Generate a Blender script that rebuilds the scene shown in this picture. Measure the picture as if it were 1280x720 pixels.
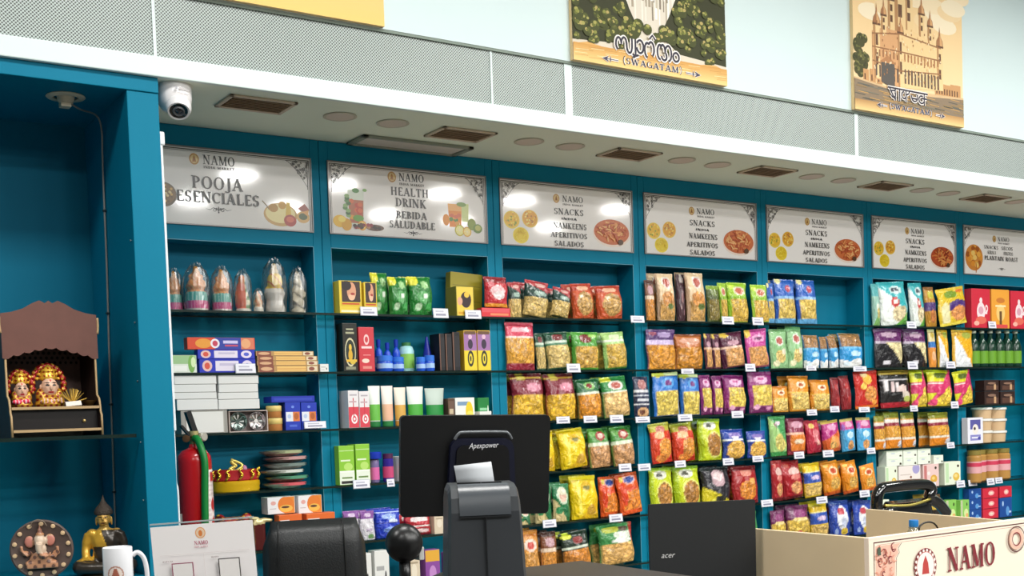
import bpy, bmesh, math, random
from mathutils import Vector, Matrix
PI = math.pi
rnd = random.Random(7)
for o in list(bpy.data.objects): bpy.data.objects.remove(o)
SC = bpy.context.scene
COL = SC.collection

# ------------------------------------------------------------------ camera
FOC, PPY, YAW, PITCH, ROLL = 1461.235, 594.19, 0.58487, -0.04902, -0.03417
CAM = Vector((-2.4326, -5.278, 1.5056))
cy_, sy_ = math.cos(YAW), math.sin(YAW)
FW = Vector((sy_*math.cos(PITCH), cy_*math.cos(PITCH), math.sin(PITCH)))
r_ = Vector((cy_, -sy_, 0)); u_ = r_.cross(FW)
cr, sr = math.cos(ROLL), math.sin(ROLL)
RT = cr*r_ + sr*u_; UP = -sr*r_ + cr*u_
cd = bpy.data.cameras.new('camera'); co = bpy.data.objects.new('camera', cd); COL.objects.link(co)
co.matrix_world = Matrix(((RT.x, UP.x, -FW.x, CAM.x), (RT.y, UP.y, -FW.y, CAM.y), (RT.z, UP.z, -FW.z, CAM.z), (0, 0, 0, 1)))
cd.sensor_width = 36; cd.lens = FOC*36/1280; cd.shift_y = (PPY-360)/1280; cd.clip_start = .05
SC.camera = co

# ------------------------------------------------------------------ world, lamps, exposure
W = bpy.data.worlds.new('world'); SC.world = W; W.use_nodes = True
W.node_tree.nodes['Background'].inputs[0].default_value = (.8, .9, 1, 1)
W.node_tree.nodes['Background'].inputs[1].default_value = .1
SC.view_settings.view_transform = 'Standard'; SC.view_settings.look = 'None'
SC.view_settings.exposure = 0.4; SC.view_settings.gamma = 1
CEIL = 4.4
PANEL_W = 52      # watts of each ceiling panel lamp
DISC_W = 48       # watts of each round lamp far down the room
def lamp(x, y, z, sx, sy, watts, round_=False, col=(1, .985, .95)):
    l = bpy.data.lights.new('ceiling_lamp_light', 'AREA'); l.shape = 'DISK' if round_ else 'RECTANGLE'
    l.size = sx; l.size_y = sy; l.energy = watts; l.color = col
    o = bpy.data.objects.new('ceiling_lamp_light', l); COL.objects.link(o); o.location = (x, y, z)
    return o
PANELS = [(x, y) for x in (-3.2, -.6, 2.0, 4.6, 7.2) for y in (-2.6, -5.9)]
DISCS = [(x, y) for x in (-.05, 1.23, 2.5, 3.75, 5.2, 6.35, 8.0) for y in (-7.6, -9.2)]

# ------------------------------------------------------------------ helpers
def H(h, a=1):
    h = h.lstrip('#'); v = [int(h[i:i+2], 16)/255 for i in (0, 2, 4)]
    return tuple((c/12.92 if c <= .04045 else ((c+.055)/1.055)**2.4) for c in v) + (a,)
def ray(px, py): return FW + RT*((px-640)/FOC) - UP*((py-PPY)/FOC)
def on(px, py, ax, val):
    v = ray(px, py); return CAM + v*((val-CAM[ax])/v[ax])
def at(px, py, d): return CAM + ray(px, py)*d
def x_at(px, y, z):                     # x of the point on the line (y, z) seen in pixel column px
    k = (px-640)/FOC
    a = RT - k*FW
    return CAM.x - (a.y*(y-CAM.y) + a.z*(z-CAM.z))/a.x
def z_at(px, py, y): return on(px, py, 1, y).z

MATS = {}
def mat(name, col, rough=.5, metal=0, coat=0, trans=0, ior=1.45, bump=0, bscale=40, var=0, vscale=8, emit=0, spec=.5):
    if name in MATS: return MATS[name]
    m = bpy.data.materials.new(name); MATS[name] = m; m.use_nodes = True
    nt = m.node_tree; b = nt.nodes['Principled BSDF']
    c = H(col) if isinstance(col, str) else col
    b.inputs['Base Color'].default_value = c
    b.inputs['Roughness'].default_value = rough; b.inputs['Metallic'].default_value = metal
    b.inputs['Coat Weight'].default_value = coat; b.inputs['Transmission Weight'].default_value = trans
    b.inputs['IOR'].default_value = ior; b.inputs['Specular IOR Level'].default_value = spec
    if emit: b.inputs['Emission Color'].default_value = c; b.inputs['Emission Strength'].default_value = emit
    if var or bump:
        tc = nt.nodes.new('ShaderNodeTexCoord')
        if var:
            n = nt.nodes.new('ShaderNodeTexNoise'); n.inputs['Scale'].default_value = vscale; n.inputs['Detail'].default_value = 5
            nt.links.new(tc.outputs['Object'], n.inputs['Vector'])
            mx = nt.nodes.new('ShaderNodeMix'); mx.data_type = 'RGBA'
            mx.inputs['A'].default_value = tuple(x*(1-var) for x in c[:3])+(1,); mx.inputs['B'].default_value = tuple(min(1, x*(1+var)) for x in c[:3])+(1,)
            nt.links.new(n.outputs['Fac'], mx.inputs['Factor']); nt.links.new(mx.outputs['Result'], b.inputs['Base Color'])
        if bump:
            n = nt.nodes.new('ShaderNodeTexNoise'); n.inputs['Scale'].default_value = bscale; n.inputs['Detail'].default_value = 4
            nt.links.new(tc.outputs['Object'], n.inputs['Vector'])
            bp = nt.nodes.new('ShaderNodeBump'); bp.inputs['Strength'].default_value = bump; bp.inputs['Distance'].default_value = .01
            nt.links.new(n.outputs['Fac'], bp.inputs['Height']); nt.links.new(bp.outputs['Normal'], b.inputs['Normal'])
    return m
def flat(col, rough=.45): return mat('plain_'+col.strip('#')+'_%d' % int(rough*100), col, rough)

def attr_mat(name, rough, coat=0, food=False, bump=0, bscale=30, metal=0):
    m = bpy.data.materials.new(name); MATS[name] = m; m.use_nodes = True
    nt = m.node_tree; b = nt.nodes['Principled BSDF']; N = nt.nodes.new; L = nt.links.new
    a = N('ShaderNodeAttribute'); a.attribute_name = 'Col'
    b.inputs['Roughness'].default_value = rough; b.inputs['Coat Weight'].default_value = coat; b.inputs['Metallic'].default_value = metal
    b.inputs['Coat Roughness'].default_value = .12
    src = a.outputs['Color']; tc = N('ShaderNodeTexCoord')
    if food:                            # where alpha is 1 the clear window shows a heap of small snacks
        oi = N('ShaderNodeObjectInfo'); mm = N('ShaderNodeVectorMath'); mm.operation = 'ADD'
        sc = N('ShaderNodeVectorMath'); sc.operation = 'MULTIPLY'; sc.inputs[1].default_value = (1, 1, 1.5)
        L(tc.outputs['Object'], sc.inputs[0]); L(sc.outputs[0], mm.inputs[0]); L(oi.outputs['Random'], mm.inputs[1])
        vo = N('ShaderNodeTexVoronoi'); vo.inputs['Scale'].default_value = 7; L(mm.outputs[0], vo.inputs['Vector'])
        no = N('ShaderNodeTexNoise'); no.inputs['Scale'].default_value = 5; no.inputs['Detail'].default_value = 4; no.inputs['Distortion'].default_value = 2.5
        L(mm.outputs[0], no.inputs['Vector'])
        r1 = N('ShaderNodeMapRange'); r1.inputs['From Min'].default_value = .05; r1.inputs['From Max'].default_value = .6
        r1.inputs['To Min'].default_value = 1.45; r1.inputs['To Max'].default_value = .75; L(vo.outputs['Distance'], r1.inputs['Value'])
        r2 = N('ShaderNodeMapRange'); r2.inputs['From Min'].default_value = .35; r2.inputs['From Max'].default_value = .65
        r2.inputs['To Min'].default_value = .62; r2.inputs['To Max'].default_value = 1.35; L(no.outputs['Fac'], r2.inputs['Value'])
        mu = N('ShaderNodeMath'); mu.operation = 'MULTIPLY'; L(r1.outputs[0], mu.inputs[0]); L(r2.outputs[0], mu.inputs[1])
        vm = N('ShaderNodeVectorMath'); vm.operation = 'SCALE'; L(src, vm.inputs[0]); L(mu.outputs[0], vm.inputs['Scale'])
        mx = N('ShaderNodeMix'); mx.data_type = 'RGBA'; L(a.outputs['Alpha'], mx.inputs['Factor']); L(src, mx.inputs['A']); L(vm.outputs[0], mx.inputs['B'])
        src = mx.outputs['Result']
    L(src, b.inputs['Base Color'])
    if bump:
        n = N('ShaderNodeTexNoise'); n.inputs['Scale'].default_value = bscale; n.inputs['Detail'].default_value = 3; n.inputs['Distortion'].default_value = 1.5
        L(tc.outputs['Object'], n.inputs['Vector'])
        bp = N('ShaderNodeBump'); bp.inputs['Strength'].default_value = bump; bp.inputs['Distance'].default_value = .02
        L(n.outputs['Fac'], bp.inputs['Height']); L(bp.outputs['Normal'], b.inputs['Normal'])
    return m
M_FOIL = attr_mat('printed_foil', .3, .35, food=True, bump=.8, bscale=4)
M_PRINT = attr_mat('printed_ink', .3, .05)
M_PAPER = attr_mat('printed_card', .45, .15)
M_CANVAS = attr_mat('printed_canvas', .75)
M_PAINTED = attr_mat('painted_clay', .42, .2)
M_GILT = attr_mat('gilt_and_paint', .3, .2, metal=.35)

def glassy(name, tint, dens, rough=.03):    # thin clear sheet: see-through with a mirror-like sheen
    m = bpy.data.materials.new(name); MATS[name] = m; m.use_nodes = True; nt = m.node_tree; nt.nodes.clear()
    N = nt.nodes.new; L = nt.links.new
    out = N('ShaderNodeOutputMaterial'); t = N('ShaderNodeBsdfTransparent'); t.inputs[0].default_value = tint
    g = N('ShaderNodeBsdfGlossy'); g.inputs['Roughness'].default_value = rough
    f = N('ShaderNodeLayerWeight'); pw_ = N('ShaderNodeMath'); pw_.operation = 'POWER'; pw_.inputs[1].default_value = 4; L(f.outputs['Facing'], pw_.inputs[0])
    ma = N('ShaderNodeMath'); ma.operation = 'MULTIPLY_ADD'; ma.inputs[1].default_value = .7; ma.inputs[2].default_value = dens+.03
    L(pw_.outputs[0], ma.inputs[0]); mx = N('ShaderNodeMixShader'); L(ma.outputs[0], mx.inputs[0]); L(t.outputs[0], mx.inputs[1]); L(g.outputs[0], mx.inputs[2])
    L(mx.outputs[0], out.inputs[0]); return m
M_GLASS = glassy('shelf_glass', (.72, .88, .82, 1), .0)
M_WRAP = glassy('clear_plastic_wrap', (.9, .9, .88, 1), .17, .3)
M_CLEAR = glassy('clear_acrylic', (.95, .97, .97, 1), .03)

def link(name, me, m=None, parent=None, loc=(0, 0, 0), rot=(0, 0, 0), scale=None):
    o = bpy.data.objects.new(name, me); COL.objects.link(o)
    if parent is not None: o.parent = parent
    o.location = loc; o.rotation_euler = rot
    if scale: o.scale = scale
    if m is not None and me is not None and len(me.materials) == 0: me.materials.append(m)
    return o
def tag(o, label, cat, group=None):
    n = len(label.split()); assert 4 <= n <= 16, (n, label)
    o['label'] = label; o['category'] = cat
    if group: o['group'] = group
    return o
def empty(name, loc, label=None, cat=None, group=None, rz=0):
    o = bpy.data.objects.new(name, None); COL.objects.link(o); o.location = loc; o.rotation_euler = (0, 0, rz); o.empty_display_size = .05
    if label: tag(o, label, cat, group)
    return o
def struct(o): o['kind'] = 'structure'; return o
def bm_mesh(bm, name='m', smooth=False):
    bmesh.ops.recalc_face_normals(bm, faces=bm.faces)
    me = bpy.data.meshes.new(name); bm.to_mesh(me); bm.free()
    if smooth:
        for p in me.polygons: p.use_smooth = True
    return me
def b_box(bm, x0, x1, y0, y1, z0, z1, bev=0, seg=2):
    r = bmesh.ops.create_cube(bm, size=1)
    vs = r['verts']
    for v in vs: v.co = Vector((x0 if v.co.x < 0 else x1, y0 if v.co.y < 0 else y1, z0 if v.co.z < 0 else z1))
    if bev:
        es = list({e for v in vs for e in v.link_edges})
        bmesh.ops.bevel(bm, geom=es, offset=bev, segments=seg, affect='EDGES', profile=.5)
def box(name, x0, x1, y0, y1, z0, z1, m, parent=None, bev=0, seg=2, loc=(0, 0, 0), rot=(0, 0, 0)):
    bm = bmesh.new(); b_box(bm, x0, x1, y0, y1, z0, z1, bev, seg)
    return link(name, bm_mesh(bm, name, False), m, parent, loc, rot)
def lathe_bm(bm, prof, seg=24, c=(0, 0, 0), cols=None, colmap=None):
    rings = []
    for r, z in prof:
        if r <= 1e-6: rings.append([bm.verts.new((c[0], c[1], c[2]+z))])
        else: rings.append([bm.verts.new((c[0]+r*math.cos(2*PI*i/seg), c[1]+r*math.sin(2*PI*i/seg), c[2]+z)) for i in range(seg)])
    for a, b in zip(rings, rings[1:]):
        for i in range(seg):
            j = (i+1) % seg
            if len(a) == 1 and len(b) == 1: continue
            if len(a) == 1: bm.faces.new((a[0], b[j], b[i]))
            elif len(b) == 1: bm.faces.new((a[i], a[j], b[0]))
            else: bm.faces.new((a[i], a[j], b[j], b[i]))
def lathe(name, prof, m, parent=None, seg=24, loc=(0, 0, 0), rot=(0, 0, 0), smooth=True, scale=None):
    bm = bmesh.new(); lathe_bm(bm, prof, seg)
    me = bm_mesh(bm, name, smooth)
    if smooth:
        try: me.set_sharp_from_angle(angle=.7)
        except Exception: pass
    return link(name, me, m, parent, loc, rot, scale)
def tube_bm(bm, pts, r, seg=8, closed=False):
    pts = [Vector(p) for p in pts]; rings = []
    n = len(pts); prev = None
    for i, p in enumerate(pts):
        if closed: t = pts[(i+1) % n]-pts[i-1]
        else: t = pts[min(i+1, n-1)]-pts[max(i-1, 0)]
        t.normalize()
        a = t.cross(Vector((0, 0, 1)))
        if a.length < .2: a = t.cross(Vector((0, 1, 0)))
        if prev is not None:
            a = prev - t*prev.dot(t)
        a.normalize(); prev = a; b = t.cross(a)
        rr = r[i] if isinstance(r, (list, tuple)) else r
        rings.append([bm.verts.new(p + a*rr*math.cos(2*PI*k/seg) + b*rr*math.sin(2*PI*k/seg)) for k in range(seg)])
    prs = list(zip(rings, rings[1:])) + ([(rings[-1], rings[0])] if closed else [])
    for A, B in prs:
        for k in range(seg): bm.faces.new((A[k], A[(k+1) % seg], B[(k+1) % seg], B[k]))
    if not closed: bm.faces.new(rings[0][::-1]); bm.faces.new(rings[-1])
def smooth_pts(pts, k=4):
    pts = [Vector(p) for p in pts]; out = []
    for i in range(len(pts)-1):
        p0, p1, p2, p3 = pts[max(i-1, 0)], pts[i], pts[i+1], pts[min(i+2, len(pts)-1)]
        for j in range(k):
            t = j/k
            out.append(.5*((2*p1)+(p2-p0)*t+(2*p0-5*p1+4*p2-p3)*t*t+(3*p1-p0-3*p2+p3)*t**3))
    out.append(pts[-1]); return out
def tube(name, pts, r, m, parent=None, seg=8, k=4, closed=False, loc=(0, 0, 0)):
    bm = bmesh.new(); tube_bm(bm, smooth_pts(pts, k) if k > 1 else pts, r, seg, closed)
    return link(name, bm_mesh(bm, name, True), m, parent, loc)
def prism(name, pts, y0, y1, m, parent=None, loc=(0, 0, 0), rot=(0, 0, 0)):   # outline in x,z extruded along y
    bm = bmesh.new()
    a = [bm.verts.new((x, y0, z)) for x, z in pts]; b = [bm.verts.new((x, y1, z)) for x, z in pts]
    bm.faces.new(a); bm.faces.new(b[::-1])
    for i in range(len(pts)):
        j = (i+1) % len(pts); bm.faces.new((a[i], b[i], b[j], a[j]))
    return link(name, bm_mesh(bm, name), m, parent, loc, rot)
def ball_bm(bm, c, r, rot=None, sub=2):
    if not isinstance(r, (tuple, list)): r = (r, r, r)
    q = bmesh.ops.create_icosphere(bm, subdivisions=sub, radius=1)
    M = Matrix.Translation(c) @ (rot.to_4x4() if rot else Matrix.Identity(4)) @ Matrix.Diagonal((r[0], r[1], r[2], 1))
    bmesh.ops.transform(bm, matrix=M, verts=q['verts'])
def remeshed(name, bm, voxel, paint=None, m=None, parent=None, loc=(0, 0, 0), rot=(0, 0, 0), scale=None, smooth_it=3):
    me = bm_mesh(bm, name); t = bpy.data.objects.new('tmp', me); COL.objects.link(t)
    md = t.modifiers.new('r', 'REMESH'); md.mode = 'VOXEL'; md.voxel_size = voxel
    if smooth_it: s = t.modifiers.new('s', 'SMOOTH'); s.iterations = smooth_it; s.factor = .5
    dg = bpy.context.evaluated_depsgraph_get(); dg.update()
    out = bpy.data.meshes.new_from_object(t.evaluated_get(dg)); bpy.data.objects.remove(t)
    for p in out.polygons: p.use_smooth = True
    if paint:
        ca = out.color_attributes.new('Col', 'FLOAT_COLOR', 'POINT')
        for i, v in enumerate(out.vertices): ca.data[i].color = paint(v.co)
    out.materials.clear()
    return link(name, out, m, parent, loc, rot, scale)

# ---- flat print: coloured shapes lying on a face (x right, z up, facing -y), a hair apart
class Print:
    def __init__(s): s.v = []; s.f = []; s.c = []; s.n = 0
    def poly(s, pts, col, k=None):
        s.n += 1; d = -(s.n if k is None else k)*4e-5; i = len(s.v)
        s.v += [(p[0], d, p[1]) for p in pts]; s.f.append(list(range(i, i+len(pts)))); s.c.append(H(col) if isinstance(col, str) else col)
        return s
    def rect(s, x0, x1, z0, z1, col): return s.poly([(x0, z0), (x1, z0), (x1, z1), (x0, z1)], col)
    def ell(s, cx, cz, rx, rz, col, n=20, a0=0):
        return s.poly([(cx+rx*math.cos(2*PI*i/n+a0), cz+rz*math.sin(2*PI*i/n+a0)) for i in range(n)], col)
    def strip(s, L, R, col):
        s.n += 1
        for i in range(len(L)-1): s.poly([L[i], L[i+1], R[i+1], R[i]], col, s.n); 
        return s
    def stroke(s, pts, w, col):
        L = []; R = []; n = len(pts)
        for i, p in enumerate(pts):
            a = pts[max(i-1, 0)]; b = pts[min(i+1, n-1)]; dx, dz = b[0]-a[0], b[1]-a[1]; l = math.hypot(dx, dz) or 1
            ww = (w[i] if isinstance(w, (list, tuple)) else w)/2
            L.append((p[0]-dz/l*ww, p[1]+dx/l*ww)); R.append((p[0]+dz/l*ww, p[1]-dx/l*ww))
        return s.strip(R, L, col)
    def ring(s, cx, cz, rx, rz, w, col, a0=0, a1=2*PI, n=24):
        A = [a0+(a1-a0)*i/n for i in range(n+1)]
        return s.strip([(cx+rx*math.cos(a), cz+rz*math.sin(a)) for a in A], [(cx+(rx-w)*math.cos(a), cz+(rz-w)*math.sin(a)) for a in A], col)
    def text(s, t, x0, x1, z0, z1, col, bold=1): 
        gl = [GLY.get(ch) for ch in t]; tot = sum((g[0] if g else .45)+.1 for g in gl)-.1
        kx = (x1-x0)/tot; kz = z1-z0; X = x0
        f = lambda x, z: (X+x*kx, z0+z*kz)
        for g in gl:
            if not g: X += .55*kx; continue
            for q in g[1]:
                c = q[0]
                if c in 'Tt':
                    w = (.17 if c == 'T' else .075)*kx*bold
                    s.stroke([f(q[1], q[2]), f(q[3], q[4])], w, col)
                elif c == 's':
                    a, b = f(q[1]-.14, q[2]), f(q[1]+.14, q[2]); hh = .035*kz
                    zz = a[1]+(hh if q[2] < .5 else -hh); s.rect(a[0], b[0], zz-hh, zz+hh, col)
                elif c == 'a':
                    _, cx, cz, rx, rz, d0, d1 = q[:7]; A = [math.radians(d0+(d1-d0)*i/14) for i in range(15)]
                    w = lambda a: (.07+.1*abs(math.cos(a)))*bold
                    s.strip([f(cx+rx*math.cos(a), cz+rz*math.sin(a)) for a in A],
                            [f(cx+(rx-w(a))*math.cos(a), cz+(rz-.075*bold)*math.sin(a)) for a in A], col)
            X += (g[0]+.1)*kx
        return s
    def mesh(s, name='print'):
        e = min(1, .006/(s.n*4e-5))
        me = bpy.data.meshes.new(name); me.from_pydata([(x, y*e, z) for x, y, z in s.v], [], s.f)
        ca = me.color_attributes.new('Col', 'FLOAT_COLOR', 'CORNER'); i = 0
        for f, c in zip(s.f, s.c):
            for _ in f: ca.data[i].color = c; i += 1
        return me
GLY = {
 'A': (.8, [('t', .1, 0, .4, 1), ('T', .4, 1, .7, 0), ('t', .2, .33, .6, .33), ('s', .1, 0), ('s', .7, 0)]),
 'B': (.66, [('T', .17, 0, .17, 1), ('a', .2, .745, .38, .255, -90, 90), ('a', .2, .27, .44, .27, -90, 90), ('s', .1, 0), ('s', .1, 1)]),
 'C': (.72, [('a', .4, .5, .4, .5, 45, 315), ('t', .67, .72, .67, .95)]),
 'D': (.76, [('T', .17, 0, .17, 1), ('a', .2, .5, .54, .5, -90, 90), ('s', .1, 0), ('s', .1, 1)]),
 'E': (.62, [('T', .17, 0, .17, 1), ('t', .1, .96, .58, .96), ('t', .1, .04, .6, .04), ('t', .17, .52, .48, .52), ('t', .56, .8, .56, .98), ('t', .58, .02, .58, .22)]),
 'F': (.6, [('T', .17, 0, .17, 1), ('t', .1, .96, .58, .96), ('t', .17, .52, .46, .52), ('t', .56, .8, .56, .98), ('s', .17, 0)]),
 'G': (.78, [('a', .4, .5, .4, .5, 45, 315), ('T', .66, .04, .66, .42), ('s', .66, .42)]),
 'H': (.82, [('T', .17, 0, .17, 1), ('T', .65, 0, .65, 1), ('t', .17, .52, .65, .52), ('s', .17, 0), ('s', .17, 1), ('s', .65, 0), ('s', .65, 1)]),
 'I': (.3, [('T', .15, 0, .15, 1), ('s', .15, 0), ('s', .15, 1)]),
 'J': (.42, [('T', .28, .05, .28, 1), ('a', .12, .02, .24, .24, -150, 0), ('s', .28, 1)]),
 'K': (.78, [('T', .17, 0, .17, 1), ('t', .17, .42, .62, 1), ('T', .3, .56, .66, 0), ('s', .17, 0), ('s', .17, 1), ('s', .66, 0), ('s', .62, 1)]),
 'L': (.62, [('T', .17, 0, .17, 1), ('t', .1, .04, .6, .04), ('t', .58, .02, .58, .25), ('s', .17, 1)]),
 'M': (.98, [('t', .14, 0, .16, 1), ('T', .16, 1, .49, .05), ('t', .49, .05, .82, 1), ('T', .82, 0, .82, 1), ('s', .14, 0), ('s', .82, 0), ('s', .12, 1), ('s', .86, 1)]),
 'N': (.84, [('t', .14, 0, .14, 1), ('T', .14, 1, .7, 0), ('t', .7, 0, .7, 1), ('s', .14, 0), ('s', .1, 1), ('s', .7, 1)]),
 'O': (.82, [('a', .41, .5, .41, .52, 0, 360)]),
 'P': (.64, [('T', .17, 0, .17, 1), ('a', .2, .71, .42, .29, -90, 90), ('s', .17, 0), ('s', .1, 1)]),
 'R': (.74, [('T', .17, 0, .17, 1), ('a', .2, .72, .42, .28, -90, 90), ('T', .36, .46, .64, 0), ('s', .17, 0), ('s', .1, 1), ('s', .68, 0)]),
 'S': (.58, [('a', .29, .74, .26, .27, 30, 270), ('a', .29, .26, .27, .28, -150, 90), ('t', .5, .78, .5, .96), ('t', .08, .05, .08, .25)]),
 'T': (.7, [('T', .35, 0, .35, 1), ('t', .04, .96, .66, .96), ('t', .06, .78, .06, .98), ('t', .64, .78, .64, .98), ('s', .35, 0)]),
 'U': (.8, [('T', .16, .3, .16, 1), ('t', .66, .3, .66, 1), ('a', .41, .3, .33, .32, 180, 360), ('s', .16, 1), ('s', .66, 1)]),
 'V': (.76, [('T', .1, 1, .38, 0), ('t', .38, 0, .66, 1), ('s', .1, 1), ('s', .66, 1)]),
 'W': (1.1, [('T', .1, 1, .34, 0), ('t', .34, 0, .55, .95), ('T', .55, .95, .78, 0), ('t', .78, 0, 1.0, 1), ('s', .1, 1), ('s', 1.0, 1)]),
 'X': (.76, [('T', .1, 1, .66, 0), ('t', .1, 0, .66, 1), ('s', .1, 0), ('s', .66, 0), ('s', .1, 1), ('s', .66, 1)]),
 'Z': (.66, [('t', .08, .96, .6, .96), ('T', .56, .94, .1, .06), ('t', .06, .04, .6, .04)]),
 '(': (.3, [('a', .34, .5, .28, .65, 110, 250)]), ')': (.3, [('a', -.04, .5, .28, .65, -70, 70)]),
}
def place_print(P, name, parent, x, y, z, m=None, rz=0, scale=None):
    return link(name, P.mesh(name), m or M_PRINT, parent, (x, y, z), (0, 0, rz), scale)

def font_glyphs(txt, size, name='lettering', shear=0):    # outline of Blender's own font as a mesh in x,z facing -y
    cu = bpy.data.curves.new('t', 'FONT'); cu.body = txt; cu.size = size; cu.shear = shear; cu.extrude = 0; cu.resolution_u = 3
    o = bpy.data.objects.new('t', cu); COL.objects.link(o)
    dg = bpy.context.evaluated_depsgraph_get(); dg.update()
    me = bpy.data.meshes.new_from_object(o.evaluated_get(dg)); bpy.data.objects.remove(o)
    for v in me.vertices: v.co = (v.co.x, 0, v.co.y)
    me.materials.clear()
    return me
def width(me):
    xs = [v.co.x for v in me.vertices]; return (min(xs), max(xs)) if xs else (0, 0)
# ------------------------------------------------------------------ the room
M_WALL = mat('mint_white_wall_paint', '#d1e2e3', .6, var=.02, vscale=2)
M_SOFF = mat('soffit_paint', '#eaf3e2', .6)
M_FAS = mat('fascia_paint', '#d9e7e5', .5)
M_TEAL = mat('teal_board', '#007897', .55, var=.06, vscale=3, bump=.03, bscale=60, spec=.2)
M_TEALD = mat('teal_back_board', '#006e8c', .6, var=.05, vscale=3, spec=.2)
M_FLOOR = mat('grey_floor_tiles', '#77736e', .35, var=.05, vscale=3)
X0, X1, Y0, Y1 = -6.5, 11.0, -12.0, .17
struct(box('floor', X0, X1, Y0, Y1+.2, -.1, 0, M_FLOOR))
struct(box('ceiling', X0, X1, Y0, Y1+.2, CEIL, CEIL+.1, M_WALL))
struct(box('wall_back', X0, X1, .175, .3, 0, 2.9, M_WALL))
M_FAR = mat('shop_far_walls', '#6a6d6c', .7)
struct(box('wall_left', X0-.1, X0, Y0, Y1+.2, 0, CEIL, M_FAR))
struct(box('wall_right', X1, X1+.1, Y0, Y1+.2, 0, CEIL, M_FAR))
struct(box('wall_front', X0, X1, Y0-.1, Y0, 0, CEIL, M_FAR))
struct(box('wall_upper', X0, X1, -.68, .3, 3.218, CEIL, M_WALL))
SOF = 2.884
s = struct(box('trim_soffit', X0, X1, -.674, .3, SOF, SOF+.02, M_SOFF))
struct(box('trim_fascia', X0, X1, -.682, -.66, SOF-.001, 2.962, M_FAS, bev=.004))
struct(box('trim_shadow_gap', X0, X1, -.678, -.64, 3.206, 3.218, mat('grey_green_edge', '#7d8a80', .6)))
# perforated sheet: round holes on a staggered pitch (about 3 pixels apart, so they stay in the material)
m = bpy.data.materials.new('perforated_metal'); m.use_nodes = True; nt = m.node_tree; b = nt.nodes['Principled BSDF']; N = nt.nodes.new; L = nt.links.new
tc = N('ShaderNodeTexCoord'); sx = N('ShaderNodeSeparateXYZ'); L(tc.outputs['Object'], sx.inputs[0])
def mth(op, a, b_=None, c=None):
    n = N('ShaderNodeMath'); n.operation = op
    for i, v in enumerate((a, b_, c)):
        if v is None: continue
        if isinstance(v, (int, float)): n.inputs[i].default_value = v
        else: L(v, n.inputs[i])
    return n.outputs[0]
p = .0135
zr = mth('DIVIDE', sx.outputs['Z'], p*.5); row = mth('FLOOR', zr); off = mth('MULTIPLY', mth('MODULO', mth('ADD', row, 1000), 2), .5)
fx = mth('SUBTRACT', mth('FRACT', mth('ADD', mth('DIVIDE', sx.outputs['X'], p), off)), .5)
fz = mth('MULTIPLY', mth('SUBTRACT', mth('FRACT', zr), .5), .5)
d = mth('SQRT', mth('ADD', mth('MULTIPLY', fx, fx), mth('MULTIPLY', fz, fz)))
h = mth('LESS_THAN', d, .27)
mx = N('ShaderNodeMix'); mx.data_type = 'RGBA'; mx.inputs['A'].default_value = H('#bcc8c4'); mx.inputs['B'].default_value = H('#3a423f'); L(h, mx.inputs['Factor']); L(mx.outputs['Result'], b.inputs['Base Color'])
b.inputs['Roughness'].default_value = .45; M_PERF = m
cuts = [X0, -3.2, -.99, .575, 1.0, 3.09, 5.15, 7.2, 9.2, X1]
strips = {-.99: .012, .575: .01, 1.0: .045, 3.09: .03, 5.15: .02}
for i, (a, c) in enumerate(zip(cuts, cuts[1:])):
    o = box('perforated_panel', a+strips.get(a, .004), c, -.668, -.662, 2.9625, 3.2055, M_PERF); struct(o)
    if i: struct(box('trim_%d' % i, a, a+strips.get(a, .006), -.672, -.662, 2.9625, 3.2055, M_FAS))

# ---- niche and pillar on the left
PYF = -.655
struct(box('trim_pillar', -1.098, -.975, PYF, .17, 0, 2.824, M_TEAL, bev=.003))
struct(box('trim_beam', -2.45, -.975, PYF-.006, .17, 2.824, SOF, M_TEAL, bev=.003))
struct(box('trim_left_pillar', -2.45, -2.33, PYF, .17, 0, 2.824, M_TEAL, bev=.003))
struct(box('trim_niche_back', -2.33, -1.098, .0, .17, 0, 2.824, M_TEALD))
sh = box('niche_glass_shelf', -2.329, -1.111, -.60, -.002, 1.482, 1.492, M_GLASS, bev=.001)
tag(sh, 'dark glass shelf across the teal niche under the small wooden temple', 'shelf')
box('front_edge', -2.329, -1.111, -.604, -.6, 1.480, 1.494, mat('dark_glass_edge', '#10231f', .2), sh)
box('back_edge', -2.329, -1.111, -.003, -.001, 1.480, 1.494, MATS['dark_glass_edge'], sh)
ns = box('niche_cabinet', -2.328, -1.100, -.62, -.002, .05, .93, M_TEAL, bev=.004)
tag(ns, 'low teal cabinet top at foot of the niche holding round plaque', 'cabinet')
for zz in (2.25, 1.93, 1.70, 1.46, 1.23): lathe('shelf_pin', [(0, 0), (.004, 0), (.004, .004), (0, .005)], mat('steel', '#b8bcbc', .3, .9), sh, 10, (-1.099, -.62, zz), (0, -PI/2, 0))
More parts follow.
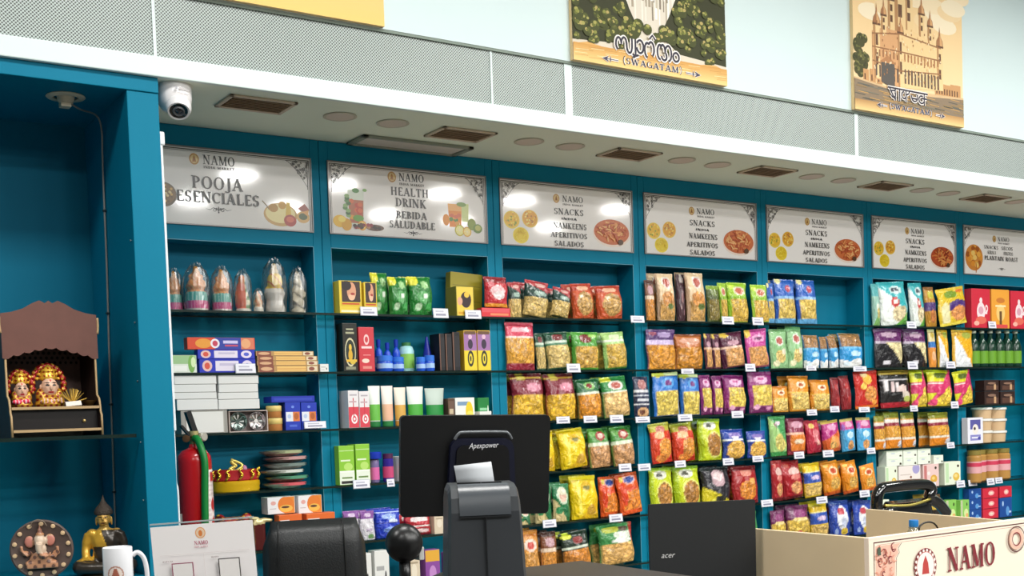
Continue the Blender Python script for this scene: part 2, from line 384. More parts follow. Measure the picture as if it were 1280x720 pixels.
# spot lamp under the niche ceiling with its cable
c0 = Vector(on(82, 120, 2, 2.824)); t = empty('spot_lamp', (c0.x, c0.y, 2.824), 'round cream recessed spotlight in the ceiling of the teal niche', 'lamp')
M_CREAM = mat('cream_plastic', '#cfc6ae', .5)
lathe('bezel', [(.045, -.001), (.072, -.001), (.074, -.004), (.07, -.008), (.05, -.01), (.045, -.006)], M_CREAM, t, 32)
lathe('socket', [(0, -.03), (.026, -.03), (.03, -.02), (.034, -.002)], M_CREAM, t, 20)
box('terminal_block', -.024, .016, -.02, .02, -.045, -.028, M_CREAM, t, .003)
cb = tube('niche_cable', [(c0.x+.02, c0.y, 2.795), (c0.x+.07, c0.y+.05, 2.79), (-1.14, -.36, 2.79), (-1.113, -.33, 2.74), (-1.108, -.30, 2.6), (-1.104, -.27, 2.2), (-1.105, -.24, 1.8), (-1.104, -.22, 1.5), (-1.105, -.2, 1.1), (-1.104, -.2, .94)], .0042, mat('grey_cable', '#8b8a86', .5))
tag(cb, 'thin grey cable clipped down the dark inner side of the niche', 'cable')
for q in [(2.42, -.285), (2.0, -.255), (1.62, -.23), (1.25, -.21)]: box('cable_clip', -.012, .0015, -.008, .008, -.004, .004, flat('#1a2a30'), cb, .001, loc=(-1.101, q[1], q[0]))
# white conduit on the pillar edge, running on as a thin wire
t = empty('cable_conduit', (-.975, -.62, 1.5), 'white plastic conduit running down the right edge of the teal pillar', 'conduit')
M_WHITE = mat('white_plastic', '#eef2f4', .4)
box('channel', 0, .016, -.012, .012, 0, 1.13, M_WHITE, t, .003)
box('upper_cap', 0, .026, -.014, .014, 1.13, 1.185, M_WHITE, t, .008, 3)
tube('wire', [(.008, 0, 0), (.008, 0, -.1), (.006, 0, -.2), (.012, 0, -.24), (.012, 0, -.35), (.014, -.0, -.6)], .005, M_WHITE, t)

# ---- soffit fittings
for i, (x, y) in enumerate([(-.5, -.48), (.565, -.405), (1.6, -.42), (2.63, -.42), (3.67, -.42), (4.7, -.42), (5.7, -.42)]):
    nm = ['first', 'second', 'third', 'fourth', 'fifth', 'sixth', 'seventh'][i]
    t = empty('air_vent', (x, y, SOF), 'beige framed rectangular soffit vent, %s from the left' % nm, 'vent', 'soffit vents')
    MV = mat('vent_frame_paint', '#c9b9a4', .5); MD = mat('vent_dark', '#6a5440', .6)
    bm = bmesh.new()
    for a in [(-.15, .15, -.1, -.082), (-.15, .15, .082, .1), (-.15, -.132, -.1, .1), (.132, .15, -.1, .1)]: b_box(bm, a[0], a[1], a[2], a[3], -.010, -.001, .002, 1)
    link('frame', bm_mesh(bm), MV, t)
    box('backing', -.14, .14, -.09, .09, -.003, -.001, MD, t)
    for k in range(7):
        yy = -.069+k*.023
        o = box('slat', -.13, .13, -.009, .009, -.001, .0005, mat('vent_slat_paint', '#c4ab8e', .5), t, loc=(0, yy, -.008), rot=(.5, 0, 0))
for i, (x, y) in enumerate([(-.093, -.447), (.176, -.443), (.955, -.42), (1.209, -.423), (1.967, -.425), (2.237, -.42), (3.0, -.42), (3.28, -.42), (4.03, -.42), (4.3, -.42), (5.05, -.42), (5.33, -.42)]):
    nm = ['first', 'second', 'third', 'fourth', 'fifth', 'sixth', 'seventh', 'eighth', 'ninth', 'tenth', 'eleventh', 'twelfth'][i]
    t = empty('downlight', (x, y, SOF), 'round flat unlit soffit downlight cover, %s from the left' % nm, 'downlight', 'round soffit covers')
    lathe('rim', [(.062, -.001), (.075, -.001), (.076, -.004), (.07, -.006), (.062, -.004)], mat('cover_rim', '#c2bba9', .5), t, 36)
    lathe('cover', [(0, -.004), (.062, -.004)], mat('cover_face', '#d8cabd', .55), t, 36)
t = empty('panel_light', (.455, -.095, SOF), 'flat unlit rectangular light panel with grey frame above HEALTH DRINK sign', 'light')
bm = bmesh.new()
for a in [(-.31, .31, -.108, -.088), (-.31, .31, .06, .08), (-.31, -.28, -.108, .08), (.28, .31, -.108, .08)]: b_box(bm, a[0], a[1], a[2], a[3], -.014, -.001, .002, 1)
link('frame', bm_mesh(bm), mat('panel_frame_grey', '#8d9386', .45), t)
box('diffuser', -.285, .285, -.09, .065, -.006, -.001, mat('panel_diffuser', '#d9d0c8', .5), t)

# ---- security camera
C3 = on(221, 104, 2, SOF); t = empty('security_camera', (C3.x, -.585, SOF), 'white dome security camera under the soffit beside the teal pillar', 'camera')
MC = mat('camera_white', '#ece9ea', .32, coat=.3)
lathe('base', [(0, -.001), (.066, -.001), (.068, -.012), (.068, -.05), (.064, -.075), (.05, -.098), (.03, -.108), (0, -.112)], MC, t, 40)
hd = lathe('camera_ball', [(0, .0), (.03, -.002), (.044, -.014), (.05, -.03), (.05, -.045), (.044, -.058), (.043, -.062), (.036, -.06)], MC, t, 40, (.008, -.022, -.066), (-.62, 0, -.35))
lathe('lens_window', [(0, -.055), (.036, -.06)], mat('lens_black', '#0a0a0c', .08, coat=1), hd, 32)
lathe('lens_ring', [(.014, -.06), (.02, -.066), (.024, -.0605)], mat('lens_ring_grey', '#55585c', .3), hd, 28)
lathe('lens', [(0, -.064), (.008, -.063), (.014, -.06)], mat('lens_glass', '#1a2030', .03, coat=1), hd, 20)
P = Print(); P.ell(-.03, 0, .006, .006, '#9a9aa0'); P.rect(-.016, .03, -.004, .005, '#b8b4b4'); P.rect(-.028, .03, -.018, -.016, '#b5b0b0')
place_print(P, 'label_print', t, .012, -.0695, -.03, rz=.3)

# ------------------------------------------------------------------ display cabinets
SIGNPH = {1: 'under the POOJA sign', 2: 'under the HEALTH DRINK sign', 3: 'under the first SNACKS sign', 4: 'under the second SNACKS sign', 5: 'under the third SNACKS sign', 6: 'under the fourth SNACKS sign', 7: 'under the rightmost sign'}
ROWZ = {r: 1.506+(z-1.506)*.9886 for r, z in {1: 2.049, 2: 1.762, 3: 1.482, 4: 1.201, 5: .914, 6: .632, 7: .352}.items()}
YF = -.06
M_EDGE = MATS['dark_glass_edge']; M_LINE = mat('pale_edge_band', '#5f9db4', .4)
for n in range(-1, 6):
    c = empty('display_cabinet', (n, 0, 0), 'tall teal shelf cabinet with glass shelves %s' % SIGNPH[n+2], 'cabinet', 'teal cabinets along the wall')
    def cb_(name, *a, m=M_TEAL, bev=.002): return box(name, *a, m, c, bev, 1)
    lx = .03 if n == -1 else .001
    cb_('side_panel', lx, .047, 0, .165, .001, SOF-.002); cb_('side_panel', .953, .999, 0, .165, .001, SOF-.002)
    cb_('top_rail', .047, .953, .0, .03, 2.786, SOF-.002); cb_('middle_rail', .047, .953, .0, .165, 2.368, 2.437)
    cb_('back_panel', .047, .953, .15, .165, .05, 2.368, m=M_TEALD, bev=0)
    cb_('sign_backing', .047, .953, .014, .03, 2.437, 2.786, m=M_TEALD, bev=0)
    cb_('plinth', .047, .953, .01, .16, .001, .06)
    cb_('edge_band', .047, .953, -.001, .002, 2.3655, 2.3685, m=M_LINE, bev=0); cb_('edge_band', .9515, .954, -.001, .002, .06, 2.3685, m=M_LINE, bev=0)
    cb_('edge_band', .046, .0475, -.001, .002, .06, 2.3685, m=M_LINE, bev=0)
    for r, z in ROWZ.items():
        a, b2 = (.0405 if n == -1 else 0.0005), .9995
        g = box('glass_shelf', a, b2, YF, -.002, z-.009, z, M_GLASS, c, .001, 1)
        box('inner_glass', .048, .952, -.002, .149, z-.009, z, M_GLASS, g, 0)
        box('front_edge', a, b2, YF-.002, YF, z-.010, z+.0005, M_EDGE, g)
        box('rear_edge', .048, .952, .1475, .1495, z-.012, z+.001, M_EDGE, g)
        if r < 6:
            for xx in (.05, .95):
                box('shelf_pin', xx-.004, xx+.004, .02, .03, z-.016, z-.0095, MATS['steel'], g, .001, 1)

# ------------------------------------------------------------------ sign boards
M_BOARD = mat('glossy_sign_board', '#f6f2f0', .06)
def logo(P, x, z, r):
    P.ell(x, z, r, r*1.12, '#c8923a', 28); P.ell(x, z, r*.84, r*.94, '#e6c988', 28); P.ring(x, z, r*.84, r*.94, r*.08, '#a9722a')
    P.poly([(x-r*.42, z-r*.55), (x+r*.42, z-r*.55), (x+r*.3, z-r*.1), (x+r*.22, z+r*.25), (x, z+r*.8), (x-r*.22, z+r*.25), (x-r*.3, z-r*.1)], '#b5782a')
    P.ell(x, z-r*.15, r*.14, r*.2, '#7a4a18', 12)
def ornament(P, x, z, k, col='#33302f'):
    for s in (-1, 1):
        P.stroke([(x+s*k*.1, z), (x+s*k*.4, z+k*.12), (x+s*k*.65, z-k*.05), (x+s*k, z+k*.04)], [k*.07, k*.05, k*.04, k*.015], col)
        P.ring(x+s*k*.3, z-k*.05, k*.13, k*.11, k*.04, col, n=14); P.ell(x+s*k*.16, z+k*.02, k*.08, k*.1, col, 10)
    P.poly([(x, z-k*.26), (x+k*.08, z), (x, z+k*.26), (x-k*.08, z)], col); P.ell(x, z-k*.22, k*.06, k*.06, col, 10)
def corner(P, x, z, s, rr, dark='#4a4644'):
    # filigree corner: outer triangle of scrolls that thins out away from the corner
    W, D = .105, .125
    P.stroke([(x, z), (x+s*W*1.05, z)], .003, dark); P.stroke([(x, z), (x, z-D*1.05)], .003, dark)
    P.stroke([(x+s*W*(1-t), z-D*(t**1.4)*.95-.002) for t in [i/10 for i in range(11)]], .0022, dark)
    for i in range(70):
        a, c = rr.random(), rr.random()
        if a+c > .86+.1*rr.random() or (a*a+c*c) > .62: continue
        px, pz = x+s*a*W, z-c*D; r = .0045+.004*rr.random(); b0 = rr.random()*6
        P.ring(px, pz, r, r, .0024, dark, b0, b0+4.6, 9)
        P.ell(px, pz, r*.35, r*.35, dark, 6)
def food_bowl(P, x, z, rx, rz, rr, rim, cols, n=40, strand=True):
    P.ell(x, z, rx, rz, rim, 28); P.ell(x, z+rz*.05, rx*.9, rz*.86, cols[0], 26)
    for i in range(n):
        a, q = rr.random()*6.28, rr.random()**.5*.76; px, pz = x+rx*q*math.cos(a), z+rz*q*math.sin(a)+rz*.05; b0 = rr.random()*3.14
        if strand: P.stroke([(px-rx*.2*math.cos(b0), pz-rz*.2*math.sin(b0)), (px, pz+rz*.06), (px+rx*.2*math.cos(b0), pz+rz*.2*math.sin(b0))], rx*.07, cols[1+i % (len(cols)-1)])
        else: P.ell(px, pz, rx*.11, rz*.11, cols[1+i % (len(cols)-1)], 8)
def glass_drink(P, x, z, w, h, body, top, rr):
    P.poly([(x-w*.42, z), (x+w*.42, z), (x+w*.5, z+h), (x-w*.5, z+h)], top); P.poly([(x-w*.4, z+h*.03), (x+w*.4, z+h*.03), (x+w*.46, z+h*.7), (x-w*.46, z+h*.7)], body)
    for i in range(12): P.ell(x+(rr.random()-.5)*w*.7, z+h*(.1+.6*rr.random()), w*.16, w*.13, rr.choice(['#c2452a', '#e0a03a', '#5a8a35', '#f0d8b0', '#d86a3a']), 9)
def fruit(P, x, z, r, c1, c2, n=8):
    P.ell(x, z, r, r, c1, 20); P.ell(x, z, r*.8, r*.8, c2, 18)
    for i in range(n): a = 2*PI*i/n; P.stroke([(x, z), (x+r*.75*math.cos(a), z+r*.75*math.sin(a))], r*.06, '#f6ecd0')
SUB = 'INDIA MARKET'
def lines(P, L):
    for t, a, b2, z0, z1 in L: P.text(t, a, b2, z0, z1, '#2a2628', 1.05 if z1-z0 > .02 else 1.5)
def sign(n, label):
    t = empty('sign_board', (n, 0, 0), label, 'sign', 'signs above the shelves'); rr = random.Random(n+40)
    xa, xb, za, zb = .040, .957, 2.434, 2.790
    box('board', xa+.004, xb-.004, -.002, -.0006, za+.003, zb-.003, M_BOARD, t)
    bm = bmesh.new()
    for a in [(xa, xb, za, za+.006), (xa, xb, zb-.006, zb), (xa, xa+.006, za+.006, zb-.006), (xb-.006, xb, za+.006, zb-.006)]: b_box(bm, a[0], a[1], -.008, -.0005, a[2], a[3], .001, 1)
    link('frame', bm_mesh(bm), mat('sign_frame_grey', '#8f8c8c', .35, .3), t)
    P = Print(); B = '#2c2a2c'
    for i, w in ((.011, .004), (.0185, .0015)):
        P.rect(xa+i, xb-i, zb-i-w, zb-i, B); P.rect(xa+i, xa+i+w, za+i*(.2), zb-i, B); P.rect(xb-i-w, xb-i, za+i*.2, zb-i, B)
    if n >= 0: corner(P, xa+.022, zb-.02, 1, rr)
    corner(P, xb-.022, zb-.02, -1, rr); 
    place_print(P, 'border_print', t, 0, -.0022, 0)
    P = Print(); LP = Print(); orn = None
    if n == -1: logo(LP, .381, 2.735, .023); P.text('NAMO', .422, .573, 2.716, 2.758, B, 1.1); P.text(SUB, .424, .57, 2.697, 2.708, '#5a5552', 1.5)
    elif n == 0: logo(LP, .396, 2.739, .024); P.text('NAMO', .436, .58, 2.724, 2.763, B, 1.1); P.text(SUB, .438, .58, 2.703, 2.714, '#5a5552', 1.5)
    else: logo(LP, .416, 2.708, .022); P.text('NAMO', .458, .6, 2.694, 2.727, B, 1.1); P.text(SUB, .46, .6, 2.674, 2.684, '#5a5552', 1.5)
    if n == -1: lines(P, [('POOJA', .365, .605, 2.604, 2.66), ('ESENCIALES', .29, .684, 2.54, 2.59)]); orn = (.486, 2.513, .062)
    elif n == 0: lines(P, [('HEALTH', .386, .603, 2.649, 2.69), ('DRINK', .411, .587, 2.594, 2.636), ('BEBIDA', .412, .588, 2.535, 2.571), ('SALUDABLE', .371, .634, 2.486, 2.522)]); orn = (.507, 2.464, .055)
    elif n < 5: lines(P, [('SNACKS', .398, .6, 2.622, 2.655), ('INDIA', .446, .552, 2.594, 2.606), ('NAMKEENS', .39, .618, 2.545, 2.576), ('APERITIVOS', .368, .62, 2.495, 2.523), ('SALADOS', .393, .593, 2.448, 2.476)])
    else: lines(P, [('SNACKS', .29, .46, 2.632, 2.656), ('SECOS', .5, .64, 2.632, 2.656), ('KERALA', .33, .43, 2.594, 2.618), ('Y FRUTOS', .5, .64, 2.594, 2.618), ('PLANTAIN ROAST', .29, .70, 2.55, 2.58)]); orn = (.5, 2.49, .05)
    place_print(P, 'lettering', t, 0, -.0022, 0); place_print(LP, 'logo_print', t, 0, -.0022, 0)
    if orn: P = Print(); ornament(P, *orn); place_print(P, 'scroll_ornament', t, 0, -.0022, 0)
    PS = []
    def nx():
        PS.append(Print()); return PS[-1]
    P = nx()
    if n == -1:
        food_bowl(P, .235, 2.565, .058, .055, rr, '#5e4a2c', ['#7a5a2a', '#c9a050', '#d8c088', '#6a4a20'], 30, False)
        P = nx(); P.ell(.79, 2.51, .085, .055, '#c8a060', 26); P.ell(.79, 2.515, .075, .045, '#ecdca0', 26); P.stroke([(.70, 2.57), (.72, 2.55), (.735, 2.53)], .005, '#7a6238')
        P.ell(.755, 2.54, .024, .02, '#b88838'); P.ell(.80, 2.555, .02, .018, '#c8963c'); P.poly([(.815, 2.5), (.845, 2.5), (.84, 2.57), (.822, 2.57)], '#d9b23c')
        P.ell(.838, 2.485, .032, .028, '#b0433a'); P.ell(.838, 2.49, .02, .014, '#d87058'); P.poly([(.88, 2.545), (.915, 2.57), (.94, 2.54), (.91, 2.525)], '#a8685c')
        P.ell(.905, 2.505, .034, .028, '#d8b070'); P.ell(.905, 2.508, .022, .016, '#5e6a48'); P.poly([(.9, 2.53), (.93, 2.51), (.935, 2.54)], '#e0a868')
    elif n == 0:
        glass_drink(P, .19, 2.49, .09, .17, '#b86a48', '#d8e0d0', rr)
        for i in range(9): P.ell(.13+.02*rr.random(), 2.53+.012*i, .014, .01, rr.choice(['#5f8a4a', '#8db070', '#3f6a35']), 8)
        P.ell(.19, 2.655, .02, .012, '#4f8a40', 10); P.ell(.24, 2.66, .012, .008, '#7aa850', 10)
        P.ell(.10, 2.50, .038, .03, '#e8b830', 20); P.ell(.135, 2.485, .028, .03, '#d8a020', 20); P.ell(.11, 2.51, .02, .015, '#f2d868', 14)
        P.ell(.2, 2.52, .03, .016, '#6aa03c', 14); fruit(P, .22, 2.485, .024, '#e8a030', '#f2cc60')
        P.ell(.29, 2.478, .05, .016, '#6a4a38', 18)
        for i in range(16): P.ell(.17+.16*rr.random(), 2.47+.02*rr.random(), .011, .009, rr.choice(['#8a2a30', '#5a3a28', '#b8805a', '#3a2a22', '#a8404a']), 9)
        P = nx(); glass_drink(P, .76, 2.51, .085, .12, '#e88a28', '#f0b060', rr); P.poly([(.80, 2.54), (.84, 2.54), (.845, 2.635), (.80, 2.635)], '#cfd890')
        P.ell(.80, 2.63, .03, .012, '#7a9a48', 12); P.ell(.705, 2.545, .02, .03, '#e8952a', 16)
        fruit(P, .785, 2.495, .03, '#c8b838', '#f0ea90'); fruit(P, .83, 2.49, .026, '#e0a830', '#f4dc80'); P.ell(.86, 2.53, .026, .03, '#8a9a38', 16); P.ell(.895, 2.51, .028, .024, '#6f8a38', 16); P.ell(.897, 2.513, .018, .015, '#b8b860', 14)
    elif n < 5:
        food_bowl(P, .115, 2.572, .052, .048, rr, '#e8cc50', ['#e8b828', '#f2d858', '#8a9a30', '#d89828'], 26, False)
        P = nx(); food_bowl(P, .235, 2.585, .052, .048, rr, '#e8c048', ['#e0a028', '#f2cc50', '#b8742a', '#f0dc80'], 26, False)
        P = nx(); food_bowl(P, .172, 2.492, .052, .044, rr, '#f0d840', ['#eacc20', '#f4e050', '#e0bc18'], 30, True)
        P = nx(); P.ell(.80, 2.535, .135, .075, '#f0ddd0', 28)
        food_bowl(P, .80, 2.545, .128, .072, rr, '#c86a3a' if n < 4 else '#b04a20', ['#d0703a', '#e89a58', '#b8502a', '#f0b878', '#c86030'] if n < 4 else ['#b84a20', '#d8783a', '#98381a', '#e09850'], 70, True)
        P.ell(.86, 2.49, .02, .016, '#5a3a20', 10)
    else:
        P.ell(.17, 2.56, .105, .095, '#d88a38', 26)
        for i in range(26):
            a, q = rr.random()*6.28, rr.random()**.5*.8
            P.ell(.17+.1*q*math.cos(a), 2.565+.085*q*math.sin(a), .024, .02, rr.choice(['#f0b048', '#e89830', '#c87020', '#f6cc70', '#a85818']), 12, rr.random())
        P.stroke([(.19, 2.52), (.195, 2.48), (.19, 2.45)], [.012, .014, .006], '#c87a30')
    for q in PS: place_print(q, 'food_picture', t, 0, -.0022, 0)
LB = {-1: 'white framed sign reading NAMO POOJA ESENCIALES beside the teal pillar', 0: 'white framed sign reading NAMO HEALTH DRINK BEBIDA SALUDABLE',
      1: 'first white SNACKS SALADOS sign, right of the HEALTH DRINK sign', 2: 'second white SNACKS SALADOS sign from the left', 3: 'third white SNACKS SALADOS sign from the left',
      4: 'fourth white SNACKS SALADOS sign from the left', 5: 'white NAMO sign with fried golden snacks, cut by right edge'}
for n in range(-1, 6): sign(n, LB[n])

# ------------------------------------------------------------------ canvas posters on the upper wall
def clump(P, x, z, r, rr, cols, n=9):
    P.ell(x, z, r, r*.9, cols[0], 14)
    for i in range(n):
        a = rr.random()*PI*1.2-.3; q = rr.random()**.5*.75
        P.ell(x+r*q*math.cos(a), z+r*q*math.sin(a), r*.33, r*.27, cols[1+int(rr.random()*(len(cols)-1))], 9)
GOLD = ['#e9c27c', '#f2d396', '#dcae62', '#f4dcaa']
def arrow(P, x, z, s, k=.1):
    for w, col in ((.012, '#efe8e2'), (.004, '#4a4658')):
        P.stroke([(x, z), (x+s*k*.75, z)], w, col)
        P.poly([(x+s*k*.62, z+.013+w*.4), (x+s*k+s*w*.4, z), (x+s*k*.62, z-.013-w*.4), (x+s*k*.72, z)][::s], col)
        P.poly([(x+s*k*.5-.004-w*.2, z), (x+s*k*.5, z-.016-w*.3), (x+s*k*.5+.004+w*.2, z), (x+s*k*.5, z+.016+w*.3)], col)
def outlined(P, fn):    # pale outline first, dark letters on top
    fn('#f2ece6', 1.0); fn('#33303e', 0)
def poster(x0, x1, label, kind):
    t = empty('canvas_poster', (x0, -.68, 3.221), label, 'poster', 'canvas pictures on the upper wall'); w = x1-x0; h = 1.05; rr = random.Random(int(x1*100))
    box('canvas', 0, w, -.022, -.001, 0, h, mat('canvas_edge', '#e2c492', .7), t)
    P = Print()
    if kind == 'fall':
        P.rect(0, w, 0, h, '#e8dcc4')
        for i in range(60): z = h*i/60; P.rect(0, w, z, z+h/60+.001, tuple(a*(1-i/60)+b_*(i/60) for a, b_ in zip(H('#d9cdb8'), H('#e9e6df'))))
        for i in range(60):
            x = .3+.42*rr.random(); P.stroke([(x, .24+.2*rr.random()), (x+.02*(rr.random()-.5), 1.0)], .006+.01*rr.random(), rr.choice(['#f6f2ea', '#c9bda8', '#a89a86', '#efe6d8', '#8a7d6c']))
        G = ['#454a20', '#686d2e', '#8a8c42', '#a69f58', '#555a26', '#b3a062']
        P.poly([(0, .1), (.30, .12), (.42, .2), (.36, .3), (.27, .5), (.22, h), (0, h)], '#35371c'); P.poly([(w, .1), (w, h), (.80, h), (.72, .5), (.62, .3), (.56, .2), (.68, .12)], '#35371c')
        for k in range(300):
            s = rr.random(); z = .10+.9*rr.random()**1.1; edge = .34-.22*abs(z-.12)-.05*rr.random()
            x = (.24+.14*(1-z))*rr.random()**.9 if s < .5 else w-(.22+.20*(1-z))*rr.random()**.9
            q = .018+.018*rr.random(); clump(P, max(q, min(w-q, x)), min(z, h-q), q, rr, G, 6)
        for k in range(26): x = .2+.62*rr.random(); clump(P, x, .16+.07*rr.random()+.08*abs(x-.5), .025+.012*rr.random(), rr, G, 6)
        pts = [(0, 0)]+[(w, 0), (w, .075)]+[(w*(1-i/12), .085+.02*math.sin(i*1.3)-.02*abs(i/12-.5)) for i in range(13)]
        P.poly(pts, '#d9a862')
        for i in range(10): z = .085-.0085*i; P.poly([(0, 0), (w, 0), (w, z), (w*.5, z*1.02), (0, z)], tuple(a*(1-i/10)+b_*(i/10) for a, b_ in zip(H('#cf9a52'), H('#f2d08a'))))
        for i in range(40): x = rr.random()*w; z = .02+.07*rr.random(); P.stroke([(x, z), (min(w, x+.08), z+.003)], .002, rr.choice(['#f6e2b0', '#c08a48']))
    elif kind == 'temple':
        for i in range(40): z = h*i/40; P.rect(0, w, z, z+h/40+.001, tuple(a*(1-i/40)+b_*(i/40) for a, b_ in zip(H('#f5d8a8'), H('#f0c98e'))))
        for i in range(24): P.ell(rr.random()*w, .55+.45*rr.random(), .12, .05, rr.choice(['#f8e2bc', '#f4d6a6', '#f9e8c8']), 16)
        for i in range(26): clump(P, .02+.09*rr.random(), .2+.22*rr.random(), .03, rr, ['#4a4a26', '#6a6a36', '#85804a', '#3a3c20'], 5)
        D, Lc, Mc = '#6b4a34', '#f0cf98', '#cc9a66'
        for i in range(12):  # low buildings either side
            x = .08+.06*i if i < 3 else .74+.025*(i-3); P.rect(x, x+.05, .17, .235+.02*rr.random(), Mc); P.rect(x+.01, x+.022, .18, .215, D)
        def tower(x, w_, z0, z1, dome=True):
            P.rect(x-w_/2, x+w_/2, z0, z1, Lc); P.rect(x-w_/2, x-w_*.2, z0, z1, '#b98a5c'); P.rect(x-w_*.62, x+w_*.62, z1-.012, z1, D)
            P.poly([(x-w_*.6, z1), (x+w_*.6, z1), (x+w_*.5, z1+w_*.55), (x+w_*.15, z1+w_*1.0), (x, z1+w_*2.1), (x-w_*.15, z1+w_*1.0), (x-w_*.5, z1+w_*.55)], '#a8744c')
            P.poly([(x, z1), (x+w_*.5, z1), (x+w_*.4, z1+w_*.5), (x, z1+w_*1.2)], '#dba873')
            for zz in (.25, .6): P.rect(x-w_*.18, x+w_*.18, z0+(z1-z0)*zz, z0+(z1-z0)*(zz+.22), D)
        P.poly([(.165, .2), (.42, .17), (.42, .55), (.165, .47)], '#dba674'); P.poly([(.42, .17), (.80, .2), (.80, .46), (.42, .55)], '#f1cf97')
        for x, z0, z1, w_ in [(.34, .5, .68, .06), (.50, .52, .74, .075), (.42, .5, .84, .1), (.62, .5, .64, .05), (.27, .46, .58, .045), (.70, .46, .58, .045)]: tower(x, w_, z0, z1)
        tower(.205, .055, .2, .52); tower(.79, .055, .2, .47); tower(.42, .05, .17, .5)
        for q in (.3, .38, .455): P.stroke([(.165, q), (.42, q-.03+(q-.3)*.4), (.80, q)], .008, '#9c6d48')
        for i in range(7): x = .19+.032*i; P.rect(x, x+.014, .215-.02*(i/7), .28, '#5e5048'); P.rect(x, x+.012, .33, .37, '#9c6d48')
        for i in range(11): x = .45+.031*i; P.rect(x, x+.016, .2, .275, '#6a5648'); P.ell(x+.008, .275, .008, .012, '#6a5648', 8); P.rect(x, x+.013, .33, .375, '#b07c52')
        P.poly([(.24, .185), (.36, .155), (.36, .30), (.24, .30)], '#5c5650'); P.poly([(.225, .30), (.375, .30), (.3, .345)], '#b98255')
        for i in range(120): x = .17+.62*rr.random(); z = .2+.33*rr.random(); P.rect(x, x+.008, z, z+.012, rr.choice(['#fbe6bd', '#a8764e', '#e0b47c']))
        P.poly([(0, 0), (w, 0), (w, .178), (.62, .16), (.4, .15), (0, .185)], '#8d7a63')
        P.poly([(.0, .185), (0, .176), (.4, .14), (.7, .15), (w, .17), (w, .18), (.62, .166), (.4, .152)], '#d9b78a')
        for i in range(90): x = rr.random()*w; z = .05+.11*rr.random(); P.stroke([(x, z), (min(w, x+.09), z-.004)], .005, rr.choice(['#6a6a60', '#a08458', '#7c7a6c', '#c49a60', '#5c5a50']))
        for i in range(14): z = .06-.0045*i; P.rect(0, w, 0, max(z, .002), tuple(a*(1-i/14)+b_*(i/14) for a, b_ in zip(H('#b98d58'), H('#f3d290'))))
    else:
        for i in range(40): z = h*i/40; P.rect(0, w, z, z+h/40+.001, tuple(a*(1-i/40)+b_*(i/40) for a, b_ in zip(H('#f0c878'), H('#b8c4b0'))))
        for i in range(60): clump(P, rr.random()*w, .2+.25*rr.random(), .05, rr, ['#3d4a22', '#66733a', '#8a8f50'], 6)
    place_print(P, 'picture', t, 0, -.0222, 0, M_CANVAS)
    y = -.0222-min(.006, 4e-5*P.n)-1.5e-4
    if kind == 'fall':
        P = Print()
        for wv, col in ((1.9, '#f0e9e4'), (1.0, '#343240')): P.text('SWAGATAM', .325, .67, .022, .052, col, wv)
        for wv, col in ((.008, '#f0e9e4'), (.004, '#343240')):
            P.ring(.325, .037, .02, .026, wv, col, 2, 4.3, 10); P.ring(.672, .037, .02, .026, wv, col, -1.1, 1.1, 10)
        arrow(P, .275, .03, -1); arrow(P, .72, .03, 1)
        def A(cx, cz, rx, rz, a0, a1, n=14): return [(cx+rx*math.cos(math.radians(a0+(a1-a0)*i/n)), cz+rz*math.sin(math.radians(a0+(a1-a0)*i/n))) for i in range(n+1)]
        S = [A(.278, .115, .017, .03, 250, 0) + A(.312, .115, .017, .034, 180, 0) + A(.346, .112, .017, .034, 180, 360) + [(.363, .15)],
             [(.385, .15), (.385, .075), (.378, .062), (.366, .06)], A(.385, .083, .02, .014, 200, 330),
             A(.415, .118, .022, .032, 150, -170),
             A(.462, .108, .017, .036, 270, 60) + A(.487, .115, .019, .036, 140, -60),
             [(.478, .165), (.497, .185), (.515, .165)],
             A(.545, .11, .017, .036, 280, 60) + A(.563, .118, .016, .03, 150, 0) + A(.6, .11, .021, .038, 180, -90), A(.572, .092, .017, .02, 180, 420),
             A(.652, .098, .02, .022, 0, 360)]
        for wv, col in ((.025, '#f0e9e4'), (.0105, '#343240')):
            for s_ in S: P.stroke(s_, wv, col)
        place_print(P, 'lettering', t, 0, y, 0, M_CANVAS)
    elif kind == 'temple':
        P = Print()
        for wv, col in ((1.9, '#f0e9e4'), (1.0, '#343a58')): P.text('SWAGATAM', .32, .675, .036, .066, col, wv)
        for wv, col in ((.008, '#f0e9e4'), (.004, '#343a58')):
            P.ring(.32, .05, .02, .026, wv, col, 2, 4.3, 10); P.ring(.677, .05, .02, .026, wv, col, -1.1, 1.1, 10)
        arrow(P, .28, .045, -1, .09); arrow(P, .73, .045, 1, .09)
        def A(cx, cz, rx, rz, a0, a1, n=12): return [(cx+rx*math.cos(math.radians(a0+(a1-a0)*i/n)), cz+rz*math.sin(math.radians(a0+(a1-a0)*i/n))) for i in range(n+1)]
        S = [[(.285, .158), (.655, .158)], [(.30, .158), (.33, .118), (.352, .09)], [(.305, .14), (.35, .145)], A(.335, .122, .02, .018, 200, 400), [(.352, .158), (.352, .088)], [(.392, .158), (.392, .088)],
             A(.432, .128, .02, .02, 90, 330), [(.45, .158), (.45, .088)], [(.45, .13), (.475, .14), (.485, .158)], A(.53, .128, .028, .026, 160, 400), [(.51, .118), (.55, .118)],
             A(.595, .12, .025, .022, 60, 330), [(.62, .158), (.62, .088)], [(.60, .128), (.645, .128)]]
        for wv, col in ((.022, '#f0e9e4'), (.0095, '#343240')):
            for s_ in S: P.stroke(s_, wv, col)
        place_print(P, 'lettering', t, 0, y, 0, M_CANVAS)
poster(-1.0, .014, 'golden landscape canvas at the top left, only its corner showing', 'plain')
poster(1.032, 2.045, 'canvas of a waterfall between trees reading SWAGATAM', 'fall')
poster(3.055, 4.07, 'canvas of a domed riverside palace reading SWAGATAM', 'temple')

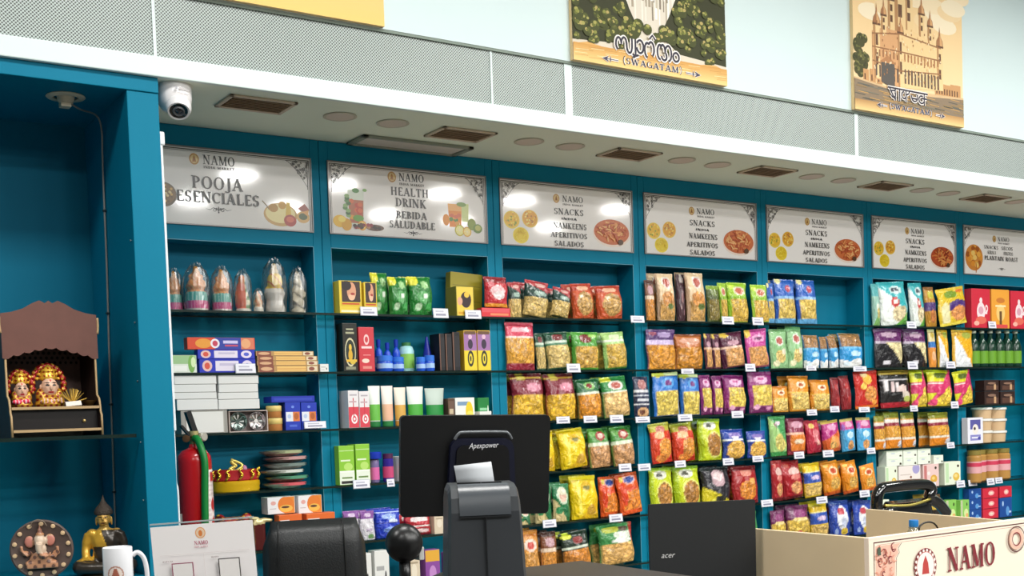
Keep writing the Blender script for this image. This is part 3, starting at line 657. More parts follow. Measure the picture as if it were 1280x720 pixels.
# ------------------------------------------------------------------ ceiling lamps (above the frame)
ORDN = ['first', 'second', 'third', 'fourth', 'fifth', 'sixth', 'seventh']
for i, (x, y) in enumerate(PANELS):
    t = empty('ceiling_panel_lamp', (x, y, CEIL), 'rectangular ceiling lamp above the picture, %s row, %s from the left' % (['nearer', 'farther'][i % 2], ORDN[i//2]), 'ceiling lamp', 'rectangular ceiling lamps')
    box('housing', -.62, .62, -.32, .32, -.03, -.001, M_WHITE, t); lamp(x, y, CEIL-.035, 1.2, .6, PANEL_W)
for i, (x, y) in enumerate(DISCS):
    t = empty('ceiling_disc_lamp', (x, y, CEIL), 'round ceiling lamp behind the viewer, %s row, %s from the left' % (['nearer', 'farther'][i % 2], ORDN[i//2]), 'ceiling lamp', 'round ceiling lamps')
    lathe('housing', [(0, -.03), (.2, -.03), (.22, -.02), (.22, -.001)], M_WHITE, t, 24); lamp(x, y, CEIL-.034, .4, .4, DISC_W, True)
# ------------------------------------------------------------------ goods on the shelves
# every bag kind: description, colours painted on its foil (u -1..1 across, v 0..1 up), shape
#  b band v0 v1 | e ellipse u v ru rv | d below the line v=a+b*u | r rect u0 u1 v0 v1 | capital letter = clear window full of snacks
K = {
 'gtea': ('glossy green and yellow bag', '#1c7d2c', 'b .8 1 #2e9a35;d 1.5 .9 #1c7d2c;e -.7 .9 .5 .14 #e2e03a;e .25 .78 .35 .1 #9fd08a;e 0 .45 .5 .16 #5cab62;e .5 .2 .35 .1 #2b9a3c;e -.4 .2 .25 .1 #bfe0b8;e .2 .48 .16 .07 #e4f0e0'),
 'redlab': ('red bag with pale label', '#c2202e', 'b .8 1 #8e1422;e 0 .52 .62 .2 #eec0c4;e .1 .38 .5 .14 #f6e6e6;e -.5 .74 .3 .08 #e0808a;b 0 .12 #e89a2c'),
 'stripe': ('green and red striped noodle bag', '#23423a', 'W -1 1 0 .5 #dcbc72;e .1 .64 .6 .07 #9fb8ac;D .78 -.12 #b23a40;e .2 .88 .5 .06 #e0b0a8'),
 'orb': ('shiny orange bag', '#c9552a', 'b .78 1 #b23d28;e 0 .86 .6 .07 #e8b090;E 0 .42 .72 .34 #c69a55;e -.3 .62 .15 .05 #f4d8b0'),
 'redtop': ('tall red topped golden snack bag', '#d89a35', 'W -.85 .85 .14 .68 #dc9f38;b .68 1 #d4405c;e 0 .84 .7 .06 #f2b8c4;b .66 .7 #f4dcd8;b 0 .14 #8e1830'),
 'dkgreen': ('dark green topped pale snack bag', '#20503a', 'W -.9 .9 .06 .66 #e6c87e;b .7 .76 #cfe0cc;e 0 .86 .5 .09 #7a2a2c;b .64 .69 #3a7a58'),
 'lgreen': ('leaf green topped snack bag', '#4f9f38', 'W -.85 .85 .04 .6 #d8a94c;e -.1 .82 .5 .12 #7b2c28;e .5 .9 .35 .06 #a8d870;b .6 .68 #4a9a3a'),
 'pgreen': ('pale green topped yellow snack bag', '#a9d27c', 'W -.85 .85 .05 .66 #d8b04c;b .72 .78 #e8f0d8;e 0 .88 .5 .08 #dce8c0;b 0 .05 #3a7a2c'),
 'maroon': ('maroon and yellow snack bag', '#7e1c30', 'W -.95 .95 0 .56 #e6b632;e .3 .7 .5 .09 #d88aa0;b .88 .93 #d8a838;e -.4 .92 .3 .07 #e0c050'),
 'gorange': ('green topped orange snack bag', '#23663c', 'W -.9 .9 .02 .62 #e2942c;e 0 .82 .5 .1 #8cc070;b .62 .67 #dfe8d0;e 0 .82 .25 .06 #8a2a28'),
 'gpale': ('green topped beige snack bag', '#2f8a42', 'W -.9 .9 .02 .6 #e8c07c;e 0 .78 .55 .12 #f0e8e0;e 0 .78 .4 .08 #b85a4a;b .6 .65 #eef4e4;e -.6 .94 .4 .06 #e4e040'),
 'navy': ('navy blue bag with white bands', '#1a2446', 'e 0 .8 .6 .12 #b87a78;b .62 .66 #e0e0e4;b .5 .56 #c8ccd8;r -.7 .7 .38 .45 #dfe2ea;b .3 .33 #e8e8ec;e 0 .12 .8 .12 #d8a878;e -.2 .12 .4 .06 #6a3a28'),
 'yel': ('bright yellow bag', '#f0cf14', 'e .1 .75 .5 .1 #d8b010;e .1 .72 .25 .05 #7a7428;d .2 .3 #e6b80e;e .3 .2 .4 .12 #c89a28;r -.6 -.45 .1 .9 #fae860'),
 'seed': ('green leafed bag of pinkish seeds', '#3f8a32', 'W -.95 .95 0 .56 #cf9a68;e 0 .8 .5 .12 #a83a34;e 0 .8 .3 .06 #e8c8b8;b .56 .64 #dde8cc;e -.7 .9 .3 .1 #6ab04c;e .7 .95 .3 .08 #2a6a28'),
 'gpack': ('green pack with round white emblem', '#1d7444', 'e 0 .68 .62 .24 #cfe0c4;e 0 .66 .42 .15 #e4b8a4;e 0 .8 .5 .1 #e8e4c8;d .22 -.4 #dcc890;e -.5 .3 .4 .1 #2c8a52;b .92 1 #2c7a4a'),
 'orred': ('orange red bag with blue logo', '#e2571c', 'e .1 .85 .6 .12 #f0b8b0;e .1 .84 .45 .08 #2a4aa0;W -.7 .9 .12 .62 #ee8c32;e -.6 .5 .25 .3 #d8401c;e 0 .62 .8 .06 #d85030;e -.6 .88 .18 .08 #f0d040'),
 'orsm': ('small orange snack pack', '#dc9440', 'W -.9 .9 0 .5 #e0a050;e 0 .66 .7 .14 #f0d8c8;e 0 .66 .4 .08 #d04a40;b .85 1 #d88028'),
 'brn': ('brown topped snack pack', '#7a4628', 'W -.9 .9 0 .5 #d8903c;e 0 .75 .6 .12 #c8a0a8;b .5 .6 #e8d0b8;b .9 1 #4a2418'),
 'dkor': ('dark bag with orange contents', '#1f3226', 'W -.9 .9 0 .52 #d88a34;b .55 .6 #cfd8c4;e .1 .76 .4 .1 #8a2c28;e -.6 .9 .4 .08 #d8e040'),
 'tan': ('tall tan pouch with red logo', '#e6cba4', 'e 0 .8 .5 .13 #e0d8d0;e 0 .8 .34 .09 #b04a38;W -.9 .8 .02 .42 #cf9f58;E 0 .45 .7 .16 #d8934a;e .2 .3 .4 .06 #5a7030;r -1 -.85 0 1 #caa888'),
 'tanr': ('tall dark plum pouch with dots', '#4a2a34', 'e .1 .9 .6 .08 #d8ccc8;e 0 .5 .3 .1 #8a5a5c;e -.3 .3 .12 .05 #e0c0c0;e .3 .2 .1 .05 #d8a8b0;e .1 .62 .1 .04 #d0b0b0'),
 'olv': ('dark olive snack pouch', '#4e5a2a', 'W -.8 .8 .05 .6 #8a7a3c;e 0 .8 .5 .1 #7a8a4a;b .9 1 #86a838'),
 'lime': ('lime green topped snack bag', '#9cc82c', 'W -.85 .85 .02 .58 #dab24a;e 0 .78 .6 .12 #e2d8b8;e 0 .78 .42 .08 #c86a50;e -.7 .9 .3 .07 #c8e84a;b .58 .63 #86b424'),
 'purp': ('purple topped golden snack bag', '#4c2668', 'W -.95 .95 0 .6 #da9430;b .6 .72 #c8b4dc;e .2 .86 .5 .08 #a890c0;e -.6 .9 .3 .06 #8a3050'),
 'amb': ('amber snack bag', '#b8682c', 'W -.92 .92 .03 .62 #d28c2a;e 0 .8 .75 .1 #d8a088;b .94 1 #8a4a28'),
 'plum': ('plum bag with golden window', '#551c3a', 'W -.75 .8 .04 .55 #dca262;e 0 .7 .6 .08 #c090a0;e -.6 .93 .4 .06 #d8b840;b .55 .6 #e8c0a8'),
 'pink': ('pink topped snack bag', '#c8489a', 'W -.85 .85 .03 .56 #dd9f5c;e .1 .76 .6 .1 #e8a0cc;e .1 .76 .35 .05 #7a3868;e -.85 .92 .35 .12 #e0c040;b 0 .04 #7a2a50'),
 'blue': ('blue topped yellow snack bag', '#2272c8', 'W -.85 .85 .03 .58 #e0c65c;e .1 .76 .5 .12 #5aa0e0;e .1 .76 .3 .06 #7a3a80;b .92 1 #e8e8b0;e -.6 .95 .5 .05 #e0dc50;b 0 .03 #1c4c98'),
 'blut': ('blue bag with red oval logo', '#1a5ab8', 'W -.88 .88 .1 .56 #dcbc5c;e .1 .78 .45 .11 #4a78c8;e .1 .78 .3 .07 #b83a50;b 0 .1 #62a8da;b .56 .6 #88b8e8;e -.7 .95 .3 .06 #e8e0a0'),
 'mag': ('magenta bag with yellow window', '#8a2070', 'W -.75 .8 .16 .66 #e4c658;e 0 .8 .6 .09 #e8b8d8;e 0 .82 .3 .04 #c04890;b 0 .14 #6a1a56;e -.5 .14 .3 .05 #e8a8c8;e .5 .1 .3 .04 #d890b8'),
 'redor': ('red orange bag with yellow top', '#d8401e', 'b .78 1 #bfb838;e 0 .84 .5 .1 #c87060;d .45 .4 #c82c1c;E .25 .35 .65 .26 #ea9a3c;e -.2 .7 .5 .09 #f0c090;E -.2 .12 .6 .1 #e88a30'),
 'limer': ('lime bag with round snack window', '#cad822', 'e -.1 .84 .6 .1 #e8e8d8;e -.2 .84 .25 .05 #4a4a38;e .15 .38 .74 .32 #e8e880;E .15 .38 .66 .28 #b8803c;r -1 -.8 0 1 #a8c018;b .94 1 #8aa818'),
 'bchip': ('blue bag with golden chips', '#1f3f9e', 'e 0 .8 .6 .1 #8a78c0;b .62 .67 #e4e8f2;E 0 .3 .9 .32 #ecb652;e 0 .72 .4 .05 #e8e0f0'),
 'blk': ('black bag with pale pink emblem', '#26242c', 'e 0 .72 .5 .22 #c8a8b0;e 0 .76 .35 .12 #ead4d6;d .3 -.2 #d8c826;e .1 .2 .4 .08 #2a2a20;e -.4 .15 .2 .05 #f0e860'),
 'red': ('red bag with orange chips', '#a62024', 'e 0 .82 .5 .1 #e09080;E 0 .35 .7 .26 #e28c34;e .4 .6 .3 .08 #f0b060;b .9 1 #78141c'),
 'pgrn': ('pale green pouch', '#93c58a', 'e 0 .7 .5 .13 #e8ece0;e 0 .7 .38 .09 #b85a4c;E 0 .3 .6 .16 #e6c878;e -.5 .12 .35 .08 #f0ecc0;e .4 .42 .3 .08 #f4e8d0;b .93 1 #7ab070'),
 'bbr': ('blue and white bag with brown top', '#2a98d8', 'W -.9 .9 .62 .98 #a87a48;b .56 .62 #66b8e8;e .1 .4 .5 .08 #bfe2f4;d .12 -.12 #f2f4f4;e .3 .14 .6 .12 #f6f6f4;e -.6 .1 .3 .06 #d8e8f0'),
 'redb': ('red bag with yellow splash', '#c4261c', 'e 0 .78 .4 .14 #f0bc48;e -.2 .9 .3 .06 #f2d8a0;E .2 .38 .55 .2 #ea9c50;e -.4 .6 .25 .09 #f2d060;b 0 .08 #e07820;e .5 .15 .3 .06 #f0a040'),
 'rdk': ('dark red bag', '#8e1620', 'e 0 .7 .4 .1 #c04040;e .2 .3 .4 .1 #b02a28;r -.3 -.2 0 1 #b84848;b .92 1 #6a1018'),
 'orw': ('orange bag with pale snack window', '#e09222', 'W -.85 .85 .05 .5 #ecca70;e 0 .74 .5 .09 #f4e0c0;e 0 .74 .25 .05 #b85828;b .5 .54 #f0c050;b .92 1 #c87818'),
 'pkgr': ('green and pink snack bag', '#9cc878', 'e 0 .82 .6 .13 #c06a98;E .1 .34 .7 .22 #e6d878;d .12 0 #3a9048;D .62 -.4 #4aa05c;e -.1 .82 .3 .05 #f0d0e0'),
 'mror': ('maroon bag with orange label', '#8a2a4a', 'e 0 .82 .7 .1 #d8a0b4;r -.8 .8 .12 .56 #e2802c;e 0 .36 .6 .07 #f2d8b8;b .56 .6 #f0b8a0;b 0 .1 #a83a4c'),
 'cherry': ('cherry red bag', '#c02a42', 'e .1 .5 .5 .22 #d87a80;e -.3 .84 .4 .08 #e8c060;d .3 .5 #a81c38;e .3 .3 .3 .08 #f0b0a0'),
 'mgor': ('magenta and orange snack bag', '#b82a80', 'd .56 .16 #e0642c;e .1 .3 .6 .2 #f0a050;e 0 .8 .55 .1 #e8a0c8;E -.2 .22 .4 .12 #ecb868;b .92 1 #d0b858'),
 'pkbl': ('pink and light blue snack bag', '#4aa8dc', 'b .66 1 #c8408c;e 0 .82 .6 .09 #eab0d0;e 0 .5 .5 .1 #c8e8f4;E 0 .18 .5 .14 #e8a868;b .93 1 #c8b868;e -.8 .75 .2 .1 #8a50b0'),
 'rcr': ('deep red bag with white lettering', '#ac1a26', 'e .1 .72 .6 .1 #e8c0b8;e .1 .56 .5 .07 #d87a70;E .1 .28 .6 .16 #e8a46c;e -.5 .88 .3 .06 #c85040;b 0 .08 #6a1018'),
 'yblu': ('yellow and blue snack pack', '#f0c81c', 'b .42 .72 #3056b4;e 0 .57 .6 .07 #d0b8d8;W -.9 .9 .04 .38 #eac470;b .72 .76 #f4e8a0'),
 'orbag': ('orange snack bag', '#e88f1a', 'e 0 .72 .55 .13 #f6dcb0;e 0 .72 .4 .08 #c8481c;E 0 .34 .6 .18 #e8b458;b 0 .12 #d05a1a;e -.6 .9 .3 .05 #f8c850'),
 'puye': ('purple topped yellow snack bag', '#6a2054', 'W -.9 .9 .02 .6 #e8c254;e 0 .78 .55 .12 #9a4a80;e 0 .62 .7 .05 #f0d890;e -.2 .25 .3 .08 #d85a50'),
 'bluw': ('blue bag with white swirl', '#2848ac', 'e 0 .52 .55 .34 #eef0f6;e -.1 .7 .4 .1 #c84a58;e .1 .4 .3 .12 #c8d0e8;e .2 .14 .34 .1 #ecc838;b .9 1 #1c3890;e -.6 .15 .2 .07 #9ab0e0'),
 'teal': ('large teal and white bag', '#34b4bc', 'd .52 -.38 #eef4f0;e .1 .8 .5 .09 #d8f0f0;e .05 .8 .35 .05 #3a4a58;e -.15 .52 .3 .12 #c83a38;e -.12 .53 .16 .06 #f4e8e0;E .2 .25 .6 .18 #ead8ac;d .03 .3 #68b04a'),
 'tealr': ('pale side of a teal bag', '#9ac8b8', 'b .7 1 #52b0b4;e .2 .4 .5 .14 #e8ecdc;d .3 .3 #7ab060;E .2 .3 .4 .12 #d8c478'),
 'yepu': ('yellow bag with purple swirl', '#e0c022', 'e -.1 .82 .5 .1 #7a9a28;e .3 .5 .75 .16 #4a2c78;E .35 .3 .6 .2 #e89a58;e -.6 .3 .3 .34 #ece4b0;b 0 .08 #f2dc50;e .6 .9 .3 .06 #e07828'),
 'brpu': ('brown and purple snack bag', '#c08828', 'b .4 .6 #4a2a72;E 0 .25 .6 .16 #c87a38;e 0 .8 .6 .1 #c8c030;b .93 1 #8a5a20'),
 'blpu': ('black bag with purple top', '#17151b', 'b .66 1 #611a60;e 0 .84 .6 .07 #c0a0b8;b .62 .66 #b0a0b4;T -.35 .64 .95 .64 .85 .1 #ecdca6;e -.3 .12 .3 .05 #dcd8e0'),
 'obl': ('narrow orange and blue pack', '#f09a38', 'b .5 .68 #2878c8;b .68 1 #ead8a0;e 0 .3 .6 .12 #f4c090;e 0 .84 .6 .07 #c8b040'),
 'whye': ('white and yellow bag', '#f2b41c', 'd .42 -.5 #eceef2;e .3 .86 .5 .09 #a8b048;E -.5 .9 .4 .1 #e8b848;e .1 .2 .5 .06 #fafafa;r -1 -.86 0 1 #d8a818'),
 'blkr': ('black bag with white slashes', '#141214', 'b .9 .97 #b89438;d .14 0 #b01c2c;r -.8 -.65 .45 .72 #e6e0e0;r -.45 -.3 .42 .7 #e0c8c8;r -.1 .05 .42 .66 #ecdcdc;e .35 .5 .35 .1 #e8d0c8;e .55 .34 .35 .09 #dccfc0;b .74 .77 #d0ccd0;e .6 .22 .3 .08 #b8c060'),
 'yepk': ('yellow and pink snack bag', '#dada22', 'b .36 .66 #d4346c;b .6 .64 #f2e8e0;e 0 .84 .6 .09 #5a6a20;d .6 .5 #d4346c;T -.9 .06 .95 .06 .55 .56 #f0cc48;b 0 .06 #e8c82a;e -.7 .1 .3 .1 #e84a7c'),
 'orst': ('orange striped snack bag', '#dc9a34', 'b .82 1 #8a8a28;b .7 .8 #e8dcd0;b .62 .7 #8e2438;E .1 .46 .6 .16 #e8a83c;b .22 .3 #f2ead8;b 0 .22 #ea8a1c;e .6 .12 .4 .1 #dcdce4'),
 'choc': ('crinkled gold and black pack', '#caa83a', 'b .3 .5 #2a2420;e 0 .75 .6 .12 #ecdc8c;e .1 .2 .5 .08 #f0e8c0;e -.4 .4 .2 .1 #2a2018;r .5 1 0 1 #7a5a40'),
 'wpur': ('white and purple pack', '#e6e2ea', 'b .74 1 #8a52a0;e 0 .86 .5 .07 #d8c0e0;e 0 .35 .5 .05 #b8a8c0;e .2 .12 .5 .08 #7aa868;b .6 .62 #c0a8cc'),
 'blub': ('royal blue pack', '#1e3cc0', 'b .5 .54 #0f2080;e 0 .75 .6 .1 #9ab4f0;e .3 .6 .4 .06 #d8e4fa;e 0 .28 .6 .1 #7a9ae8;b .88 .92 #c8d8f8'),
 'rwhi': ('red and white pack', '#b82430', 'e 0 .72 .7 .13 #e8dcdc;e .2 .6 .5 .05 #c03040;r -1 1 .38 .44 #f0e8e4;e 0 .2 .7 .1 #e8c8c8;b .93 1 #d8c8c0'),
 'gleaf': ('green and cream snack bag', '#3c8a4a', 'W -.9 .9 0 .5 #e6b468;e -.3 .88 .5 .09 #c8d040;e .3 .72 .6 .09 #dfe8d8;e .2 .58 .7 .06 #e8ece0;e .4 .86 .3 .06 #5a4a38;r .8 1 .5 1 #b83a30'),
}
def hx(s): return H(s)
def compile_kind(spec):
    out = []
    for t in spec.split(';'):
        p = t.split(); out.append((p[0], [float(x) for x in p[1:-1]], H(p[-1])))
    return out
def paint_at(base, ops, u, v):
    c = base; mk = 0
    for k, a, col in ops:
        l = k.lower()
        if l == 'b': hit = a[0] <= v <= a[1]
        elif l == 'e': hit = ((u-a[0])/a[2])**2+((v-a[1])/a[3])**2 <= 1
        elif k == 'd': hit = v < a[0]+a[1]*u
        elif k == 'D': hit = v > a[0]+a[1]*u
        elif l in 'rw': hit = a[0] <= u <= a[1] and a[2] <= v <= a[3]
        elif l == 't':
            sg = [(a[2*((i+1) % 3)]-a[2*i])*(v-a[2*i+1])-(a[2*((i+1) % 3)+1]-a[2*i+1])*(u-a[2*i]) for i in range(3)]; hit = all(x >= 0 for x in sg) or all(x <= 0 for x in sg)
        if hit: c = col; mk = 1 if k in 'WET' else 0
    return (c[0], c[1], c[2], mk)
NU, NV = 20, 30
def pouch_mesh(key, seed):
    desc, base, spec = K[key]; ops = compile_kind(spec); base = H(base); rr = random.Random(seed)
    ph = [rr.random()*6.28 for _ in range(8)]; bm = bmesh.new(); lay = bm.verts.layers.float_color.new('Col')
    V1 = .935
    def pt(u, v, s):
        hw = .5*(.955+.045*(2*v-1)**4) - .012*math.sin(3*PI*v+ph[0])
        if v < .12: hw *= .97+.03*(v/.12)
        th = (max(0, 1-abs(u)**3.2))**.6*(max(0, math.sin(PI*min(1, v*.93+.07)))**.55)*(1.12-.35*v)
        wr = .05*math.sin(5*u+7*v+ph[1])*math.sin(6*v-3*u+ph[2])+.03*math.sin(11*u-9*v+ph[3])+.025*math.sin(17*v+5*u+ph[4])
        wr += .035*math.sin(14*u+ph[5])*max(0, v-.72)*4*(1-v)*3
        x = u*hw + .015*math.sin(6*v+ph[6]) + (.012*math.sin(9*v+ph[7]) if abs(u) > .8 else 0)
        y = s*(th*(.5+wr) + .012)
        return (x, y, v)
    def grid(s, nu, nv):
        g = []
        for j in range(nv+1):
            row = []
            for i in range(nu+1):
                u, v = -1+2*i/nu, V1*j/nv
                w = bm.verts.new(pt(u, v, s)); w[lay] = paint_at(base, ops, u, v) if s < 0 else base[:3]+(0,); row.append(w)
            g.append(row)
        for j in range(nv):
            for i in range(nu): bm.faces.new((g[j][i], g[j][i+1], g[j+1][i+1], g[j+1][i]))
        return g
    F = grid(-1, NU, NV); B = grid(1, 6, 9)
    # side and end walls: stitch the rims by their corner points
    def stitch(a, b):
        i = j = 0
        while i < len(a)-1 or j < len(b)-1:
            if j == len(b)-1 or (i < len(a)-1 and (i+1)/(len(a)-1) <= (j+1)/(len(b)-1)): bm.faces.new((a[i], a[i+1], b[j])); i += 1
            else: bm.faces.new((a[i], b[j+1], b[j])); j += 1
    stitch([r[0] for r in F], [r[0] for r in B]); stitch([r[-1] for r in F], [r[-1] for r in B])
    stitch(F[0], B[0]); stitch(F[-1], B[-1])
    me = bm_mesh(bm, 'pouch', True); me.materials.append(M_FOIL)
    bm = bmesh.new(); lay = bm.verts.layers.float_color.new('Col'); n = 14; R = []
    for j, v in enumerate((V1-.004, V1+.012, V1+.026, V1+.04, 1.0)):
        row = []
        for s in (-1, 1):
            for i in range(n+1):
                u = -1+2*i/n; x, y, _ = pt(u, V1, s); zz = v + (.006*(i % 2) if j == 4 else 0)
                k = max(0, 1-j*.3)
                w = bm.verts.new((x*1.01, y*k*.9+s*(.006+.006*(j % 2))+.02*math.sin(4*u+ph[1])*(j/4), zz)); w[lay] = paint_at(base, ops, u, .97); row.append(w)
        R.append(row)
    for a, b in zip(R, R[1:]):
        for i in range(n): bm.faces.new((a[i], a[i+1], b[i+1], b[i])); bm.faces.new((a[n+1+i], b[n+1+i], b[n+2+i], a[n+2+i]))
        bm.faces.new((a[0], b[0], b[n+1], a[n+1])); bm.faces.new((a[n], a[2*n+1], b[2*n+1], b[n]))
    for i in range(n): bm.faces.new((R[-1][i], R[-1][i+1], R[-1][n+2+i], R[-1][n+1+i]))
    se = bm_mesh(bm, 'seal', False); se.materials.append(M_FOIL)
    return me, se
PM = {}
def pouch(key, x0, x1, z0, z1, y, th, rot):
    v = rnd.randrange(2)
    if (key, v) not in PM: PM[key, v] = pouch_mesh(key, hash_(key)+v)
    me, se = PM[key, v]; w = x1-x0; h = z1-z0
    o = link('snack_bag', me, None, None, ((x0+x1)/2, y, z0), rot, (w, th, h)); s = link('top_seal', se, None, o)
    return o
def hash_(s): return sum((i+1)*ord(c) for i, c in enumerate(s))

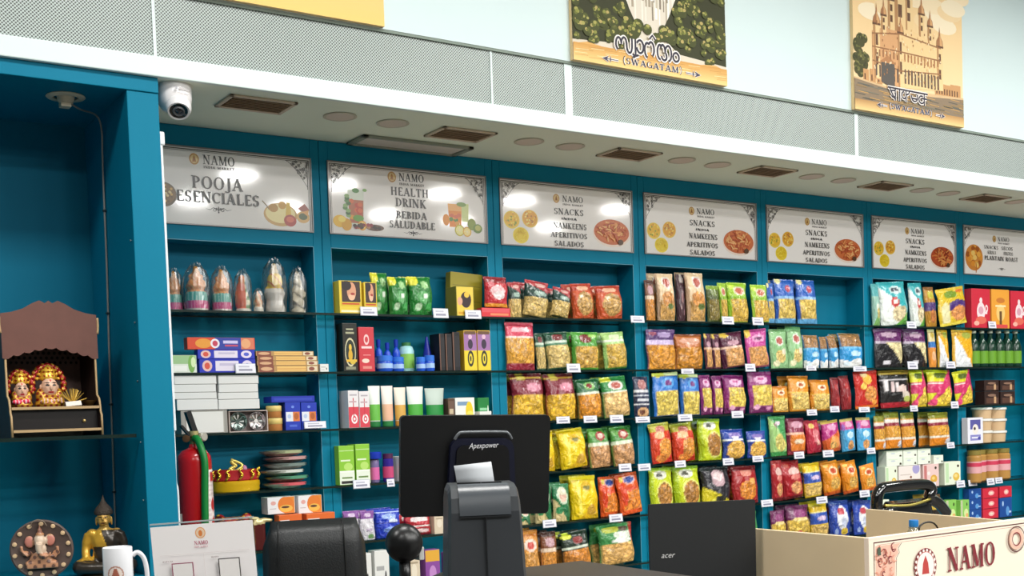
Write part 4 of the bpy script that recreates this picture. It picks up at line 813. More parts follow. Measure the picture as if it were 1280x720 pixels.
# boxes: description, name, category, body colour, colours of the printed front (u -1..1, v 0..1), depth
BK = {
 'soap': ('yellow soap box with printed face', 'soap_box', 'box', '#e6c83c', 'r -.8 .9 .35 .98 #3a2420;e .1 .68 .42 .28 #d89a78;e .1 .5 .3 .1 #e8b898;e .2 .6 .2 .04 #a83a34;e -.35 .85 .45 .15 #201418;r -.9 .9 .22 .34 #d8b820;r -.8 .8 .27 .32 #c8541c;r -.9 .9 .04 .1 #f4ecc0', .10),
 'olbx': ('olive and yellow box with dark print', 'soap_box', 'box', '#8a842a', 'r -.96 .96 .02 .98 #eccb4a;e .1 .55 .62 .27 #2c1a1e;e .2 .72 .3 .1 #e8c040;e -.6 .5 .3 .14 #e0a888;r -.8 .8 .06 .14 #d8a020', .10),
 'olbig': ('large tilted plain olive box', 'carton', 'box', '#968a22', 'r -.9 .9 .35 .37 #7c721a;r -.9 .9 .7 .72 #7c721a', .05),
 'rtray': ('flat red and pink tray pack', 'tray_pack', 'box', '#d8323c', 'r -.98 .98 .5 .95 #e0505a;r -.4 .9 .15 .4 #e88a60', .06),
 'lady': ('black box with golden oval portrait', 'hair_oil_box', 'box', '#1d1f18', 'e 0 .4 .78 .3 #cfc8a0;e 0 .4 .66 .26 #1f2a1c;e 0 .5 .2 .07 #e8c040;e 0 .34 .3 .12 #d8a82c;r -.6 .9 .2 .25 #e8b830;r -.5 .5 .86 .89 #b8b898;r -.6 .6 .78 .82 #a8a888;r -.7 .7 .04 .1 #8a8a70;e .3 .2 .4 .05 #d8b840', .07),
 'redbx': ('tall red box with white lettering', 'hair_oil_box', 'box', '#cc3a44', 'e 0 .72 .36 .12 #f0c8c8;e 0 .72 .22 .07 #cc3a44;r -.7 .7 .52 .57 #f2d0d0;r -.5 .5 .36 .38 #e89090;e -.2 .24 .5 .05 #f2d8c8;r -.6 .6 .06 .12 #e08a80', .07),
 'dkbx': ('dark narrow box with pale edges', 'carton', 'box', '#141418', 'r -1 -.6 0 1 #6a4a3c;r -.4 .9 .1 .9 #1c1a20', .10),
 'ypbox': ('yellow and purple shampoo box', 'shampoo_box', 'box', '#c8a030', 'r -1 1 .5 .94 #a070a8;r -1 1 0 .5 #e8d030;r -.9 .9 .9 .98 #6a4a30;e 0 .3 .5 .2 #2c2a20;e 0 .3 .28 .13 #e8d030;e 0 .3 .12 .07 #2c2a20;e 0 .66 .4 .12 #3a2a40;e 0 .84 .3 .06 #e0b8d0', .07),
 'pbox': ('white and red toothpaste box', 'toothpaste_box', 'box', '#e8e4e6', 'r -1 1 .0 .56 #d84050;e .1 .24 .62 .13 #f4f0f0;e .1 .24 .38 .08 #d84050;e .1 .24 .2 .04 #f4f0f0;r -.1 .06 .3 .8 #c83040;r -.8 .6 .68 .72 #c8a8b0;r -.7 .7 .86 .9 #b8b0b8', .10),
 'wybx': ('white and yellow soap box', 'soap_box', 'box', '#eceee8', 'r -.8 .4 .7 .85 #7a9ab8;e .45 .45 .4 .4 #e8cc20;e .5 .3 .4 .2 #f4e060;r -.8 0 .2 .3 #a8b8a8', .08),
 'grbx': ('dark green soap box', 'soap_box', 'box', '#1c7c38', 'r -.7 .6 .5 .6 #8ac89a;r -.6 .3 .3 .36 #d8ecd8;e .8 .5 .1 .2 #e8f0e8', .08),
 'gbbx': ('brown and cream soap box', 'soap_box', 'box', '#5a4030', 'r -.9 .9 .1 .9 #6a5040;r -.6 .6 .4 .6 #c8b898', .08),
 'limbx': ('lime green and white carton', 'carton', 'box', '#8cc63a', 'r -1 1 .0 .34 #e8f0e0;r -1 1 .32 .36 #f4f8f0;r -.8 .5 .6 .64 #e4f0d0;e .2 .46 .6 .1 #b8e070;r -.7 .7 .16 .2 #6a8a4a;r -.8 .8 .03 .1 #2a2a28;r -1 1 .86 .88 #c8e8a0', .09),
 'inc1': ('long red and blue incense box', 'incense_box', 'box', '#d84a2a', 'd 5 0 #d84a2a;r -.2 1 0 1 #2038a0;e -.55 .5 .25 .4 #e89a30;e -.2 .5 .14 .4 #f0e8f0;e -.2 .5 .08 .25 #c83a58;r .05 .5 .5 .75 #d0c8f0;r .1 .5 .25 .4 #c84868;r .6 1 0 1 #d87858;e .75 .5 .15 .4 #e8a878', .05),
 'inc2': ('long royal blue incense box', 'incense_box', 'box', '#2232b8', 'r -.45 .4 .12 .88 #e8e0f0;r -.3 .3 .5 .7 #c8c0dc;e -.75 .5 .18 .42 #e8c0b8;e -.75 .5 .1 .25 #d8503c;e .72 .5 .2 .42 #e8dcf0;e .72 .5 .1 .2 #5060d0', .05),
 'inc3': ('long green and white incense box', 'incense_box', 'box', '#dfe6da', 'r -1 1 .5 1 #9cc48c;r -.9 .2 .1 .4 #f0f2ec;e .6 .5 .3 .5 #7ab050;e .75 .6 .2 .3 #d8ecb8', .05),
 'inc4': ('dark red incense box end', 'incense_box', 'box', '#6a1c20', 'e 0 .5 .4 .3 #c86a48;r -.9 -.6 0 1 #3a1014', .05),
 'agar': ('thin tan incense packet', 'incense_box', 'box', '#b8905a', 'r -.4 .6 .15 .9 #e8bc6c;r -1 -.5 0 1 #8a4a38;e -.75 .5 .2 .3 #d8a880;r .65 1 .1 .9 #e0d0b0;e .8 .5 .1 .3 #8a4a38;r -.4 .6 .45 .55 #c88a48', .05),
 'wflat': ('flat white carton', 'carton', 'box', '#dfe0de', 'r -1 1 .0 .05 #c4c4c0', .10),
 'gopen': ('large white carton with grey ends', 'carton', 'box', '#9c9a94', 'r -.84 .88 .04 .94 #e2e2de;r -.84 -.8 .0 1 #8a8078;r .84 .88 0 1 #b8b4ac', .10),
 'tinp': ('blue pack with white and orange panels', 'incense_pack', 'box', '#1d38b0', 'r -.95 .0 .32 .66 #e4e8f0;r 0 .9 .32 .66 #d8783a;e .45 .5 .3 .12 #b05a28;e 0 .84 .2 .05 #6a88e0;r -.5 .5 .12 .2 #4a66d0;e -.5 .5 .25 .08 #b8c8e8', .08),
 'tinb': ('flat royal blue pack on top', 'incense_pack', 'box', '#1a30a8', 'r -.9 .9 .3 .7 #2440b8', .10),
 'owbx': ('white box with orange oil lamp', 'lamp_box', 'box', '#e8e8ea', 'r .2 1 0 1 #e08a30;e .35 .52 .62 .5 #e07c28;e .35 .3 .5 .22 #e8b850;e .3 .38 .3 .07 #5a3a28;e -.6 .65 .2 .12 #e0a8a0;r -.9 -.4 .3 .34 #c0b0b0', .08),
 'orlo': ('orange packet with white label', 'lamp_box', 'box', '#e06a2c', 'r -.95 -.1 .1 .85 #f0e8e4;r -.8 -.3 .35 .6 #7a8cc0;e .5 .5 .3 .2 #c85020', .06),
 'wsm': ('small white biscuit carton', 'biscuit_carton', 'box', '#e8efe0', 'e -.2 .6 .3 .1 #c8d0d8;e .75 .2 .14 .16 #3a3020;r -.8 .4 .75 .8 #c8dcc0;r -.9 .9 .02 .1 #f6faf0', .07),
 'wcoo': ('upright white carton with round biscuit', 'biscuit_carton', 'box', '#e6eed8', 'e .45 .34 .42 .18 #e0b84a;e .4 .38 .22 .08 #f0d88c;e .7 .8 .14 .06 #3a3020;r -.9 -.5 .1 .95 #c4e0b4;e -.3 .3 .14 .06 #b0b8b0', .07),
 'pcoo': ('upright pink carton with round biscuit', 'biscuit_carton', 'box', '#e8c8c4', 'e .35 .34 .45 .18 #dca840;e .3 .37 .2 .07 #f0d080;e .6 .82 .14 .06 #3a3020;r -.9 -.55 .05 .95 #c87a78;e -.3 .6 .2 .08 #f4e4e0', .07),
 'lilc': ('wide white carton with lilac corner', 'biscuit_carton', 'box', '#ece2dc', 'e .6 .85 .35 .22 #a8a0d0;e .6 .2 .4 .2 #e8cc58;r -.9 .1 .6 .64 #d0c0b8;e .1 .5 .1 .06 #8a5a48;r -.9 .9 0 .05 #e8b8a0', .07),
 'teab': ('red tea box with white teapot', 'tea_box', 'box', '#cc2c40', 'e 0 .42 .46 .24 #f0dce0;e 0 .7 .16 .08 #f0dce0;r .44 .7 .36 .42 #f0dce0;e .62 .5 .16 .1 #f0dce0;e .62 .5 .08 .05 #cc2c40;e 0 .45 .28 .1 #d8a0b0;e 0 .2 .6 .1 #e06a58;e -.5 .12 .3 .06 #f0b0a0', .09),
 'teao': ('orange tea box', 'tea_box', 'box', '#e8a03a', 'e 0 .72 .5 .07 #c87830;e 0 .4 .5 .22 #f0c878;r -.14 .14 .1 .44 #6a4a28;r -.8 .8 .0 .1 #d84a48;r -.6 .6 .55 .6 #f4e0a8', .09),
 'grnb': ('light green carton', 'carton', 'box', '#8cc860', 'e .3 .4 .5 .2 #d8e8a0;e .5 .8 .14 .08 #3a4a20;e .5 .3 .3 .1 #e8b070;r -.9 -.5 0 1 #c8c8a8', .07),
 'blsq': ('small blue carton', 'carton', 'box', '#1c4c98', 'e .3 .3 .3 .25 #5a98d8;e -.5 .7 .14 .14 #a8c8f0;r .5 .9 .2 .3 #b0c8e8', .06),
 'rdsq': ('small red carton with pale emblem', 'carton', 'box', '#d02c40', 'e .1 .5 .4 .24 #f0a8a8;e .1 .5 .22 .12 #f4e0c8;r -.9 .9 .0 .06 #901828', .06),
 'dksw': ('dark brown sweets box', 'sweets_box', 'box', '#33211d', 'r -.8 .9 .1 .5 #5a3c30;e 0 .7 .6 .1 #8a6a58;r .3 .6 .1 .6 #c8a078', .08),
 'wcard': ('white and violet rounded card pack', 'card_pack', 'box', '#e8e8f2', 'r -.7 .7 .55 .92 #5a58a0;e 0 .55 .4 .2 #f2e8e0;e -.1 .58 .15 .06 #3a2a30;r -.7 .7 .12 .34 #8a88c8;r -.5 .5 .2 .26 #e8e8f4;e .5 .2 .2 .06 #4848a0', .05),
 'begc': ('small beige carton', 'carton', 'box', '#d8c8b0', 'e 0 .5 .5 .2 #e8dcc8;r -.7 .7 .7 .75 #a89880', .06),
 'purc': ('small purple and orange carton', 'carton', 'box', '#8a4a9a', 'r -1 1 .7 1 #e0a838;e 0 .4 .5 .2 #c088c8', .06),
 'whlo': ('low white carton', 'carton', 'box', '#e4e4e0', 'r -.8 .3 .55 .65 #a8a8a8;e .5 .4 .12 .14 #3a3a40;r -.8 .0 .2 .3 #c8c8c8', .07),
}
BM_ = {}
def unit_box():
    if 'u' not in BM_:
        bm = bmesh.new(); b_box(bm, -.5, .5, -.5, .5, 0, 1, .012, 1); BM_['u'] = bm_mesh(bm)
    return BM_['u']
def carton(key, x0, x1, z0, z1, y, th, rot):
    desc, name, cat, base, spec, dep = BK[key]
    if key not in BM_:
        me = unit_box().copy(); me.materials.append(flat(base, .42)); P = Print()
        c = lambda a: a*.485
        for k, a, col in compile_kind(spec):
            if k == 'r': P.rect(c(a[0]), c(a[1]), max(.01, a[2]), min(.99, a[3]), col)
            elif k == 'e':
                pts = [(max(-.485, min(.485, c(a[0]+a[2]*math.cos(t*.3307)))), max(.01, min(.99, a[1]+a[3]*math.sin(t*.3307)))) for t in range(19)]; P.poly(pts, col)
        if not P.f: P.rect(-.3, .3, .4, .6, base)
        for i, q in enumerate(P.v): P.v[i] = (q[0], q[1]/.08, q[2])
        pm = P.mesh(); pm.materials.append(M_PAPER); BM_[key] = (me, pm)
    me, pm = BM_[key]; w = x1-x0; h = z1-z0
    o = link(name, me, None, None, ((x0+x1)/2, y, z0), rot, (w, dep, h)); link('printed_front', pm, None, o, (0, -.501, 0))
    return o

# turned goods: profiles on a unit size, parts as (name, profile, colour, roughness)
def turned(name, parts):
    ms = [(n_, bm_turn(pr), flat(col, ro) if not isinstance(col, bpy.types.Material) else col) for n_, pr, col, ro in parts]
    for n_, me, m_ in ms: me.materials.append(m_)
    def build(x0, x1, z0, z1, y, th, rot):
        o = link(name, ms[0][1], None, None, ((x0+x1)/2, y, z0), rot, (x1-x0, x1-x0, z1-z0))
        for n_, me, m_ in ms[1:]: link(n_, me, None, o)
        return o
    return build
def bm_turn(pr):
    bm = bmesh.new(); lathe_bm(bm, pr, 20); me = bm_mesh(bm, 't', True)
    try: me.set_sharp_from_angle(angle=.8)
    except Exception: pass
    return me
TK = {
 'bbot': ('small bright blue bottle', 'lotion_bottle', 'bottle', turned('lotion_bottle', [('body', [(0, 0), (.46, 0), (.5, .04), (.5, .55), (.42, .66), (.2, .74), (.2, .8)], '#1c4cc8', .25), ('cap', [(.0, .78), (.26, .78), (.28, .98), (.22, 1), (0, 1)], '#1838a8', .3), ('label_band', [(.505, .15), (.505, .45)], '#8ab0f0', .4)])),
 'bjar': ('squat blue cream jar', 'cream_jar', 'jar', turned('cream_jar', [('body', [(0, 0), (.44, 0), (.5, .1), (.5, .6), (.45, .66), (0, .66)], '#2458d0', .2), ('lid', [(0, .65), (.5, .65), (.5, .97), (.46, 1), (0, 1)], '#3a78e0', .3), ('label_band', [(.506, .2), (.506, .5)], '#a8c8f4', .4)])),
 'gbot': ('pale green shampoo bottle', 'shampoo_bottle', 'bottle', turned('shampoo_bottle', [('body', [(0, 0), (.46, 0), (.5, .05), (.5, .7), (.4, .84), (.24, .88)], '#a8dce0', .25), ('cap', [(0, .87), (.3, .87), (.3, .98), (0, 1)], '#3a7a48', .4), ('label_band', [(.506, .12), (.506, .6)], '#8cc85a', .4)])),
 'cone': ('dark blue tapered tube', 'cream_tube', 'tube', turned('cream_tube', [('body', [(0, .12), (.46, .12), (.44, .4), (.1, .99), (0, 1)], '#1c2ca0', .25), ('cap', [(0, 0), (.4, 0), (.46, .03), (.46, .12), (0, .12)], '#26308c', .4)])),
 'blid': ('clear jar with wide blue lid', 'sweets_jar', 'jar', turned('sweets_jar', [('body', [(0, 0), (.3, 0), (.34, .04), (.34, .72), (.28, .78), (0, .78)], '#7a6a9a', .15), ('lid', [(0, .78), (.5, .78), (.52, .82), (.52, .97), (.48, 1), (0, 1)], '#1c38b0', .3), ('label_band', [(.346, .1), (.346, .5)], '#d86aa8', .4)])),
 'pjar': ('blue and purple jar', 'sweets_jar', 'jar', turned('sweets_jar', [('body', [(0, 0), (.46, 0), (.5, .05), (.5, .8), (.42, .84), (0, .84)], '#3a2a90', .2), ('lid', [(0, .83), (.48, .83), (.48, 1), (0, 1)], '#50204a', .4), ('label_band', [(.506, .15), (.506, .55)], '#c84a78', .4)])),
 'gbtl': ('dark green glass bottle with lime label', 'drink_bottle', 'bottle', turned('drink_bottle', [('body', [(0, 0), (.44, 0), (.5, .03), (.5, .55), (.4, .68), (.2, .8), (.17, .94)], '#16382a', .1), ('cap', [(0, .93), (.22, .93), (.22, 1), (0, 1)], '#b8c0b0', .3), ('label_band', [(.506, .1), (.506, .44)], '#6aa02c', .4)])),
 'jam': ('honey coloured jar with pink label', 'pickle_jar', 'jar', turned('pickle_jar', [('body', [(0, 0), (.44, 0), (.5, .04), (.5, .8), (.42, .86), (0, .86)], '#b88a4a', .15), ('lid', [(0, .86), (.46, .86), (.46, .99), (0, 1)], '#8a7a3a', .35), ('label_band', [(.508, .3), (.508, .66)], '#e0a8ac', .5), ('label_crest', [(.512, .5), (.512, .62)], '#cc3a58', .5)])),
 'tin': ('round tan sweets tin', 'round_tin', 'tin', turned('round_tin', [('body', [(0, 0), (.47, 0), (.49, .05), (.49, .55)], '#b87a40', .4), ('lid', [(.49, .52), (.51, .54), (.51, .96), (.48, 1), (0, 1)], '#e2c878', .4)])),
 'tub': ('clear plastic tub of beige sweets', 'sweets_tub', 'tub', turned('sweets_tub', [('body', [(0, 0), (.44, 0), (.48, .8), (0, .8)], '#d8b890', .25), ('lid', [(0, .8), (.52, .8), (.52, .96), (.48, 1), (0, 1)], '#dcdcd6', .3)])),
}
def tube_thing(desc_, top, body, cap):
    bm = bmesh.new(); n = 16; R = []
    for z, f in ((.14, 1), (.3, .96), (.6, .7), (.85, .3), (.97, .04), (1, .03)):
        R.append([bm.verts.new(((.42+.08*(1-f))*math.cos(2*PI*i/n), .42*f*math.sin(2*PI*i/n), z)) for i in range(n)])
    for a, b in zip(R, R[1:]):
        for i in range(n): bm.faces.new((a[i], a[(i+1) % n], b[(i+1) % n], b[i]))
    bm.faces.new(R[-1]); bm.faces.new(R[0][::-1]); me = bm_mesh(bm, 'tube', True); me.materials.append(flat(top, .3))
    cm = bm_turn([(0, 0), (.38, 0), (.42, .03), (.42, .14), (0, .14)]); cm.materials.append(flat(cap, .35))
    bm = bmesh.new(); R = []
    for z, f in ((.16, 1), (.3, .96), (.55, .75)):
        R.append([bm.verts.new(((.426+.08*(1-f))*math.cos(PI+PI*i/n), (.43*f)*math.sin(PI+PI*i/n)-.004, z)) for i in range(n+1)])
    for a, b in zip(R, R[1:]):
        for i in range(n): bm.faces.new((a[i], a[i+1], b[i+1], b[i]))
    lm = bm_mesh(bm, 'lab', True); lm.materials.append(flat(body, .35))
    def build(x0, x1, z0, z1, y, th, rot):
        o = link('cream_tube', me, None, None, ((x0+x1)/2, y, z0), rot, (x1-x0, .05, z1-z0)); link('cap', cm, None, o); link('label_band', lm, None, o); return o
    return (desc_, 'cream_tube', 'tube', build)
TK['tub1'] = tube_thing('white cream tube with green picture', '#e4ece4', '#6ab84a', '#2a7a40')
TK['tub2'] = tube_thing('white and peach cream tube', '#eee4dc', '#eab898', '#2a7a40')
TK['tub3'] = tube_thing('white and gold cream tube', '#e8e0d0', '#d8a850', '#c88a38')
TK['tub4'] = tube_thing('white cream tube with leaf print', '#dfe8e2', '#4aa83c', '#c8d4cc')
TK['tub5'] = tube_thing('green and silver cream tube', '#b8c8be', '#1f8a3c', '#1f7a34')

# ---- the table of goods: bay, row: kind left right top [bottom=..] in photograph pixels
GOODS = '''
2 1 soap 425 453 351 ; soap 456 472 353 ; gtea 466 492 341 dy=.06 ; gtea 484 514 346 ; gtea 512 543 346 ; olbx 571 593 358 ; olbig 563 604 343 dy=.103 ry=.06 ; rtray 601 641 385 ; redlab 604 634 347 bottom=385 dy=.012
2 2 lady 430 448 404 ; redbx 450 469 409 ; bbot 472 481 424 dy=.082 ; bbot 483 492 428 dy=.075 ; bbot 494 503 424 dy=.08 ; bjar 477 495 444 ; bjar 495 508 446 ; gbot 505 522 427 dy=.07 ; cone 534 546 420 dy=.06 ; bjar 524 534 446 ; bjar 535 546 444 ; dkbx 548 556 417 ; dkbx 558 566 417 ; dkbx 567 576 415 ; ypbox 581 597 413 ; ypbox 598 614 413
2 3 pbox 436.5 449.5 488 ; pbox 450.5 463 489 ; tub1 465 480 482 ; tub2 481 496 482 ; tub3 497 512 484 ; tub4 513 534 483 ; tub5 535.5 560 485 ; gbbx 561 569 498 ; wybx 570 594 497 ; grbx 595 612 497 dy=.02 ; whlo 600 618 514 dy=-.03
2 4 limbx 425 444 557 ; limbx 446 464 555 ; blid 464 481 565 ; pjar 483 495 567 ; wybx 500 524 570 ; grbx 530 552 575 ; limbx 560 580 560
2 5 wpur 431 451 639 ; wpur 452.5 470 639 ; blub 471 503 637 ; rwhi 508 541 642 ; begc 543 556 641 ; rwhi 566 590 640 dy=.03
2 6 whlo 446 466 692 ; whlo 470 488 688 ; begc 512 526 690 ; purc 533 551 687 ; purc 560 580 690
3 1 stripe 635 653 353 ; stripe 654 686 353 ry=.14 ; stripe 688 714 362 ry=.2 ; orb 717 745 355 ry=-.05 ; orb 748 781 358 ry=-.06
3 2 redtop 633 670 403 ; dkgreen 672 684 418 dy=.03 ; dkgreen 685 716 416 ry=-.08 ; lgreen 718 751 415 ; pgreen 757 787 416 ry=-.08
3 3 maroon 643 683 467 ; maroon 685 723 467 ry=-.04 ; gorange 725 755 475 ry=-.06 ; gpale 756 791 472 ry=-.08 ; navy 793 812 471
3 4 yel 656 672 540 ; yel 674 695 539 ; yel 703 738 538 ry=-.1 ; seed 739 766 536 ry=-.05 ; seed 768 797 534 ry=-.08
3 5 gpack 649 664 634 ; gpack 671 691 605 ; gpack 693 714 605 ; yel 716 750 595 ; orred 752 774 596 dy=.03 ; orred 775 804 593 ry=-.1
3 6 orsm 653 676 663 ; brn 678 698 665 ; dkor 706 742 666 ry=-.1 ; gleaf 752 796 656 ry=-.05
4 1 brn 809 820 350 ; tan 824 846 342 ; tanr 848 859 343 dy=.05 ; tan 860 884 341 ; olv 886 901 357 ; lime 902 911 354 dy=.02 ; lime 913 937 353 ; lime 938 965 357 ry=-.05
4 2 purp 809 845 412 ; amb 847 881 418 ; plum 883 892 417 ; plum 893 902 418 ; plum 904 934 417 ry=-.12 ; pink 934 962 413 ry=-.08
4 3 blue 817 851 466 ry=-.04 ; blue 853 877 468 ; mag 878 892 469 ; mag 893 905 470 dy=.02 ; mag 907 934 469 ; mag 936 966 465
4 4 redor 815 842 530 ry=-.1 ; redor 844 872 530 ry=-.08 ; limer 875 904 524 ; bchip 906 933 537 ; bchip 935 958 539
4 5 limer 812 842 585 ; limer 844 877 583 ; blk 880 915 584 ; red 918 950 583
4 6 limer 815 842 640 ; red 850 880 640 ; pkgr 925 950 640
5 1 blut 959 969 354 ; blut 971 997 349 ; blut 999 1023 350
5 2 pgrn 962 984 412 ; pgrn 986 1005 407 ; bbr 1007 1026 419 ; bbr 1027 1036 421 ; bbr 1038 1050 420 ry=-.06 ; bbr 1052 1080 417
5 3 orw 966 986 483 ; orw 988 1014 470 ; orw 1016 1039 475 ; rdk 1041 1051 472 ; rdk 1053 1066 470 ry=-.05 ; redb 1068 1099 463 ry=-.05
5 4 pkgr 963 984 520 ; mror 986 1009 523 ; cherry 1010 1029 527 ry=-.1 ; mgor 1031 1053 527 ry=-.1 ; pkbl 1054 1071 524 ry=-.08 ; pkbl 1073 1092 522
5 5 rcr 966 979 576 ; rcr 981 1006 577 ry=-.08 ; yblu 1008 1030 580 ry=-.06 ; orbag 1032 1054 578 ry=-.1 ; orbag 1056 1076 578 ry=-.12 ; orbag 1078 1098 582 ry=-.14
5 6 puye 965 983 638 ; puye 986 1014 632 ; yblu 1016 1038 629 ry=-.06 ; bluw 1040 1064 626 ; bluw 1067 1090 626
6 1 tealr 1092 1101 355 ; teal 1103 1138 351 ry=-.06 ; teal 1140 1158 354 dy=.02 ry=-.06 ; brpu 1159 1172 359 ry=-.05 ; yepu 1174 1210 363 ry=-.12
6 2 blpu 1094 1129 408 ; blpu 1132 1161 408 ; obl 1163 1171 411 ; whye 1174 1187 411 dy=.01 ; whye 1189 1217 410
6 3 blkr 1103 1140 462 ry=-.03 ; yepk 1142 1160 463 ; yepk 1162 1191 461 ; yepk 1193 1217 460 ry=-.1
6 4 orst 1094 1107 520 ; orst 1109 1128 515 ; orst 1129.5 1146 516 ; orst 1164 1189 516
6 5 wcoo 1107 1122 583 ; lilc 1124 1151 582 ; pcoo 1153 1177 580 ; wcoo 1181 1201 577 ; wsm 1109 1129 572 bottom=582.5 ; wsm 1130 1147 571 bottom=581.5 ; wsm 1148 1164 570 bottom=580 ; wsm 1109 1129 562.5 bottom=572 ; wsm 1130 1147 562 bottom=571 ; wsm 1148 1164 561 bottom=570 ; wsm 1165.5 1180 569 bottom=579.5
6 6 wcoo 1096 1112 625 ; lilc 1118 1150 628 ; choc 1158 1180 619 ; grnb 1182 1198 625 dy=.03 ; grnb 1199 1212 625
7 1 teab 1215 1238 361 ; teao 1240 1262 362 ; teab 1264 1284 364
7 2 gbtl 1219 1228 413 ; gbtl 1229.5 1238.5 413 ; gbtl 1240 1249 413 ; gbtl 1250.5 1259.5 413 ; gbtl 1261 1270 413 ; gbtl 1271.5 1280.5 413
7 3 dksw 1231 1249 489 ; dksw 1231 1249 475 bottom=488.5 ; dksw 1251 1269 489 ; dksw 1251 1269 475 bottom=488.5
7 4 wcard 1210 1229 522 dy=-.01 ; tub 1231 1246 538 ; tub 1231 1246 523 bottom=537.6 ; tub 1231 1246 509 bottom=522.6 ; tub 1248 1264 538 ; tub 1248 1264 523 bottom=537.6 ; tub 1248 1264 509 bottom=522.6
7 5 jam 1211 1223 563 ; jam 1224.5 1238 562 ; jam 1240 1253 561 ; jam 1255 1268 560
7 6 blsq 1212 1227 637 ; blsq 1212 1227 624 bottom=636.7 ; blsq 1212 1227 611 bottom=623.7 ; rdsq 1229 1248 636 ; rdsq 1229 1248 623 bottom=635.7 ; rdsq 1229 1248 610 bottom=622.7 ; blsq 1250 1265 622 ; rdsq 1250 1265 608 bottom=621.7
1 2 inc2 249 321 449 ; inc2 247 320 437 bottom=448.6 ; inc1 236 320 422 bottom=436.7 ; inc3 216 247 444 ; agar 323 398 457 ; agar 322 398 451 bottom=456.8 ; agar 321 398 445 bottom=450.8 ; agar 321 393 439 bottom=444.8 ; whlo 400.5 411 455
1 3 gopen 227 285 513 ; wflat 223 274 499 bottom=512.5 ; wflat 220 273 490.5 bottom=498.6 ; wflat 220 272.5 480.5 bottom=490.1 ; wflat 221 273.5 469 bottom=480.1 ; wflat 275 326 499 bottom=511.2 ; wflat 275 325 490.5 bottom=498.6 ; wflat 276 325 480 bottom=490.1 ; wflat 276 326 469 bottom=479.6 ; tin 338 357 522.5 ; tin 338 356 507 bottom=522 ; tinp 357 376.5 503 ; tinp 377.5 397 503 ; tinb 341 395 495 bottom=502.7
1 5 owbx 337 371 621 bottom=642 ; owbx 372.5 405 619 bottom=641 ; orlo 350 382 643 dy=-.035 ; orlo 385 420 641 dy=-.035
'''
SHELF = {1: 'top shelf', 2: 'second shelf', 3: 'third shelf', 4: 'fourth shelf', 5: 'fifth shelf', 6: 'sixth shelf', 7: 'seventh shelf'}
ORD = ['first', 'second', 'third', 'fourth', 'fifth', 'sixth', 'seventh', 'eighth']
PLURAL = {'snack_bag': 'snack bags'}
def desc_of(k):
    if k in K: return K[k][0], 'bag'
    if k in BK: return BK[k][0], BK[k][2]
    return TK[k][0], TK[k][2]
PEND = []
PLACED = []
for line in GOODS.strip().split('\n'):
    bay, row, rest = line.split(' ', 2); bay = int(bay); row = int(row)
    for it in rest.split(';'):
        p = it.split(); kind = p[0]; a, b2, top = map(float, p[1:4]); opt = dict(q.split('=') for q in p[4:])
        PEND.append([bay, row, kind, a, b2, top, {k: float(v) for k, v in opt.items()}])
cnt = {}
for q in PEND: cnt.setdefault((q[0], q[1], desc_of(q[2])[0]), []).append(q)
def phrase(q):
    d, cat = desc_of(q[2]); L = cnt[q[0], q[1], d]; where = ', %s %s' % (SHELF[q[1]], SIGNPH[q[0]])
    if len(L) == 1: return d+where
    stacked = any('bottom' in r[6] for r in L)
    if stacked:
        colx = []
        for r in sorted(L, key=lambda r: r[3]):
            if not colx or abs(r[3]-colx[-1][0][3]) > 12: colx.append([r])
            else: colx[-1].append(r)
        for ci, c in enumerate(colx):
            if q in c:
                c = sorted(c, key=lambda r: -r[5]); k = c.index(q)
                lv = ['lowest', 'second lowest', 'third lowest', 'fourth lowest', 'fifth lowest'][k] if k < len(c)-1 or len(c) == 1 else 'topmost'
                cs = '' if len(colx) == 1 else ', %s stack' % (['left', 'middle', 'right'] if len(colx) == 3 else ['left', 'right'] if len(colx) == 2 else ORD)[ci]
                return lv+' '+d+cs+where
    L2 = sorted(L, key=lambda r: (r[3], r[5])); i = L2.index(q)
    o = ['left', 'right'][i] if len(L) == 2 else ('leftmost' if i == 0 else 'rightmost' if i == len(L)-1 else ORD[i])
    return o+' '+d+('' if o in ('left', 'right', 'leftmost', 'rightmost') else ' from left')+where
def cut(label):
    w = label.split()
    if len(w) > 16: w = label.replace(' the ', ' ').split()
    if len(w) > 16: w = ' '.join(w).replace(' with ', ', ').replace(' sign', '').split()
    if len(w) > 16: w = [q for q in ' '.join(w).replace(' from left', '').split()]
    assert len(w) <= 16, label
    return ' '.join(w)
def sh_z(row): return ROWZ[row]+.0008
